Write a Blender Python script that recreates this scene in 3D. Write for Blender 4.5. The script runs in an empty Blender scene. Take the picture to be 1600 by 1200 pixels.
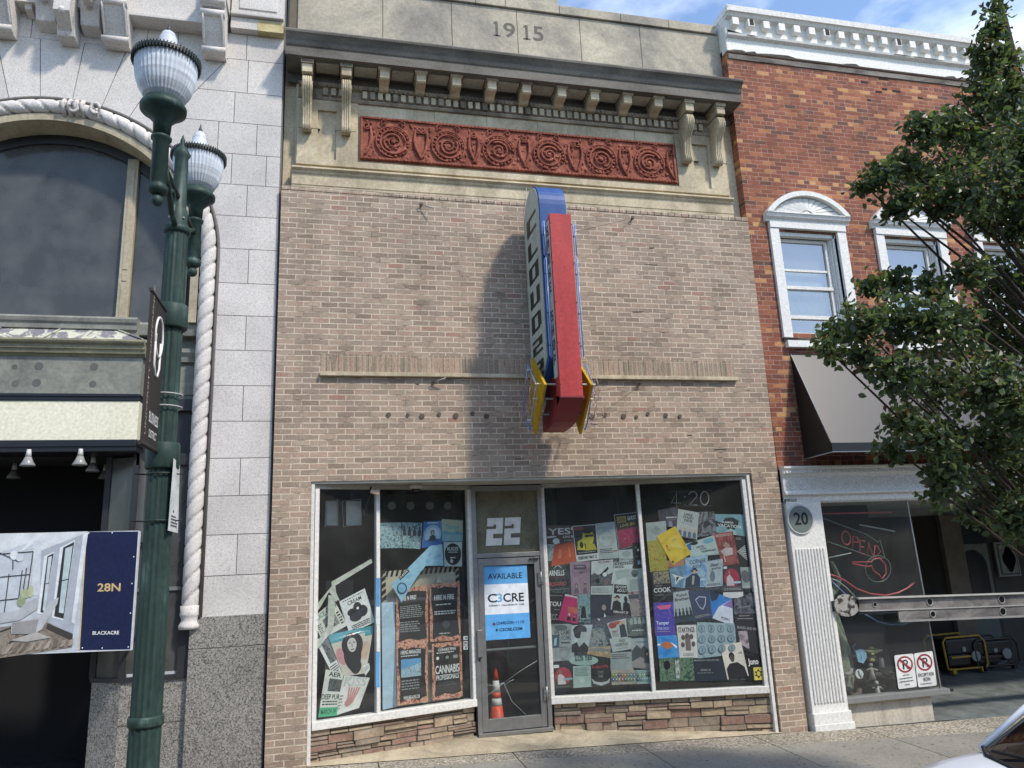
import bpy, bmesh, math, random
from mathutils import Vector, Matrix, noise
random.seed(7)
S = bpy.context.scene
COL = S.collection
# ------------------------------------------------------------------ camera
CAM = Vector((0.7264, -9.0540, 2.2980))
F = 1160.386
import_vh = (5750.0, 651.0); import_vu = (579.3, -4381.0)
_x = Vector((import_vh[0]-800, -(import_vh[1]-600), -F)).normalized()
_z = Vector((import_vu[0]-800, -(import_vu[1]-600), -F)).normalized()
_y = _z.cross(_x)
ROT = Matrix((_x, _y, _z))            # rows: world axes seen from the camera (camera -> world)
cd = bpy.data.cameras.new('camera'); cam = bpy.data.objects.new('camera', cd); COL.objects.link(cam)
cd.sensor_width = 36; cd.lens = F/1600*36; cd.clip_end = 500; cd.clip_start = .05
cam.matrix_world = Matrix.Translation(CAM) @ ROT.to_4x4()
S.camera = cam
# ------------------------------------------------------------------ world, sun, exposure
SUNV = Vector((0.81, -1.0, 1.54)).normalized()
W = bpy.data.worlds.new('World'); S.world = W; W.use_nodes = True
nt = W.node_tree; nt.nodes.clear()
N = nt.nodes.new; L = nt.links.new
out = N('ShaderNodeOutputWorld'); bg = N('ShaderNodeBackground'); bg.inputs[1].default_value = .145
sky = N('ShaderNodeTexSky'); sky.sky_type = 'NISHITA'; sky.sun_disc = False
sky.sun_elevation = math.asin(SUNV.z); sky.sun_rotation = math.atan2(SUNV.x, SUNV.y)
sky.air_density = 1.0; sky.dust_density = .6; sky.ozone_density = 2.0
tc = N('ShaderNodeTexCoord'); mp = N('ShaderNodeMapping'); mp.inputs['Scale'].default_value = (1.6, 1.6, 3.4)
mp.inputs['Location'].default_value = (2.3, .7, 1.35)
nz = N('ShaderNodeTexNoise'); nz.inputs['Scale'].default_value = 1.5; nz.inputs['Detail'].default_value = 9; nz.inputs['Roughness'].default_value = .58
rp = N('ShaderNodeValToRGB'); rp.color_ramp.elements[0].position = .53; rp.color_ramp.elements[1].position = .84
rp.color_ramp.elements[1].color = (.8, .8, .8, 1)
mx = N('ShaderNodeMixRGB'); mx.inputs[2].default_value = (7.6, 8.0, 8.7, 1)
L(tc.outputs['Generated'], mp.inputs[0]); L(mp.outputs[0], nz.inputs[0]); L(nz.outputs[0], rp.inputs[0])
L(rp.outputs[0], mx.inputs[0]); L(sky.outputs[0], mx.inputs[1]); L(mx.outputs[0], bg.inputs[0]); L(bg.outputs[0], out.inputs[0])
sd = bpy.data.lights.new('sun', 'SUN'); sd.energy = 2.05; sd.angle = math.radians(4.5); sd.color = (1, .91, .79)
sun = bpy.data.objects.new('sun', sd); COL.objects.link(sun)
sun.rotation_euler = (-SUNV).to_track_quat('-Z', 'Y').to_euler()
S.view_settings.view_transform = 'Standard'; S.view_settings.look = 'None'
S.view_settings.exposure = 1.0; S.view_settings.gamma = 1
S.cycles.max_bounces = 8; S.cycles.transparent_max_bounces = 16
# ------------------------------------------------------------------ pixel <-> world helpers
def ray(px, py): return ROT @ Vector((px-800, -(py-600), -F))
def at(px, py, y=0.):
    d = ray(px, py); return CAM + d*((y-CAM.y)/d.y)
def atz(px, py, z):
    d = ray(px, py); return CAM + d*((z-CAM.z)/d.z)
def atx(px, py, x):
    d = ray(px, py); return CAM + d*((x-CAM.x)/d.x)
def atp(px, py, p0, n):
    d = ray(px, py); return CAM + d*((p0-CAM).dot(n)/d.dot(n))
# ------------------------------------------------------------------ materials
MATS = {}
def srgb(h):
    if isinstance(h, str):
        c = [int(h[i:i+2], 16)/255 for i in (0, 2, 4)]
        return tuple(x/12.92 if x <= .04045 else ((x+.055)/1.055)**2.4 for x in c)
    return h
def base_mat(name):
    m = bpy.data.materials.new(name); m.use_nodes = True
    return m, m.node_tree, m.node_tree.nodes['Principled BSDF']
def mat(name, col, rough=.7, metal=0., var=.25, scale=6., bump=0., bscale=None, spec=.5, stretch=None):
    """plain surface with slight uneven tone and optional grain"""
    if name in MATS: return MATS[name]
    m, t, b = base_mat(name); col = srgb(col)
    b.inputs['Roughness'].default_value = rough; b.inputs['Metallic'].default_value = metal
    b.inputs['Specular IOR Level'].default_value = spec
    n = t.nodes.new('ShaderNodeTexNoise'); n.inputs['Scale'].default_value = scale; n.inputs['Detail'].default_value = 8; n.inputs['Roughness'].default_value = .65
    c = t.nodes.new('ShaderNodeTexCoord')
    if stretch:
        mm = t.nodes.new('ShaderNodeMapping'); mm.inputs['Scale'].default_value = stretch
        t.links.new(c.outputs['Object'], mm.inputs[0]); t.links.new(mm.outputs[0], n.inputs[0])
    else: t.links.new(c.outputs['Object'], n.inputs[0])
    r = t.nodes.new('ShaderNodeValToRGB'); r.color_ramp.elements[0].position = .3; r.color_ramp.elements[1].position = .72
    r.color_ramp.elements[0].color = (*[x*(1-var) for x in col], 1); r.color_ramp.elements[1].color = (*[min(1, x*(1+var*.6)) for x in col], 1)
    t.links.new(n.outputs[0], r.inputs[0]); t.links.new(r.outputs[0], b.inputs['Base Color'])
    if bump:
        n2 = t.nodes.new('ShaderNodeTexNoise'); n2.inputs['Scale'].default_value = bscale or scale*8; n2.inputs['Detail'].default_value = 6
        t.links.new(c.outputs['Object'], n2.inputs[0])
        bp = t.nodes.new('ShaderNodeBump'); bp.inputs['Strength'].default_value = bump; bp.inputs['Distance'].default_value = .02
        t.links.new(n2.outputs[0], bp.inputs['Height']); t.links.new(bp.outputs[0], b.inputs['Normal'])
    MATS[name] = m; return m
def paper(col, rough=.55):
    col = srgb(col) ; key = 'paper_%02x%02x%02x' % tuple(int(255*min(1, c)) for c in col)
    if key in MATS: return MATS[key]
    m, t, b = base_mat(key); b.inputs['Roughness'].default_value = rough      # faded unevenly
    c = t.nodes.new('ShaderNodeTexCoord'); n = t.nodes.new('ShaderNodeTexNoise'); n.inputs['Scale'].default_value = 7; n.inputs['Detail'].default_value = 9; n.inputs['Roughness'].default_value = .75; t.links.new(c.outputs['Object'], n.inputs[0])
    r = t.nodes.new('ShaderNodeValToRGB'); r.color_ramp.elements[0].position = .32; r.color_ramp.elements[1].position = .7; gy = sum(col)/3
    r.color_ramp.elements[0].color = (*[x*.78 for x in col], 1); r.color_ramp.elements[1].color = (*[min(1, x*1.12+gy*.04) for x in col], 1); t.links.new(n.outputs[0], r.inputs[0]); t.links.new(r.outputs[0], b.inputs['Base Color'])
    MATS[key] = m; return m
def mottle(cols, scale=14.):
    cols = [srgb(c) for c in cols]; key = 'print_' + '_'.join('%02x%02x%02x' % tuple(int(255*min(1, x)) for x in c) for c in cols) + str(int(scale))
    if key in MATS: return MATS[key]
    m, t, b = base_mat(key); b.inputs['Roughness'].default_value = .5
    n = t.nodes.new('ShaderNodeTexNoise'); n.inputs['Scale'].default_value = scale; n.inputs['Detail'].default_value = 5; n.inputs['Distortion'].default_value = 1.2
    c = t.nodes.new('ShaderNodeTexCoord'); t.links.new(c.outputs['Object'], n.inputs[0])
    r = t.nodes.new('ShaderNodeValToRGB'); r.color_ramp.interpolation = 'LINEAR'
    k = len(cols); e = r.color_ramp.elements
    while len(e) < k: e.new(.5)
    for i, cc in enumerate(cols):
        e[i].position = .34 + .32*i/(k-1); e[i].color = (*cc, 1)
    t.links.new(n.outputs[0], r.inputs[0]); t.links.new(r.outputs[0], b.inputs['Base Color'])
    MATS[key] = m; return m
def brick_mat(name, ramp, mortar, bw, bh, off=.5, ms=.0045, rough=.85, patch=0., header=0, bump=.5, smear=None, smear_w=(5, 5, 38), smear_t=(.56, .7)):
    m, t, b = base_mat(name); nn = t.nodes.new; ll = t.links.new
    b.inputs['Roughness'].default_value = rough; b.inputs['Specular IOR Level'].default_value = .25
    c = nn('ShaderNodeTexCoord'); sp = nn('ShaderNodeSeparateXYZ'); ll(c.outputs['Object'], sp.inputs[0])
    ad = nn('ShaderNodeMath'); ad.operation = 'ADD'; ll(sp.outputs[0], ad.inputs[0]); ll(sp.outputs[1], ad.inputs[1])
    cb = nn('ShaderNodeCombineXYZ'); ll(ad.outputs[0], cb.inputs[0]); ll(sp.outputs[2], cb.inputs[1])
    # small wobble so courses are laid by hand
    wn = nn('ShaderNodeTexNoise'); wn.inputs['Scale'].default_value = 9; wn.inputs['Detail'].default_value = 3; ll(c.outputs['Object'], wn.inputs[0])
    ws = nn('ShaderNodeVectorMath'); ws.operation = 'SCALE'; ws.inputs['Scale'].default_value = .009; ll(wn.outputs['Color'], ws.inputs[0])
    va = nn('ShaderNodeVectorMath'); va.operation = 'ADD'; ll(cb.outputs[0], va.inputs[0]); ll(ws.outputs[0], va.inputs[1])
    bt = nn('ShaderNodeTexBrick'); bt.offset = off; bt.inputs['Scale'].default_value = 1
    bt.inputs['Brick Width'].default_value = bw; bt.inputs['Row Height'].default_value = bh; bt.inputs['Mortar Size'].default_value = ms
    bt.inputs['Mortar Smooth'].default_value = .25; bt.inputs['Bias'].default_value = 0
    if header: bt.squash = .5; bt.squash_frequency = header
    bt.inputs['Color1'].default_value = (0, 0, 0, 1); bt.inputs['Color2'].default_value = (1, 1, 1, 1); bt.inputs['Mortar'].default_value = (.5, .5, .5, 1)
    ll(va.outputs[0], bt.inputs[0])
    r = nn('ShaderNodeValToRGB'); e = r.color_ramp.elements
    while len(e) < len(ramp): e.new(.5)
    for i, (p, cc) in enumerate(ramp): e[i].position = p; e[i].color = (*srgb(cc), 1)
    fac = bt.outputs['Color']
    if patch:
        pn = nn('ShaderNodeTexNoise'); pn.inputs['Scale'].default_value = 1.3; pn.inputs['Detail'].default_value = 4; ll(c.outputs['Object'], pn.inputs[0])
        mm = nn('ShaderNodeMapRange'); mm.inputs['From Min'].default_value = .35; mm.inputs['From Max'].default_value = .65; mm.inputs['To Min'].default_value = -patch; mm.inputs['To Max'].default_value = patch
        ll(pn.outputs[0], mm.inputs[0]); a2 = nn('ShaderNodeMath'); a2.operation = 'ADD'; ll(fac, a2.inputs[0]); ll(mm.outputs[0], a2.inputs[1]); fac = a2.outputs[0]
    ll(fac, r.inputs[0])
    gn = nn('ShaderNodeTexNoise'); gn.inputs['Scale'].default_value = 45; gn.inputs['Detail'].default_value = 7; ll(c.outputs['Object'], gn.inputs[0])
    gr = nn('ShaderNodeMapRange'); gr.inputs['From Min'].default_value = .3; gr.inputs['From Max'].default_value = .7; gr.inputs['To Min'].default_value = .78; gr.inputs['To Max'].default_value = 1.18
    ll(gn.outputs[0], gr.inputs[0])
    ln = nn('ShaderNodeTexNoise'); ln.inputs['Scale'].default_value = 1.3; ln.inputs['Detail'].default_value = 7; lm_ = nn('ShaderNodeMapping'); lm_.inputs['Scale'].default_value = (1.6, 1.6, .55); ll(c.outputs['Object'], lm_.inputs[0]); ll(lm_.outputs[0], ln.inputs[0])
    lr = nn('ShaderNodeMapRange'); lr.inputs['From Min'].default_value = .3; lr.inputs['From Max'].default_value = .7; lr.inputs['To Min'].default_value = .80; lr.inputs['To Max'].default_value = 1.12
    ll(ln.outputs[0], lr.inputs[0]); pm = nn('ShaderNodeMath'); pm.operation = 'MULTIPLY'; ll(gr.outputs[0], pm.inputs[0]); ll(lr.outputs[0], pm.inputs[1])
    mm2 = nn('ShaderNodeVectorMath'); mm2.operation = 'SCALE'; ll(r.outputs[0], mm2.inputs[0]); ll(pm.outputs[0], mm2.inputs['Scale'])
    if smear:      # mortar smears and spalled faces
        sm_ = nn('ShaderNodeMapping'); sm_.inputs['Scale'].default_value = smear_w; ll(c.outputs['Object'], sm_.inputs[0]); sn = nn('ShaderNodeTexNoise'); sn.inputs['Scale'].default_value = 1; sn.inputs['Detail'].default_value = 6; sn.inputs['Roughness'].default_value = .7; ll(sm_.outputs[0], sn.inputs[0])
        sr = nn('ShaderNodeMapRange'); sr.inputs['From Min'].default_value = smear_t[0]; sr.inputs['From Max'].default_value = smear_t[1]; sr.inputs['To Max'].default_value = .75; ll(sn.outputs[0], sr.inputs[0])
        sx_ = nn('ShaderNodeMixRGB'); ll(sr.outputs[0], sx_.inputs[0]); ll(mm2.outputs[0], sx_.inputs[1]); sx_.inputs[2].default_value = (*srgb(smear), 1); mm2 = sx_
    mort = nn('ShaderNodeVectorMath'); mort.operation = 'SCALE'; mort.inputs[0].default_value = srgb(mortar); ll(lr.outputs[0], mort.inputs['Scale'])
    # mortar partly missing or dark
    dn = nn('ShaderNodeTexNoise'); dn.inputs['Scale'].default_value = 5.5; dn.inputs['Detail'].default_value = 5; ll(c.outputs['Object'], dn.inputs[0])
    dr = nn('ShaderNodeValToRGB'); dr.color_ramp.elements[0].position = .34; dr.color_ramp.elements[0].color = (.35, .35, .35, 1); dr.color_ramp.elements[1].position = .5
    ll(dn.outputs[0], dr.inputs[0]); md = nn('ShaderNodeVectorMath'); md.operation = 'MULTIPLY'; ll(mort.outputs[0], md.inputs[0]); ll(dr.outputs[0], md.inputs[1])
    fm = nn('ShaderNodeMixRGB'); ll(bt.outputs['Fac'], fm.inputs[0]); ll(mm2.outputs[0], fm.inputs[1]); ll(md.outputs[0], fm.inputs[2])
    ll(fm.outputs[0], b.inputs['Base Color'])
    hb = nn('ShaderNodeMath'); hb.operation = 'MULTIPLY_ADD'; hb.inputs[1].default_value = -1; ll(bt.outputs['Fac'], hb.inputs[0])
    g2 = nn('ShaderNodeMath'); g2.operation = 'MULTIPLY'; g2.inputs[1].default_value = .5; ll(gn.outputs[0], g2.inputs[0]); ll(g2.outputs[0], hb.inputs[2])
    bp = nn('ShaderNodeBump'); bp.inputs['Strength'].default_value = bump; bp.inputs['Distance'].default_value = .008
    ll(hb.outputs[0], bp.inputs['Height']); ll(bp.outputs[0], b.inputs['Normal'])
    MATS[name] = m; return m
def speckle(name, cols, scale, rough=.6, big=None, bump=.25, isl=.1):
    """granite / aggregate: small cells of several tones"""
    m, t, b = base_mat(name); nn = t.nodes.new; ll = t.links.new; b.inputs['Roughness'].default_value = rough
    c = nn('ShaderNodeTexCoord'); v = nn('ShaderNodeTexVoronoi'); v.inputs['Scale'].default_value = scale; ll(c.outputs['Object'], v.inputs[0])
    sp = nn('ShaderNodeSeparateColor'); ll(v.outputs['Color'], sp.inputs[0])
    r = nn('ShaderNodeValToRGB'); e = r.color_ramp.elements; r.color_ramp.interpolation = 'CONSTANT'
    while len(e) < len(cols): e.new(.5)
    for i, (p, cc) in enumerate(cols): e[i].position = p; e[i].color = (*srgb(cc), 1)
    ll(sp.outputs[0], r.inputs[0])
    n = nn('ShaderNodeTexNoise'); n.inputs['Scale'].default_value = big or 1.6; n.inputs['Detail'].default_value = 7; ll(c.outputs['Object'], n.inputs[0])
    mr = nn('ShaderNodeMapRange'); mr.inputs['From Min'].default_value = .3; mr.inputs['From Max'].default_value = .7; mr.inputs['To Min'].default_value = .84; mr.inputs['To Max'].default_value = 1.1
    ll(n.outputs[0], mr.inputs[0]); s = nn('ShaderNodeVectorMath'); s.operation = 'SCALE'; ll(r.outputs[0], s.inputs[0]); ll(mr.outputs[0], s.inputs['Scale'])
    ge = nn('ShaderNodeNewGeometry'); gm = nn('ShaderNodeMapRange'); gm.inputs['To Min'].default_value = 1-isl; gm.inputs['To Max'].default_value = 1+isl*.4; ll(ge.outputs['Random Per Island'], gm.inputs[0]); s2 = nn('ShaderNodeVectorMath'); s2.operation = 'SCALE'; ll(s.outputs[0], s2.inputs[0]); ll(gm.outputs[0], s2.inputs['Scale']); ll(s2.outputs[0], b.inputs['Base Color'])
    bp = nn('ShaderNodeBump'); bp.inputs['Strength'].default_value = bump; bp.inputs['Distance'].default_value = .003; ll(v.outputs['Distance'], bp.inputs['Height']); ll(bp.outputs[0], b.inputs['Normal'])
    MATS[name] = m; return m
def stained(name, light, dark, rough=.85, scale=1.1, bump=.25, lo=.42, hi=.62, streak=(1, 1, .35), third=None):
    """weathered stone: pale stone with blotchy darker staining"""
    m, t, b = base_mat(name); nn = t.nodes.new; ll = t.links.new; b.inputs['Roughness'].default_value = rough; b.inputs['Specular IOR Level'].default_value = .2
    c = nn('ShaderNodeTexCoord'); mp = nn('ShaderNodeMapping'); mp.inputs['Scale'].default_value = streak; ll(c.outputs['Object'], mp.inputs[0])
    n = nn('ShaderNodeTexNoise'); n.inputs['Scale'].default_value = scale; n.inputs['Detail'].default_value = 10; n.inputs['Roughness'].default_value = .66; n.inputs['Distortion'].default_value = .6; ll(mp.outputs[0], n.inputs[0])
    r = nn('ShaderNodeValToRGB'); e = r.color_ramp.elements; e[0].position = lo; e[0].color = (*srgb(dark), 1); e[1].position = hi; e[1].color = (*srgb(light), 1)
    if third: x = e.new(hi+.12); x.color = (*srgb(third), 1)
    ll(n.outputs[0], r.inputs[0])
    n2 = nn('ShaderNodeTexNoise'); n2.inputs['Scale'].default_value = 30; n2.inputs['Detail'].default_value = 6; ll(c.outputs['Object'], n2.inputs[0])
    mr = nn('ShaderNodeMapRange'); mr.inputs['From Min'].default_value = .3; mr.inputs['From Max'].default_value = .7; mr.inputs['To Min'].default_value = .85; mr.inputs['To Max'].default_value = 1.12
    ll(n2.outputs[0], mr.inputs[0]); s = nn('ShaderNodeVectorMath'); s.operation = 'SCALE'; ll(r.outputs[0], s.inputs[0]); ll(mr.outputs[0], s.inputs['Scale']); ll(s.outputs[0], b.inputs['Base Color'])
    bp = nn('ShaderNodeBump'); bp.inputs['Strength'].default_value = bump; bp.inputs['Distance'].default_value = .01; ll(n2.outputs[0], bp.inputs['Height']); ll(bp.outputs[0], b.inputs['Normal'])
    MATS[name] = m; return m
def glass(name='glass', tint=(.86, .9, .89), ior=1.5, rough=.015, dirt_haze=.0):
    if name in MATS: return MATS[name]
    m = bpy.data.materials.new(name); m.use_nodes = True; t = m.node_tree; t.nodes.clear(); nn = t.nodes.new; ll = t.links.new
    o = nn('ShaderNodeOutputMaterial'); tr = nn('ShaderNodeBsdfTransparent'); tr.inputs[0].default_value = (*tint, 1)
    g = nn('ShaderNodeBsdfGlossy'); g.inputs['Roughness'].default_value = rough; g.inputs[0].default_value = (1, 1, 1, 1)
    lw = nn('ShaderNodeLayerWeight'); lw.inputs[0].default_value = .5; pw = nn('ShaderNodeMath'); pw.operation = 'POWER'; pw.inputs[1].default_value = 5; ll(lw.outputs['Facing'], pw.inputs[0])
    f0 = min(.5, 1.7*((ior-1)/(ior+1))**2); f = nn('ShaderNodeMath'); f.operation = 'MULTIPLY_ADD'; f.inputs[1].default_value = 1-f0; f.inputs[2].default_value = f0; ll(pw.outputs[0], f.inputs[0]); mxs = nn('ShaderNodeMixShader')
    ll(f.outputs[0], mxs.inputs[0]); ll(tr.outputs[0], mxs.inputs[1]); ll(g.outputs[0], mxs.inputs[2])
    last = mxs.outputs[0]
    if dirt_haze:  # uneven grey film: grime plus painted-in reflection haze
        d = nn('ShaderNodeBsdfDiffuse'); d.inputs[0].default_value = (.55, .56, .53, 1); n = nn('ShaderNodeTexNoise'); n.inputs['Scale'].default_value = 3.2; n.inputs['Detail'].default_value = 9
        c = nn('ShaderNodeTexCoord'); ll(c.outputs['Object'], n.inputs[0]); mr = nn('ShaderNodeMapRange'); mr.inputs['From Min'].default_value = .35; mr.inputs['From Max'].default_value = .75; mr.inputs['To Min'].default_value = dirt_haze*.7; mr.inputs['To Max'].default_value = dirt_haze*1.3
        ll(n.outputs[0], mr.inputs[0]); m2 = nn('ShaderNodeMixShader'); ll(mr.outputs[0], m2.inputs[0]); ll(last, m2.inputs[1]); ll(d.outputs[0], m2.inputs[2]); last = m2.outputs[0]
    ll(last, o.inputs[0]); MATS[name] = m; return m
# ------------------------------------------------------------------ mesh builder
class MB:
    def __init__(s): s.b = bmesh.new(); s.m = []
    def mi(s, m):
        if m not in s.m: s.m.append(m)
        return s.m.index(m)
    def face(s, pts, m=None, smooth=False):
        try: f = s.b.faces.new([s.b.verts.new(Vector(p)) for p in pts])
        except ValueError: return
        if m: f.material_index = s.mi(m)
        f.smooth = smooth; return f
    def box(s, x0, x1, y0, y1, z0, z1, m=None, bev=0.):
        pts = [(x, y, z) for x in (x0, x1) for y in (y0, y1) for z in (z0, z1)]
        return s.hexa([pts[i] for i in (0, 4, 6, 2, 1, 5, 7, 3)], m, bev)
    def hexa(s, p, m=None, bev=0.):
        """p: 4 bottom corners in order, then the 4 top corners above them"""
        v = [s.b.verts.new(Vector(q)) for q in p]; fs = []
        for q in ((0, 3, 2, 1), (4, 5, 6, 7), (0, 1, 5, 4), (1, 2, 6, 5), (2, 3, 7, 6), (3, 0, 4, 7)):
            f = s.b.faces.new([v[i] for i in q]); fs.append(f)
            if m: f.material_index = s.mi(m)
        if bev:
            ed = list({e for f in fs for e in f.edges})
            bmesh.ops.bevel(s.b, geom=ed, offset=bev, segments=2, affect='EDGES', profile=.6, clamp_overlap=True)
        return v
    def obox(s, a, u, v, w, m=None, bev=0.):
        """box from corner a along vectors u, v, w"""
        a = Vector(a); u = Vector(u); v = Vector(v); w = Vector(w)
        return s.hexa([a, a+u, a+u+v, a+v, a+w, a+u+w, a+u+v+w, a+v+w], m, bev)
    def prism(s, poly, ext, m=None):
        """polygon (3-D points) swept by vector ext"""
        ext = Vector(ext); n = len(poly); a = [s.b.verts.new(Vector(p)) for p in poly]; c = [s.b.verts.new(Vector(p)+ext) for p in poly]
        fs = [s.b.faces.new(a), s.b.faces.new(c[::-1])]
        for i in range(n): fs.append(s.b.faces.new([a[i], c[i], c[(i+1) % n], a[(i+1) % n]][::-1]))
        if m:
            for f in fs: f.material_index = s.mi(m)
        return fs
    def xz(s, poly, y0, y1, m=None): return s.prism([(x, y0, z) for x, z in poly], (0, y1-y0, 0), m)
    def prof(s, prof, x0, x1, m=None):
        """(y,z) profile swept along x"""
        return s.prism([(x0, y, z) for y, z in prof], (x1-x0, 0, 0), m)
    def tube(s, pts, r, n=8, m=None, closed=False, cap=True):
        pts = [Vector(p) for p in pts]; k = len(pts); rs = r if isinstance(r, (list, tuple)) else [r]*k
        rings = []; up = None
        for i, p in enumerate(pts):
            if closed: d = pts[(i+1) % k]-pts[i-1]
            else: d = pts[min(i+1, k-1)]-pts[max(i-1, 0)]
            if d.length < 1e-9: d = Vector((0, 0, 1))
            d.normalize()
            if up is None: up = d.orthogonal().normalized()
            up = (up-d*up.dot(d))
            if up.length < 1e-6: up = d.orthogonal()
            up.normalize(); sd_ = d.cross(up)
            rings.append([s.b.verts.new(p+(up*math.cos(2*math.pi*j/n)+sd_*math.sin(2*math.pi*j/n))*rs[i]) for j in range(n)])
        for i in range(k if closed else k-1):
            a, c = rings[i], rings[(i+1) % k]
            for j in range(n):
                f = s.b.faces.new([a[j], a[(j+1) % n], c[(j+1) % n], c[j]]); f.smooth = True
                if m: f.material_index = s.mi(m)
        if cap and not closed:
            for rr in (rings[0][::-1], rings[-1]):
                f = s.b.faces.new(rr)
                if m: f.material_index = s.mi(m)
    def lathe(s, prof, o=(0, 0, 0), n=32, m=None, flute=0, fd=.06, smooth=True):
        o = Vector(o); rings = []
        for (r, z) in prof:
            rings.append([s.b.verts.new(o+Vector((math.cos(2*math.pi*j/n)*r*(1-(fd if flute and j % 2 else 0)), math.sin(2*math.pi*j/n)*r*(1-(fd if flute and j % 2 else 0)), z))) for j in range(n)])
        for a, c in zip(rings, rings[1:]):
            for j in range(n):
                f = s.b.faces.new([a[j], a[(j+1) % n], c[(j+1) % n], c[j]]); f.smooth = smooth
                if m: f.material_index = s.mi(m)
        for rr in (rings[0][::-1], rings[-1]):
            f = s.b.faces.new(rr)
            if m: f.material_index = s.mi(m)
    def ball(s, o, r, m=None, sc=(1, 1, 1), seg=12):
        o = Vector(o); k = max(4, seg//2+1); mi = s.mi(m) if m else 0
        V = lambda t, p: s.b.verts.new((o.x+r*sc[0]*math.sin(t)*math.cos(p), o.y+r*sc[1]*math.sin(t)*math.sin(p), o.z+r*sc[2]*math.cos(t)))
        top = V(0, 0); bot = V(math.pi, 0); rg = [[V(math.pi*i/k, 2*math.pi*j/seg) for j in range(seg)] for i in range(1, k)]
        fs = [s.b.faces.new([top, rg[0][j], rg[0][(j+1) % seg]]) for j in range(seg)]+[s.b.faces.new([bot, rg[-1][(j+1) % seg], rg[-1][j]]) for j in range(seg)]
        for a, c in zip(rg, rg[1:]): fs += [s.b.faces.new([a[j], c[j], c[(j+1) % seg], a[(j+1) % seg]]) for j in range(seg)]
        for f in fs: f.smooth = True; f.material_index = mi
    def add(s, other_mesh, mtx, m=None):
        k = len(s.b.faces); s.b.from_mesh(other_mesh); s.b.faces.ensure_lookup_table(); fs = s.b.faces[k:]
        vs = {v for f in fs for v in f.verts}
        bmesh.ops.transform(s.b, matrix=mtx, verts=list(vs))
        for f in fs:
            f.material_index = s.mi(m) if m else 0
    def build(s, name, m=None, parent=None, smooth=False, recalc=True, split=False):
        if split:      # one object per separate piece
            s.b.verts.ensure_lookup_table(); s.b.faces.ensure_lookup_table(); s.b.faces.index_update(); seen = set(); res = []
            for f0 in s.b.faces:
                if f0.index in seen: continue
                st_ = [f0]; isl = []; seen.add(f0.index)
                while st_:
                    f = st_.pop(); isl.append(f)
                    for v in f.verts:
                        for g in v.link_faces:
                            if g.index not in seen: seen.add(g.index); st_.append(g)
                q = MB()
                for f in isl: q.face([v.co for v in f.verts], s.m[f.material_index] if s.m else None, f.smooth)
                bmesh.ops.remove_doubles(q.b, verts=q.b.verts, dist=1e-6)
                res.append(q.build(name, m, parent, smooth, recalc))
            return res
        if recalc and s.b.faces: bmesh.ops.recalc_face_normals(s.b, faces=s.b.faces)
        me = bpy.data.meshes.new(name); s.b.to_mesh(me); s.b.free()
        for q in s.m: me.materials.append(q)
        if not s.m and m: me.materials.append(m)
        if smooth:
            for p in me.polygons: p.use_smooth = True
        o = bpy.data.objects.new(name, me); COL.objects.link(o)
        if parent: o.parent = parent; o.matrix_parent_inverse = parent.matrix_world.inverted()
        return o
def thing(name, label, cat, loc=(0, 0, 0), group=None):
    o = bpy.data.objects.new(name, None); o.empty_display_size = .2; COL.objects.link(o); o.location = loc
    o.matrix_world = Matrix.Translation(loc)
    o['label'] = label; o['category'] = cat
    if group: o['group'] = group
    return o
def tag(o, label, cat, group=None):
    o['label'] = label; o['category'] = cat
    if group: o['group'] = group
    return o
def struct(o): o['kind'] = 'structure'; return o
_tc = {}
def text_mesh(txt, bold=False):
    if txt in _tc: return _tc[txt]
    c = bpy.data.curves.new('lettering', 'FONT'); c.body = txt; c.size = 1; c.resolution_u = 3
    if bold: c.offset = .018
    o = bpy.data.objects.new('lettering', c); COL.objects.link(o); bpy.context.view_layer.update()
    me = bpy.data.meshes.new_from_object(o.evaluated_get(bpy.context.evaluated_depsgraph_get()))
    bpy.data.objects.remove(o); xs = [v.co.x for v in me.vertices] or [0, 1]; ys = [v.co.y for v in me.vertices] or [0, 1]
    _tc[txt] = (me, min(xs), max(xs), min(ys), max(ys)); return _tc[txt]
def add_text(mb, txt, o, u, v, m, bold=True):
    """text filling the parallelogram o + a*u + b*v (v up)"""
    me, x0, x1, y0, y1 = text_mesh(txt, bold); sx = 1/max(1e-6, x1-x0); sy = 1/max(1e-6, y1-y0)
    u = Vector(u); v = Vector(v); o = Vector(o); n = u.cross(v).normalized()
    M = Matrix(((u.x*sx, v.x*sy, n.x, o.x-u.x*sx*x0-v.x*sy*y0), (u.y*sx, v.y*sy, n.y, o.y-u.y*sx*x0-v.y*sy*y0), (u.z*sx, v.z*sy, n.z, o.z-u.z*sx*x0-v.z*sy*y0), (0, 0, 0, 1)))
    mb.add(me, M, m)

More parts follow.
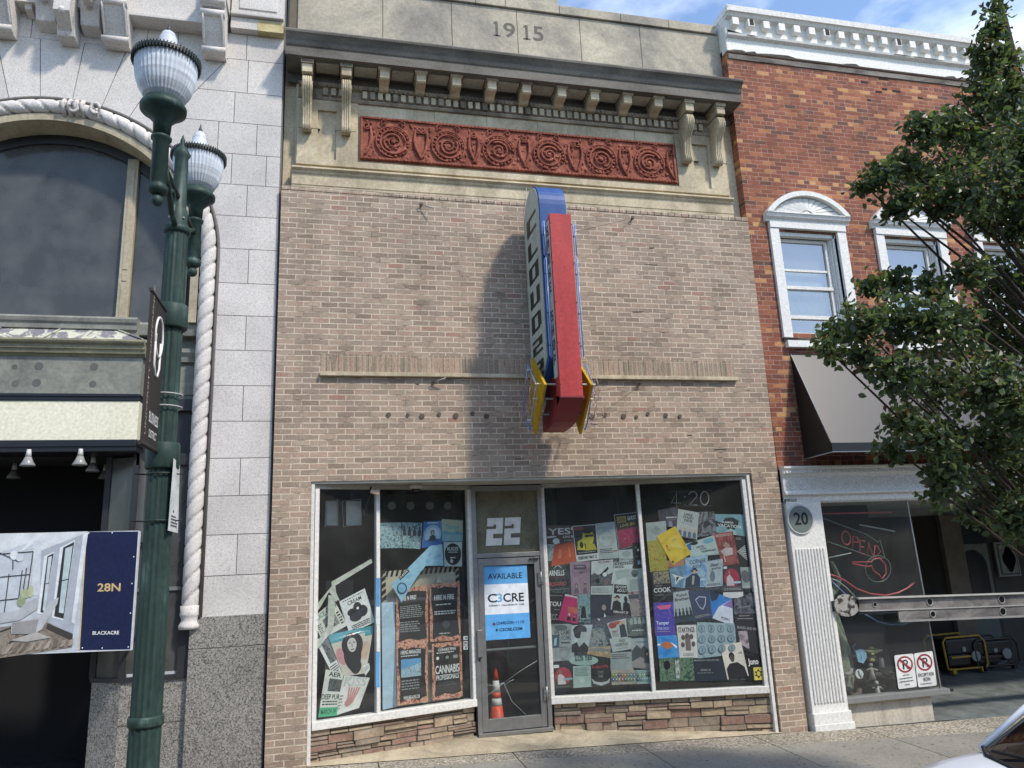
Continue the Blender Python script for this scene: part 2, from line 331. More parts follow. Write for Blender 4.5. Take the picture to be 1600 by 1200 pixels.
GLY = {'C': [(0, 0, 1, .2), (0, .8, 1, 1), (0, 0, .36, 1)], 'L': [(0, 0, .36, 1), (0, 0, 1, .2)], 'O': [(0, 0, 1, .18), (0, .82, 1, 1), (0, .1, .34, .9), (.66, .1, 1, .9)], 'U': [(0, 0, 1, .18), (0, 0, .34, 1), (.66, 0, 1, 1)], 'D': [(0, 0, .85, .18), (0, .82, .85, 1), (0, 0, .34, 1), (.68, .1, 1, .9)],
 '2': [(0, .82, 1, 1), (.66, .45, 1, .9), (0, .41, 1, .59), (0, .1, .34, .55), (0, 0, 1, .18)], 'S': [(0, .82, 1, 1), (0, .45, .34, .9), (0, .41, 1, .59), (.66, .1, 1, .55), (0, 0, 1, .18)], 'M': [(0, 0, .25, 1), (.75, 0, 1, 1), (.4, .3, .6, .95), (.1, .8, .9, 1)], 'K': [(0, 0, .3, 1), (.3, .4, .6, .6), (.6, .55, 1, 1), (.6, 0, 1, .45)],
 'E': [(0, 0, .3, 1), (0, 0, 1, .18), (0, .41, .8, .59), (0, .82, 1, 1)], 'H': [(0, 0, .32, 1), (.68, 0, 1, 1), (.2, .4, .8, .6)], 'P': [(0, 0, .32, 1), (0, .82, 1, 1), (0, .4, 1, .56), (.7, .45, 1, .95)]}
def block_letter(mb, ch, o, u, v, m):
    """heavy square sign letter on the parallelogram o, u, v"""
    o = Vector(o); u = Vector(u); v = Vector(v); n = u.cross(v).normalized()
    for k, (a, b, c, d) in enumerate(GLY[ch]):
        e = n*.0004*k; mb.face([o+u*a+v*b+e, o+u*c+v*b+e, o+u*c+v*d+e, o+u*a+v*d+e], m)
# ================================================================== ground
def gz(x, y=0.):
    pts = [(-40, .9), (-6, .34), (0, .2), (3, .11), (6.2, .01), (9, -.055), (14, -.14), (50, -.6)]
    for (a, za), (b, zb) in zip(pts, pts[1:]):
        if a <= x <= b: z = za+(zb-za)*(x-a)/(b-a); break
    else: z = .2
    return z + min(0, y+.1)*.018
M_side = speckle('pavement_concrete', [(0, '78756c'), (.1, '858177'), (.5, '8b877c'), (.9, '807c72'), (.985, '4f4c47')], 40, .9, 1.1, .15, .12)
M_aggr = speckle('exposed_aggregate', [(0, '6b655a'), (.25, '908979'), (.5, 'a39c8c'), (.75, '7b7364'), (.9, 'b9b2a3')], 55, .9)
M_land = stained('landing_concrete', 'b5a98f', '8e8470', .9, 2.2, .2, .35, .6, (1, 1, 1))
M_dark = paper('1a1b1d', .9)
M_asph = mat('asphalt', '4a4a4b', .92, var=.3, scale=3, bump=.5, bscale=160)
def strip(name, xs, y0f, y1f, dz, m, thick=.25, gzf=gz):
    mb = MB(); T = []
    for x in xs:
        a, b = y0f(x), y1f(x); T.append((x, a, b))
    for (xa, a0, a1), (xb, b0, b1) in zip(T, T[1:]):
        mb.hexa([(xa, a0, gzf(xa, a0)+dz-thick), (xb, b0, gzf(xb, b0)+dz-thick), (xb, b1, gzf(xb, b1)+dz-thick), (xa, a1, gzf(xa, a1)+dz-thick),
                 (xa, a0, gzf(xa, a0)+dz), (xb, b0, gzf(xb, b0)+dz), (xb, b1, gzf(xb, b1)+dz), (xa, a1, gzf(xa, a1)+dz)], m)
    return struct(mb.build(name, m))
def ystrip(x): return -.33 if x < 3 else (-.33-(x-3)*.065 if x < 9 else -.72)
# pavement slabs with tooled joints
mb = MB(); xs = [-14+i*1.52 for i in range(24)]; ys = [-4.45, -3.1, -1.75]
for i in range(len(xs)-1):
    for j in range(3):
        def yy(x, j=j): return ys[j] if j < 3 else ystrip(x)
        xa, xb = xs[i]+.005, xs[i+1]-.005; y0 = ys[j]+.005
        y1a, y1b = ((ys[j+1]-.005,)*2 if j < 2 else (ystrip(xa)-.005, ystrip(xb)-.005))
        q = [(xa, y0), (xb, y0), (xb, y1b), (xa, y1a)]
        mb.hexa([(x, y, gz(x, y)-.2) for x, y in q]+[(x, y, gz(x, y)) for x, y in q], M_side, bev=.006)
struct(mb.build('pavement'))
strip('pavement_bed', [-14, -6, 0, 3, 6.2, 9, 14, 22], lambda x: -4.44, lambda x: .02, -.012, M_dark)
mb = MB()
for x0 in [-14+i*1.52 for i in range(24)]:
    xa, xb = x0+.004, x0+1.512; q = [(xa, ystrip(xa)), (xb, ystrip(xb)), (xb, -.07 if xb > 6.5 else -.02), (xa, -.07 if xa > 6.5 else -.02)]
    mb.hexa([(x, y, gz(x, y)-.2) for x, y in q]+[(x, y, gz(x, y)-.002) for x, y in q], M_aggr)
struct(mb.build('aggregate_strip'))
strip('kerb', [-14+i*2.4 for i in range(16)], lambda x: -4.62, lambda x: -4.455, .004, mat('kerb_stone', '9a978f', .85, var=.2, scale=4, bump=.3), .4)
strip('road', [-40, -14, -6, 0, 3, 6.2, 9, 14, 30, 50], lambda x: -22, lambda x: -4.6, -.13, M_asph, .3)
strip('ground', [-40, -14, -6, 0, 3, 6.2, 9, 14, 30, 50], lambda x: -40, lambda x: 60, -.5, M_asph, .3)
# ================================================================== centre building
YE = .18; XR = 6.6
M_tan = brick_mat('tan_brick', [(0, '877767'), (.15, '928272'), (.42, '9a8978'), (.65, 'a1907d'), (.85, 'a58d7b'), (.95, 'a99986'), (1, '9b7b6b')], 'c8b8a3', .2065, .0696, ms=.0072, patch=.05, smear='b9aa99')
M_soldier = brick_mat('tan_brick_soldier', [(0, '8a7d6c'), (.5, '9c8d79'), (.8, 'a68c79'), (1, 'ab9c86')], 'b5a58f', .0705, .4, off=0, ms=.005)
M_stone = stained('limestone', 'c4b79c', '9b8f77', .85, 2.0, .2, .34, .6, (1, 1, .5), 'cfc4aa')
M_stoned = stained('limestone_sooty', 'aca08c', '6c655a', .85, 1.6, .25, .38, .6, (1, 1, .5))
M_par = stained('parapet_stone', 'b9b09c', '87837a', .85, .85, .2, .36, .6, (1, 1, .9), 'cdc4b0')
M_corn = stained('cornice_lead_paint', '76726a', '504c47', .8, 1.2, .15, .35, .6, (.6, 1, 2))
M_terra = stained('terracotta', '9c5e4d', '703f33', .85, 6, .6, .36, .6, (1, 1, 1), 'a56f60')
M_white = stained('white_frame_paint', 'd6d4cd', 'bcbab2', .55, 3.5, .1, .24, .36, (1, 1, .4))
M_soff = stained('soffit_paint', 'b3b0a4', '969385', .7, 2.5, .1, .3, .6, (1, 1, 1))
M_alu = mat('weathered_aluminium', '9c9c99', .42, metal=.75, var=.2, scale=9)
M_glass = glass('shop_glass', dirt_haze=.042)
B = thing('brick_storefront', 'two storey tan brick storefront with carved stone top dated 1915 and papered windows', 'building', (3.3, 0, 0))
YB = .16        # back of brick veneer
mb = MB()
OX0, OX1, OZ = .435, 6.18, 3.265
mb.xz([(0, -.3), (OX0, -.3), (OX0, OZ), (OX1, OZ), (OX1, -.3), (6.55, -.3), (6.6, 6.94), (6.6, 6.965), (0, 6.985)], 0, YB, M_tan)
wall = mb.build('brick_wall', parent=B)
mb = MB()
zs = 6.99
for i in range(62):      # header course capping the brick
    x = .003+i*.1065
    mb.box(x, x+.099, -.006, .14, zs-(i/62)*.02, zs+.058-(i/62)*.02, M_tan, bev=.004)
mb.build('header_course', parent=B)
mb = MB(); sx0, sx1, sz = .515, 6.105, 4.585
for i in range(78):
    w = (sx1-sx0)/78; x = sx0+i*w
    mb.box(x+.003, x+w-.003, -.004+random.uniform(-.003, .003), .05, sz+.004, sz+.24, M_soldier, bev=.003)
mb.build('soldier_course', parent=B)
mb = MB(); mb.box(sx0-.005, sx1+.01, -.055, .05, sz-.048, sz+.002, M_stone, bev=.006); mb.build('stone_ledge', parent=B)
# bolt plugs of a removed sign
mb = MB()
for px, py in [(607, 650), (637, 650), (659, 652), (686, 649), (712, 650), (738, 648), (760, 650), (925, 650), (945, 649), (974, 651), (994, 650), (1012, 648), (1040, 650), (1062, 650)]:
    p = at(px, py+random.uniform(-2, 2)); r = random.uniform(.022, .036)
    mb.tube([(p.x, -.012, p.z), (p.x, .01, p.z)], r, 10, mat('plug_putty', '5c5045', .9, var=.4, scale=30))
mb.build('sign_plug', parent=B, split=True)
M_groove_shade = mat('groove_shade', '66625a', .9)  # dark tone standing in for the shade inside carved numerals
mb = MB()      # lime streaks, patched mortar and soot below the ledge and cornice
rs = random.Random(8)
for i in range(34):
    x = rs.uniform(.3, 6.3); z = rs.choice([rs.uniform(3.4, 4.5), rs.uniform(4.9, 6.8)]); w = rs.uniform(.04, .22)
    mb.face([(x, -.0016, z), (x+w, -.0016, z+rs.uniform(-.006, .006)), (x+w*.9, -.0016, z-rs.uniform(.008, .02)), (x+w*.1, -.0016, z-rs.uniform(.006, .018))], mat('patched_mortar', 'b5a997', .95, var=.3, scale=30) if i % 3 else mat('open_joint', '4a4038', .95))
mb.build('patched_mortar', parent=B, recalc=False)
# ---------------- upper stone entablature
mb = MB()
mb.box(.14, 6.6, YE, .5, 6.9, 8.9, M_stone)
mb.box(-.01, .14, YE+.06, .5, 6.9, 9.0, M_stone)
mb.build('frieze_wall', parent=B)
joints = MB(); M_joint = paper('6a6354', .9)
for x in [1.7, 2.45, 3.2, 3.95, 4.7, 5.4]: joints.box(x, x+.006, YE-.002, YE+.01, 7.32, 7.56, M_joint); joints.box(x+.3, x+.306, YE-.002, YE+.01, 8.27, 8.42, M_joint)
for x in (.18, .66, 5.72, 6.18): joints.box(x, x+.28, YE-.038, YE, 7.98, 7.986, M_joint)
joints.build('stone_joint', parent=B)
mb = MB()
for x0, x1 in ((.165, .43), (.67, .955), (5.63, 5.905), (6.16, 6.44)): mb.box(x0, x1, YE-.035, YE+.01, 7.54, 8.42, M_stone, bev=.004)
for x0, x1 in ((.43, .67), (5.905, 6.16)): mb.box(x0, x1, YE-.034, YE+.01, 8.27, 8.42, M_stone); 
mb.box(.16, 6.45, YE-.036, YE+.01, 7.45, 7.54, M_stone, bev=.004)
mb.build('pilaster_panel', parent=B)
# string course
mb = MB()
y = YE
mb.prof([(y, 7.385), (y-.12, 7.375), (y-.125, 7.35), (y-.09, 7.325), (y-.085, 7.30), (y-.07, 7.285), (y-.07, 7.14), (y-.062, 7.13), (y-.055, 7.05), (y-.05, 7.045), (y-.045, 6.97), (y, 6.97)], .115, 6.455, M_stone)
mb.build('string_course', parent=B)
# terracotta relief panel
px0, px1, pz0, pz1 = .985, 5.61, 7.585, 8.235
T = MB(); T.box(px0, px1, YE-.03, YE+.02, pz0, pz1, M_terra); T.build('terracotta_panel', parent=B); TP = bpy.data.objects['terracotta_panel']
R = MB(); yr = YE-.032
for z in (pz0+.022, pz1-.022): R.box(px0, px1, yr-.02, yr+.01, z-.016, z+.016, M_terra, bev=.005)
for x in (px0+.02, px1-.02): R.box(x-.016, x+.016, yr-.02, yr+.01, pz0+.04, pz1-.04, M_terra, bev=.005)
n = 92
for i in range(n):
    x = px0+.05+(px1-px0-.1)*i/(n-1)
    for z in (pz0+.022, pz1-.022): R.box(x-.014, x+.008, yr-.028, yr-.018, z-.013, z+.013, M_terra, bev=.003)
meds = [at(614, 228, YE).x, at(700, 233, YE).x, at(779, 241, YE).x, at(857, 248, YE).x, at(938, 254, YE).x, at(1013, 262, YE).x]
cz = (pz0+pz1)/2-.035
def curl(cx, cz_, r0, r1, a0, turns, w, sgn=1, tail=None):
    pts = []; k = int(26*turns)
    for i in range(k+1):
        t = i/k; a = a0+sgn*turns*2*math.pi*t; r = r0+(r1-r0)*t
        pts.append((cx+r*math.cos(a), yr-.018, cz_+r*math.sin(a)))
    if tail: pts += tail
    rr = [w*(.55+.45*i/len(pts)) for i in range(len(pts))]
    R.tube(pts, rr, 6, M_terra)
for k, x in enumerate(meds):
    s = 1 if k < 3 else -1
    curl(x, cz, .03, .135, random.uniform(0, 6), 1.7, .017, s)
    curl(x, cz, .165, .185, 0, .93, .019, s)
    curl(x, cz, .225, .235, -1.0+math.pi/2*0, .9, .013, s)
    R.ball((x, yr-.012, cz), .035, M_terra, (1, .7, 1), 10)
    for j in range(22):      # leafy scallops round each ring
        a = 2*math.pi*j/22+random.uniform(-.08, .08); r = random.uniform(.2, .212)
        R.ball((x+r*math.cos(a), yr-.01, cz+r*math.sin(a)), random.uniform(.016, .026), M_terra, (1, .6, 1), 8)
    for j in range(9):
        a = random.uniform(0, 6.28); r = random.uniform(.05, .12); R.ball((x+r*math.cos(a), yr-.008, cz+r*math.sin(a)), random.uniform(.012, .022), M_terra, (1.6, .6, .8), 8)
    for sg in (-1, 1):       # scrolls springing from the foot between the rings
        bx = x+sg*.385; tx = x+sg*.31
        pts = []
        for i in range(15):
            t = i/14; pts.append((bx+(tx-bx)*t+sg*(-.05)*math.sin(t*3.1), yr-.016, pz0+.06+t*(pz1-pz0-.22)))
        R.tube(pts, [.012+.012*math.sin(i/14*3.14) for i in range(15)], 6, M_terra)
        curl(tx+sg*.045, pz1-.15, .055, .018, math.pi/2*(1+sg), 1.3, .015, sg)
        curl(x+sg*.13, pz1-.085, .045, .012, math.pi/2*(1+sg), 1.1, .012, -sg)
        for j in range(8):
            R.ball((x+sg*random.uniform(.24, .37), yr-.008, random.uniform(pz0+.07, pz1-.07)), random.uniform(.01, .02), M_terra, (1, .6, 1.5), 8)
for j in range(150):
    R.ball((random.uniform(px0+.06, px1-.06), yr+.004, random.uniform(pz0+.06, pz1-.06)), random.uniform(.012, .024), M_terra, (random.uniform(.7, 1.8), .6, random.uniform(.7, 1.5)), 6)
o = R.build('carved_scrolls', parent=TP)
# dentil course and mouldings
mb = MB()
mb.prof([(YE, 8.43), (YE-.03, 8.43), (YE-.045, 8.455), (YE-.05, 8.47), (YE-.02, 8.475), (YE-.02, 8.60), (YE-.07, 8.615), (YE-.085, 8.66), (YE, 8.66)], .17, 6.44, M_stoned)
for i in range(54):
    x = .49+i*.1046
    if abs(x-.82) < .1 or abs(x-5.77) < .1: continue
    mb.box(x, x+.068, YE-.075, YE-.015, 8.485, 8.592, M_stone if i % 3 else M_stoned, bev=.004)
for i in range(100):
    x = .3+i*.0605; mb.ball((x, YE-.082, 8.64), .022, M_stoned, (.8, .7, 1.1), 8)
mb.build('dentil_course', parent=B)
mb = MB()
mb.prof([(YE, 8.66), (YE-.03, 8.66), (YE-.03, 8.80), (-.235, 8.80), (-.235, 8.93), (-.25, 8.945), (-.26, 8.965), (-.27, 9.0), (-.31, 9.055), (-.335, 9.08), (-.34, 9.105), (-.33, 9.125), (.15, 9.19), (.2, 9.19)], .02, 6.597, M_corn)
corn = mb.build('cornice', parent=B)
mb = MB()
for i in range(9):       # coffers between modillions (sunk soffit panels shown as raised ribs)
    pass
mxs = [at(q, 0, 0).x for q in ()]
mod_px = [(601, 110), (658, 117), (713, 122), (768, 128), (822, 133), (877, 139), (928, 144), (979, 149), (1027, 153)]
for (q, r) in mod_px:
    x = at(q, r, -.12).x
    m2 = MB(); m2.prof([(YE-.03, 8.79), (-.16, 8.79), (-.165, 8.76), (-.15, 8.745), (-.15, 8.66), (-.13, 8.64), (.0, 8.635), (.05, 8.60), (YE-.03, 8.60)], x-.062, x+.062, M_stone)
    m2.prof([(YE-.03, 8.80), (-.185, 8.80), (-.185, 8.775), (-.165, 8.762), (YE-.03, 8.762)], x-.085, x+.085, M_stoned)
    m2.build('modillion', parent=B)
mb = MB(); xs_ = [.3, .8]+[at(q, r, -.12).x for q, r in mod_px]+[5.77, 6.25]
for a, b in zip(xs_, xs_[1:]):
    w = (b-a)/2-.1; c = (a+b)/2; mb.box(c-w, c+w, -.13, .08, 8.785, 8.803, M_soff, bev=.006)
mb.build('soffit_coffer', parent=B, split=True)
def console(x, w=.12):
    c = MB(); pr = []
    # scrolled side profile: big volute above, reverse curve, small scroll at the foot
    pr = [(YE, 8.60), (-.09, 8.60), (-.135, 8.56), (-.155, 8.50), (-.15, 8.44), (-.115, 8.385), (-.06, 8.34), (-.01, 8.28), (.02, 8.18), (.035, 8.07), (.03, 8.0), (.02, 7.96), (.035, 7.915), (.07, 7.895), (.105, 7.905), (YE, 7.93)]
    c.prof(pr, x-w/2, x+w/2, M_stone)
    front = pr[1:14]
    for k in (-1.5, -.5, .5, 1.5):        # reeding down the face
        c.tube([(x+k*w*.235, y-.002, z) for y, z in front], .0125, 6, M_stone)
    for s in (-1, 1):
        c.tube([(x+s*(w/2+.001), -.02+.1*math.cos(a)*(1-a/14), 8.475+.1*math.sin(a)*(1-a/14)) for a in [i*.45 for i in range(26)]], .008, 5, M_stone)
        c.tube([(x+s*(w/2+.001), .07+.032*math.cos(a)*(1-a/10), 7.945+.032*math.sin(a)*(1-a/10)) for a in [i*.5 for i in range(14)]], .006, 5, M_stone)
    c.box(x-w/2-.006, x+w/2+.006, -.165, YE, 8.62, 8.74, M_stone, bev=.006)
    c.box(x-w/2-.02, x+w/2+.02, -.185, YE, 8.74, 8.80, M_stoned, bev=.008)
    c.box(x-w/2-.004, x+w/2+.004, .0, .06, 8.265, 8.28, M_stone)
    c.build('scroll_bracket', parent=B)
for q, r, in ((480, 150), (541, 155), (1073, 205), (1121, 207)): console(at(q, r, 0).x)
# parapet of large slabs, dated
M_par2 = M_par
sl = [.13, at(598, 40, YE+.01).x, at(706, 45, YE).x, at(809, 60, YE).x, at(908, 75, YE).x, at(1003, 90, YE).x, 6.6]
mb = MB(); mb.box(0, .13, YE+.05, .5, 9.15, 11, M_par); mb.box(0.02, 6.6, YE+.02, .5, 9.1, 10.3, M_joint)
slabs = mb.build('parapet', parent=B)
for i, (a, b) in enumerate(zip(sl, sl[1:])):
    m2 = MB(); m2.box(a+.004, b-.004, YE, YE+.1, 9.19, 10.27, M_par, bev=.004); s_ = m2.build('parapet_slab', parent=B)
    if i in (2, 3):      # flat date numerals, their dark colour painted for shade in carved grooves
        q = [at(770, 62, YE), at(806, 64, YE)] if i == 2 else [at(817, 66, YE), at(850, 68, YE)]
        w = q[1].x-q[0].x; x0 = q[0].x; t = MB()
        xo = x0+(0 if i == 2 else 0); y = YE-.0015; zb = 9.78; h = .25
        t.box(xo+.045, xo+.085, y, y+.004, zb, zb+h, M_groove_shade); t.box(xo+.01, xo+.12, y, y+.004, zb-.003, zb+.022, M_groove_shade); t.prism([(xo+.015, y, zb+h-.03), (xo+.015, y, zb+h-.052), (xo+.05, y, zb+h-.035), (xo+.05, y, zb+h)], (0, .004, 0), M_groove_shade)
        add_text(t, '9' if i == 2 else '5', (xo+.165, y, zb-.003), (w-.165, 0, 0), (0, 0, h+.006), M_groove_shade, True)
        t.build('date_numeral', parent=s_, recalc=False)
mb = MB()
for i, x in enumerate([2.65, 3.1, 3.94, 4.93, 5.73]):
    x1 = [3.1, 3.94, 4.93, 5.73, 6.545][i]; mb.box(x+.003, x1-.003, YE-.035, .55, 10.28, 10.43, M_par, bev=.008)
mb.box(1.2, 3.935, YE-.02, .5, 10.43, 10.8, M_par, bev=.01)
for a, b in ((.0, .9), (.9, 1.8), (1.8, 2.65)): mb.box(a+.003, b-.003, YE-.035, .55, 10.28, 10.43, M_par, bev=.008)
mb.build('coping', parent=B)
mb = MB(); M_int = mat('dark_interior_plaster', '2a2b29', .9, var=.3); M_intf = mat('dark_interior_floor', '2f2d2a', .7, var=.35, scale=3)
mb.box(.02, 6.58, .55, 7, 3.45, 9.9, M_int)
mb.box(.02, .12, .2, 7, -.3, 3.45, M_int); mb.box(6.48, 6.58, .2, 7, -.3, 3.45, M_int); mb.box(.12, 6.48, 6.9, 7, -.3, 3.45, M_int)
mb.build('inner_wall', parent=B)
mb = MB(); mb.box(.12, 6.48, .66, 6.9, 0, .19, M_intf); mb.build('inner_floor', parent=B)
mb = MB()     # dim shop fittings deep inside
for x0, x1, y0, y1, z1, c in ((1.0, 1.5, 3.4, 3.9, 1.3, '4b3a33'), (2.6, 2.75, 3.2, 6, 3.4, '55636a'), (3.55, 3.85, 1.5, 1.6, 3.3, '5d7777'), (4.4, 5.9, 4.6, 5, 1.4, '3d3a38'), (5.1, 6.0, 2.2, 2.3, 3.4, '33393a'), (2.9, 3.05, 1.8, 1.9, 2.2, '6b2a26'), (.6, .95, 1.3, 1.32, 2.1, '7d7468'), (1.1, 1.6, 1.6, 1.7, 1.9, '2d3f52')):
    mb.box(x0, x1, y0, y1, .19, z1, mat('fitting_'+c, c, .7))
for i in range(7): mb.box(2.5+i*.13, 2.53+i*.13, 2.6, 2.62, .5, 1.6, mat('fitting_rail', '5d6468', .5))
mb.build('shop_fittings', parent=B)
# ---------------- shopfront planes
DY = .6; LA = Vector((.475, .06, 0)); LB = Vector((2.425, DY, 0)); RA = Vector((3.375, DY, 0)); RB = Vector((6.1, .06, 0))
HZ = 3.2; SL = .60; SR = .545
def nrm(a, b):
    d = (b-a).normalized(); return d, Vector((d.y, -d.x, 0))      # along, outward (towards the street)
LD, LN = nrm(LA, LB); RD, RN = nrm(RA, RB)
def hit(px, py, side, off=0.):
    p0, n = (LA, LN) if side == 'L' else (RA, RN)
    return atp(px, py, p0+n*off, n)
def along(p, side): return (p-(LA if side == 'L' else RA)).dot(LD if side == 'L' else RD)
# soffit and landing
mb = MB()
poly = [(.44, .018), (6.175, .018), (6.175, .1), (3.4, DY+.06), (2.4, DY+.06), (.44, .1)]
mb.prism([(x, y, 3.235) for x, y in poly], (0, 0, .2), M_soff); mb.build('soffit', parent=B)
mb = MB()
q = [(.44, -.018, gz(.44, 0)+.004), (1.5, -.018, gz(1.5, 0)+.004), (3, -.018, gz(3, 0)+.004), (4.6, -.018, gz(4.6, 0)+.004), (6.175, -.018, gz(6.17, 0)+.004), (6.175, .07, gz(6.17, 0)+.008), (4.7, .36, .10), (3.4, DY+.04, .185), (2.42, DY+.04, .2), (1.5, .36, .2), (.44, .07, .205)]
c0 = (3.0, .3, .155)
for a, b in zip(q, q[1:]+q[:1]): mb.face([c0, a, b], M_land)
struct(mb.build('landing'))
# ledge-stone walls under the windows
ST = [stained('ledgestone_%d' % i, c, d, .9, 6, .6, .35, .65, (1, 1, 1)) for i, (c, d) in enumerate([('ab9a85', '8a7967'), ('a08d7a', '7d6e60'), ('b3a085', '917f67'), ('987a6b', '7a6257'), ('978b7b', '736a5d'), ('b8a88c', '96866d')])]
def stonewall(a, b, z0f, z1, name, seed):
    rnd = random.Random(seed); d, n = nrm(a, b); Ltot = (b-a).length; mb = MB()
    mb.obox(a-n*.06+Vector((0, 0, -.2)), d*Ltot, -n*.1, (0, 0, z1+.2), mat('stone_mortar', '7a6e60', .95))
    # irregular rows
    z = -.1; top = z1
    while z < top-.01:
        h = min(rnd.choice([.06, .085, .1, .115]), top-z)
        if top-z-h < .03: h = top-z
        t = rnd.uniform(-.15, 0)
        while t < Ltot:
            w = rnd.uniform(.16, .42); a0 = max(0, t); a1 = min(Ltot, t+w)
            if a1-a0 > .03 and z+h > z0f:
                pr = rnd.uniform(-.02, .022); g = .0022; tilt = rnd.uniform(-.006, .006)
                P = lambda s_, zz, o: a+d*s_+n*o+Vector((0, 0, zz))
                hh = h if rnd.random() > .25 or h < .06 else h*.5
                cuts = [(z, z+hh)]+([(z+hh, z+h)] if hh < h else [])
                for (za, zb) in cuts:
                    pr = rnd.uniform(-.02, .022)
                    mb.hexa([P(a0+g, za+g+tilt, -.06), P(a1-g, za+g, -.06), P(a1-g, za+g, pr), P(a0+g, za+g+tilt, pr+rnd.uniform(-.006, .006)),
                             P(a0+g, zb-g, -.06), P(a1-g, zb-g-tilt, -.06), P(a1-g, zb-g-tilt, pr+rnd.uniform(-.006, .006)), P(a0+g, zb-g, pr)], rnd.choice(ST), bev=.009)
            t += w
        z += h
    return mb.build(name, parent=B)
stonewall(LA-LD*.03, LB-LD*.02, 0, SL-.06, 'ledgestone_base', 3)
stonewall(RA+RD*.03, RB+RD*.03, 0, SR-.06, 'ledgestone_base', 5)
# frames + panes
def window(side, panes, sill):
    a, d, n = (LA, LD, LN) if side == 'L' else (RA, RD, RN)
    Lt = ((LB-LA) if side == 'L' else (RB-RA)).length
    fr = MB()
    fr.obox(a+Vector((0, 0, sill-.065))+n*.045, d*Lt, -n*.14, (0, 0, .085), M_white, bev=.006)      # sill
    fr.obox(a+Vector((0, 0, HZ-.02))+n*.012, d*Lt, -n*.08, (0, 0, .05), M_soff)
    e = [panes[0][0]]+[p[1] for p in panes]
    for i, s_ in enumerate(e):
        w = .045 if 0 < i < len(e)-1 else .05
        off = -w/2 if 0 < i < len(e)-1 else (0 if i == 0 else -w)
        fr.obox(a+d*(s_+off)+n*.03+Vector((0, 0, sill+.02)), d*w, -n*.09, (0, 0, HZ-sill-.04), M_white, bev=.004)
    fr = fr.build('shop_window_frame', parent=B)
    for (s0, s1) in panes:
        g = MB(); g.face([a+d*(s0+.02)+Vector((0, 0, sill)), a+d*(s1-.02)+Vector((0, 0, sill)), a+d*(s1-.02)+Vector((0, 0, HZ)), a+d*(s0+.02)+Vector((0, 0, HZ))], M_glass)
        g.build('pane', parent=fr)
sm = along(hit(590, 900, 'L'), 'L'); window('L', [(0, sm), (sm, (LB-LA).length)], SL)
sm = along(hit(1003, 850, 'R'), 'R'); window('R', [(0, sm), (sm, (RB-RA).length)], SR)
# blue film strip on the left mullion
mb = MB()
for (y0, y1, c) in ((903, 948, '4d8fc4'), (948, 975, 'c9d4da'), (1018, 1074, '5a9bd2')):
    a = hit(587.5, y0, 'L', .0315); b = hit(593.5, y0, 'L', .0315); c_ = hit(593.5, y1, 'L', .0315); d_ = hit(587.5, y1, 'L', .0315); mb.face([a, b, c_, d_], paper(c))
mb.build('mullion_tape', parent=B, split=True)
# corner posts of white angle trim at both ends
mb = MB(); mb.box(.437, .475, .02, .09, -.1, 3.235, M_white); mb.box(6.11, 6.15, .015, .09, -.0, 3.235, M_white); mb.build('corner_trim', parent=B, split=True)
# ---------------- door and transom
dx0, dx1 = 2.43, 3.37; zt = .205
fr = MB()
for x0, x1 in ((dx0, dx0+.055), (dx1-.055, dx1)): fr.box(x0, x1, DY-.05, DY+.07, zt, HZ+.02, M_alu, bev=.004)
fr.box(dx0+.055, dx1-.055, DY-.045, DY+.065, 2.30, 2.355, M_alu, bev=.004); fr.box(dx0+.055, dx1-.055, DY-.045, DY+.065, HZ-.045, HZ+.02, M_alu, bev=.004)
fr.box(dx0+.0, dx1-.0, DY-.09, DY-.051, zt-.02, zt+.022, M_alu, bev=.003)
DF = fr.build('door_frame', parent=B)
mb = MB(); mb.box(dx0+.055, dx1-.055, DY, DY+.012, 2.355, HZ-.045, stained('transom_paper', '77745f', '5e5b4a', .6, 3, .1, .35, .6, (1, 1, 1))); mb.build('transom_panel', parent=DF)
D = MB(); a, b = dx0+.06, dx1-.06
for x0, x1 in ((a, a+.075), (b-.075, b)): D.box(x0, x1, DY-.035, DY+.015, zt+.025, 2.29, M_alu, bev=.005)
D.box(a+.075, b-.075, DY-.033, DY+.013, zt+.025, zt+.17, M_alu, bev=.005); D.box(a+.075, b-.075, DY-.033, DY+.013, 2.2, 2.29, M_alu, bev=.005)
D = D.build('door', parent=B)
mb = MB(); mb.face([(a+.07, DY-.01, zt+.16), (b-.07, DY-.01, zt+.16), (b-.07, DY-.01, 2.21), (a+.07, DY-.01, 2.21)], M_glass); mb.build('door_glass', parent=D)
mb = MB(); M_crack = paper('b9bfbd', .4)
for pts in ([(787, 1067), (815, 1047), (840, 1032)], [(787, 1067), (768, 1082), (753, 1092)], [(752, 1069), (770, 1071), (787, 1067)], [(787, 1067), (800, 1096), (822, 1117)], [(790, 1069), (797, 1064), (803, 1062)]):
    mb.tube([at(x, y, DY-.012) for x, y in pts], .0022, 4, M_crack)
mb.build('glass_crack', parent=D)
mb = MB(); p = at(751, 1005, DY-.04); mb.box(p.x-.045, p.x+.02, DY-.085, DY-.036, p.z-.16, p.z+.16, M_alu, bev=.006); mb.tube([(p.x-.012, DY-.05, p.z-.2), (p.x-.012, DY-.03, p.z-.2)], .02, 12, M_alu); mb.build('pull_handle', parent=D)
mb = MB(); mb.box(a+.08, b-.08, DY+.02, DY+.05, 1.16, 1.185, M_alu, bev=.004); mb.build('push_bar', parent=D)
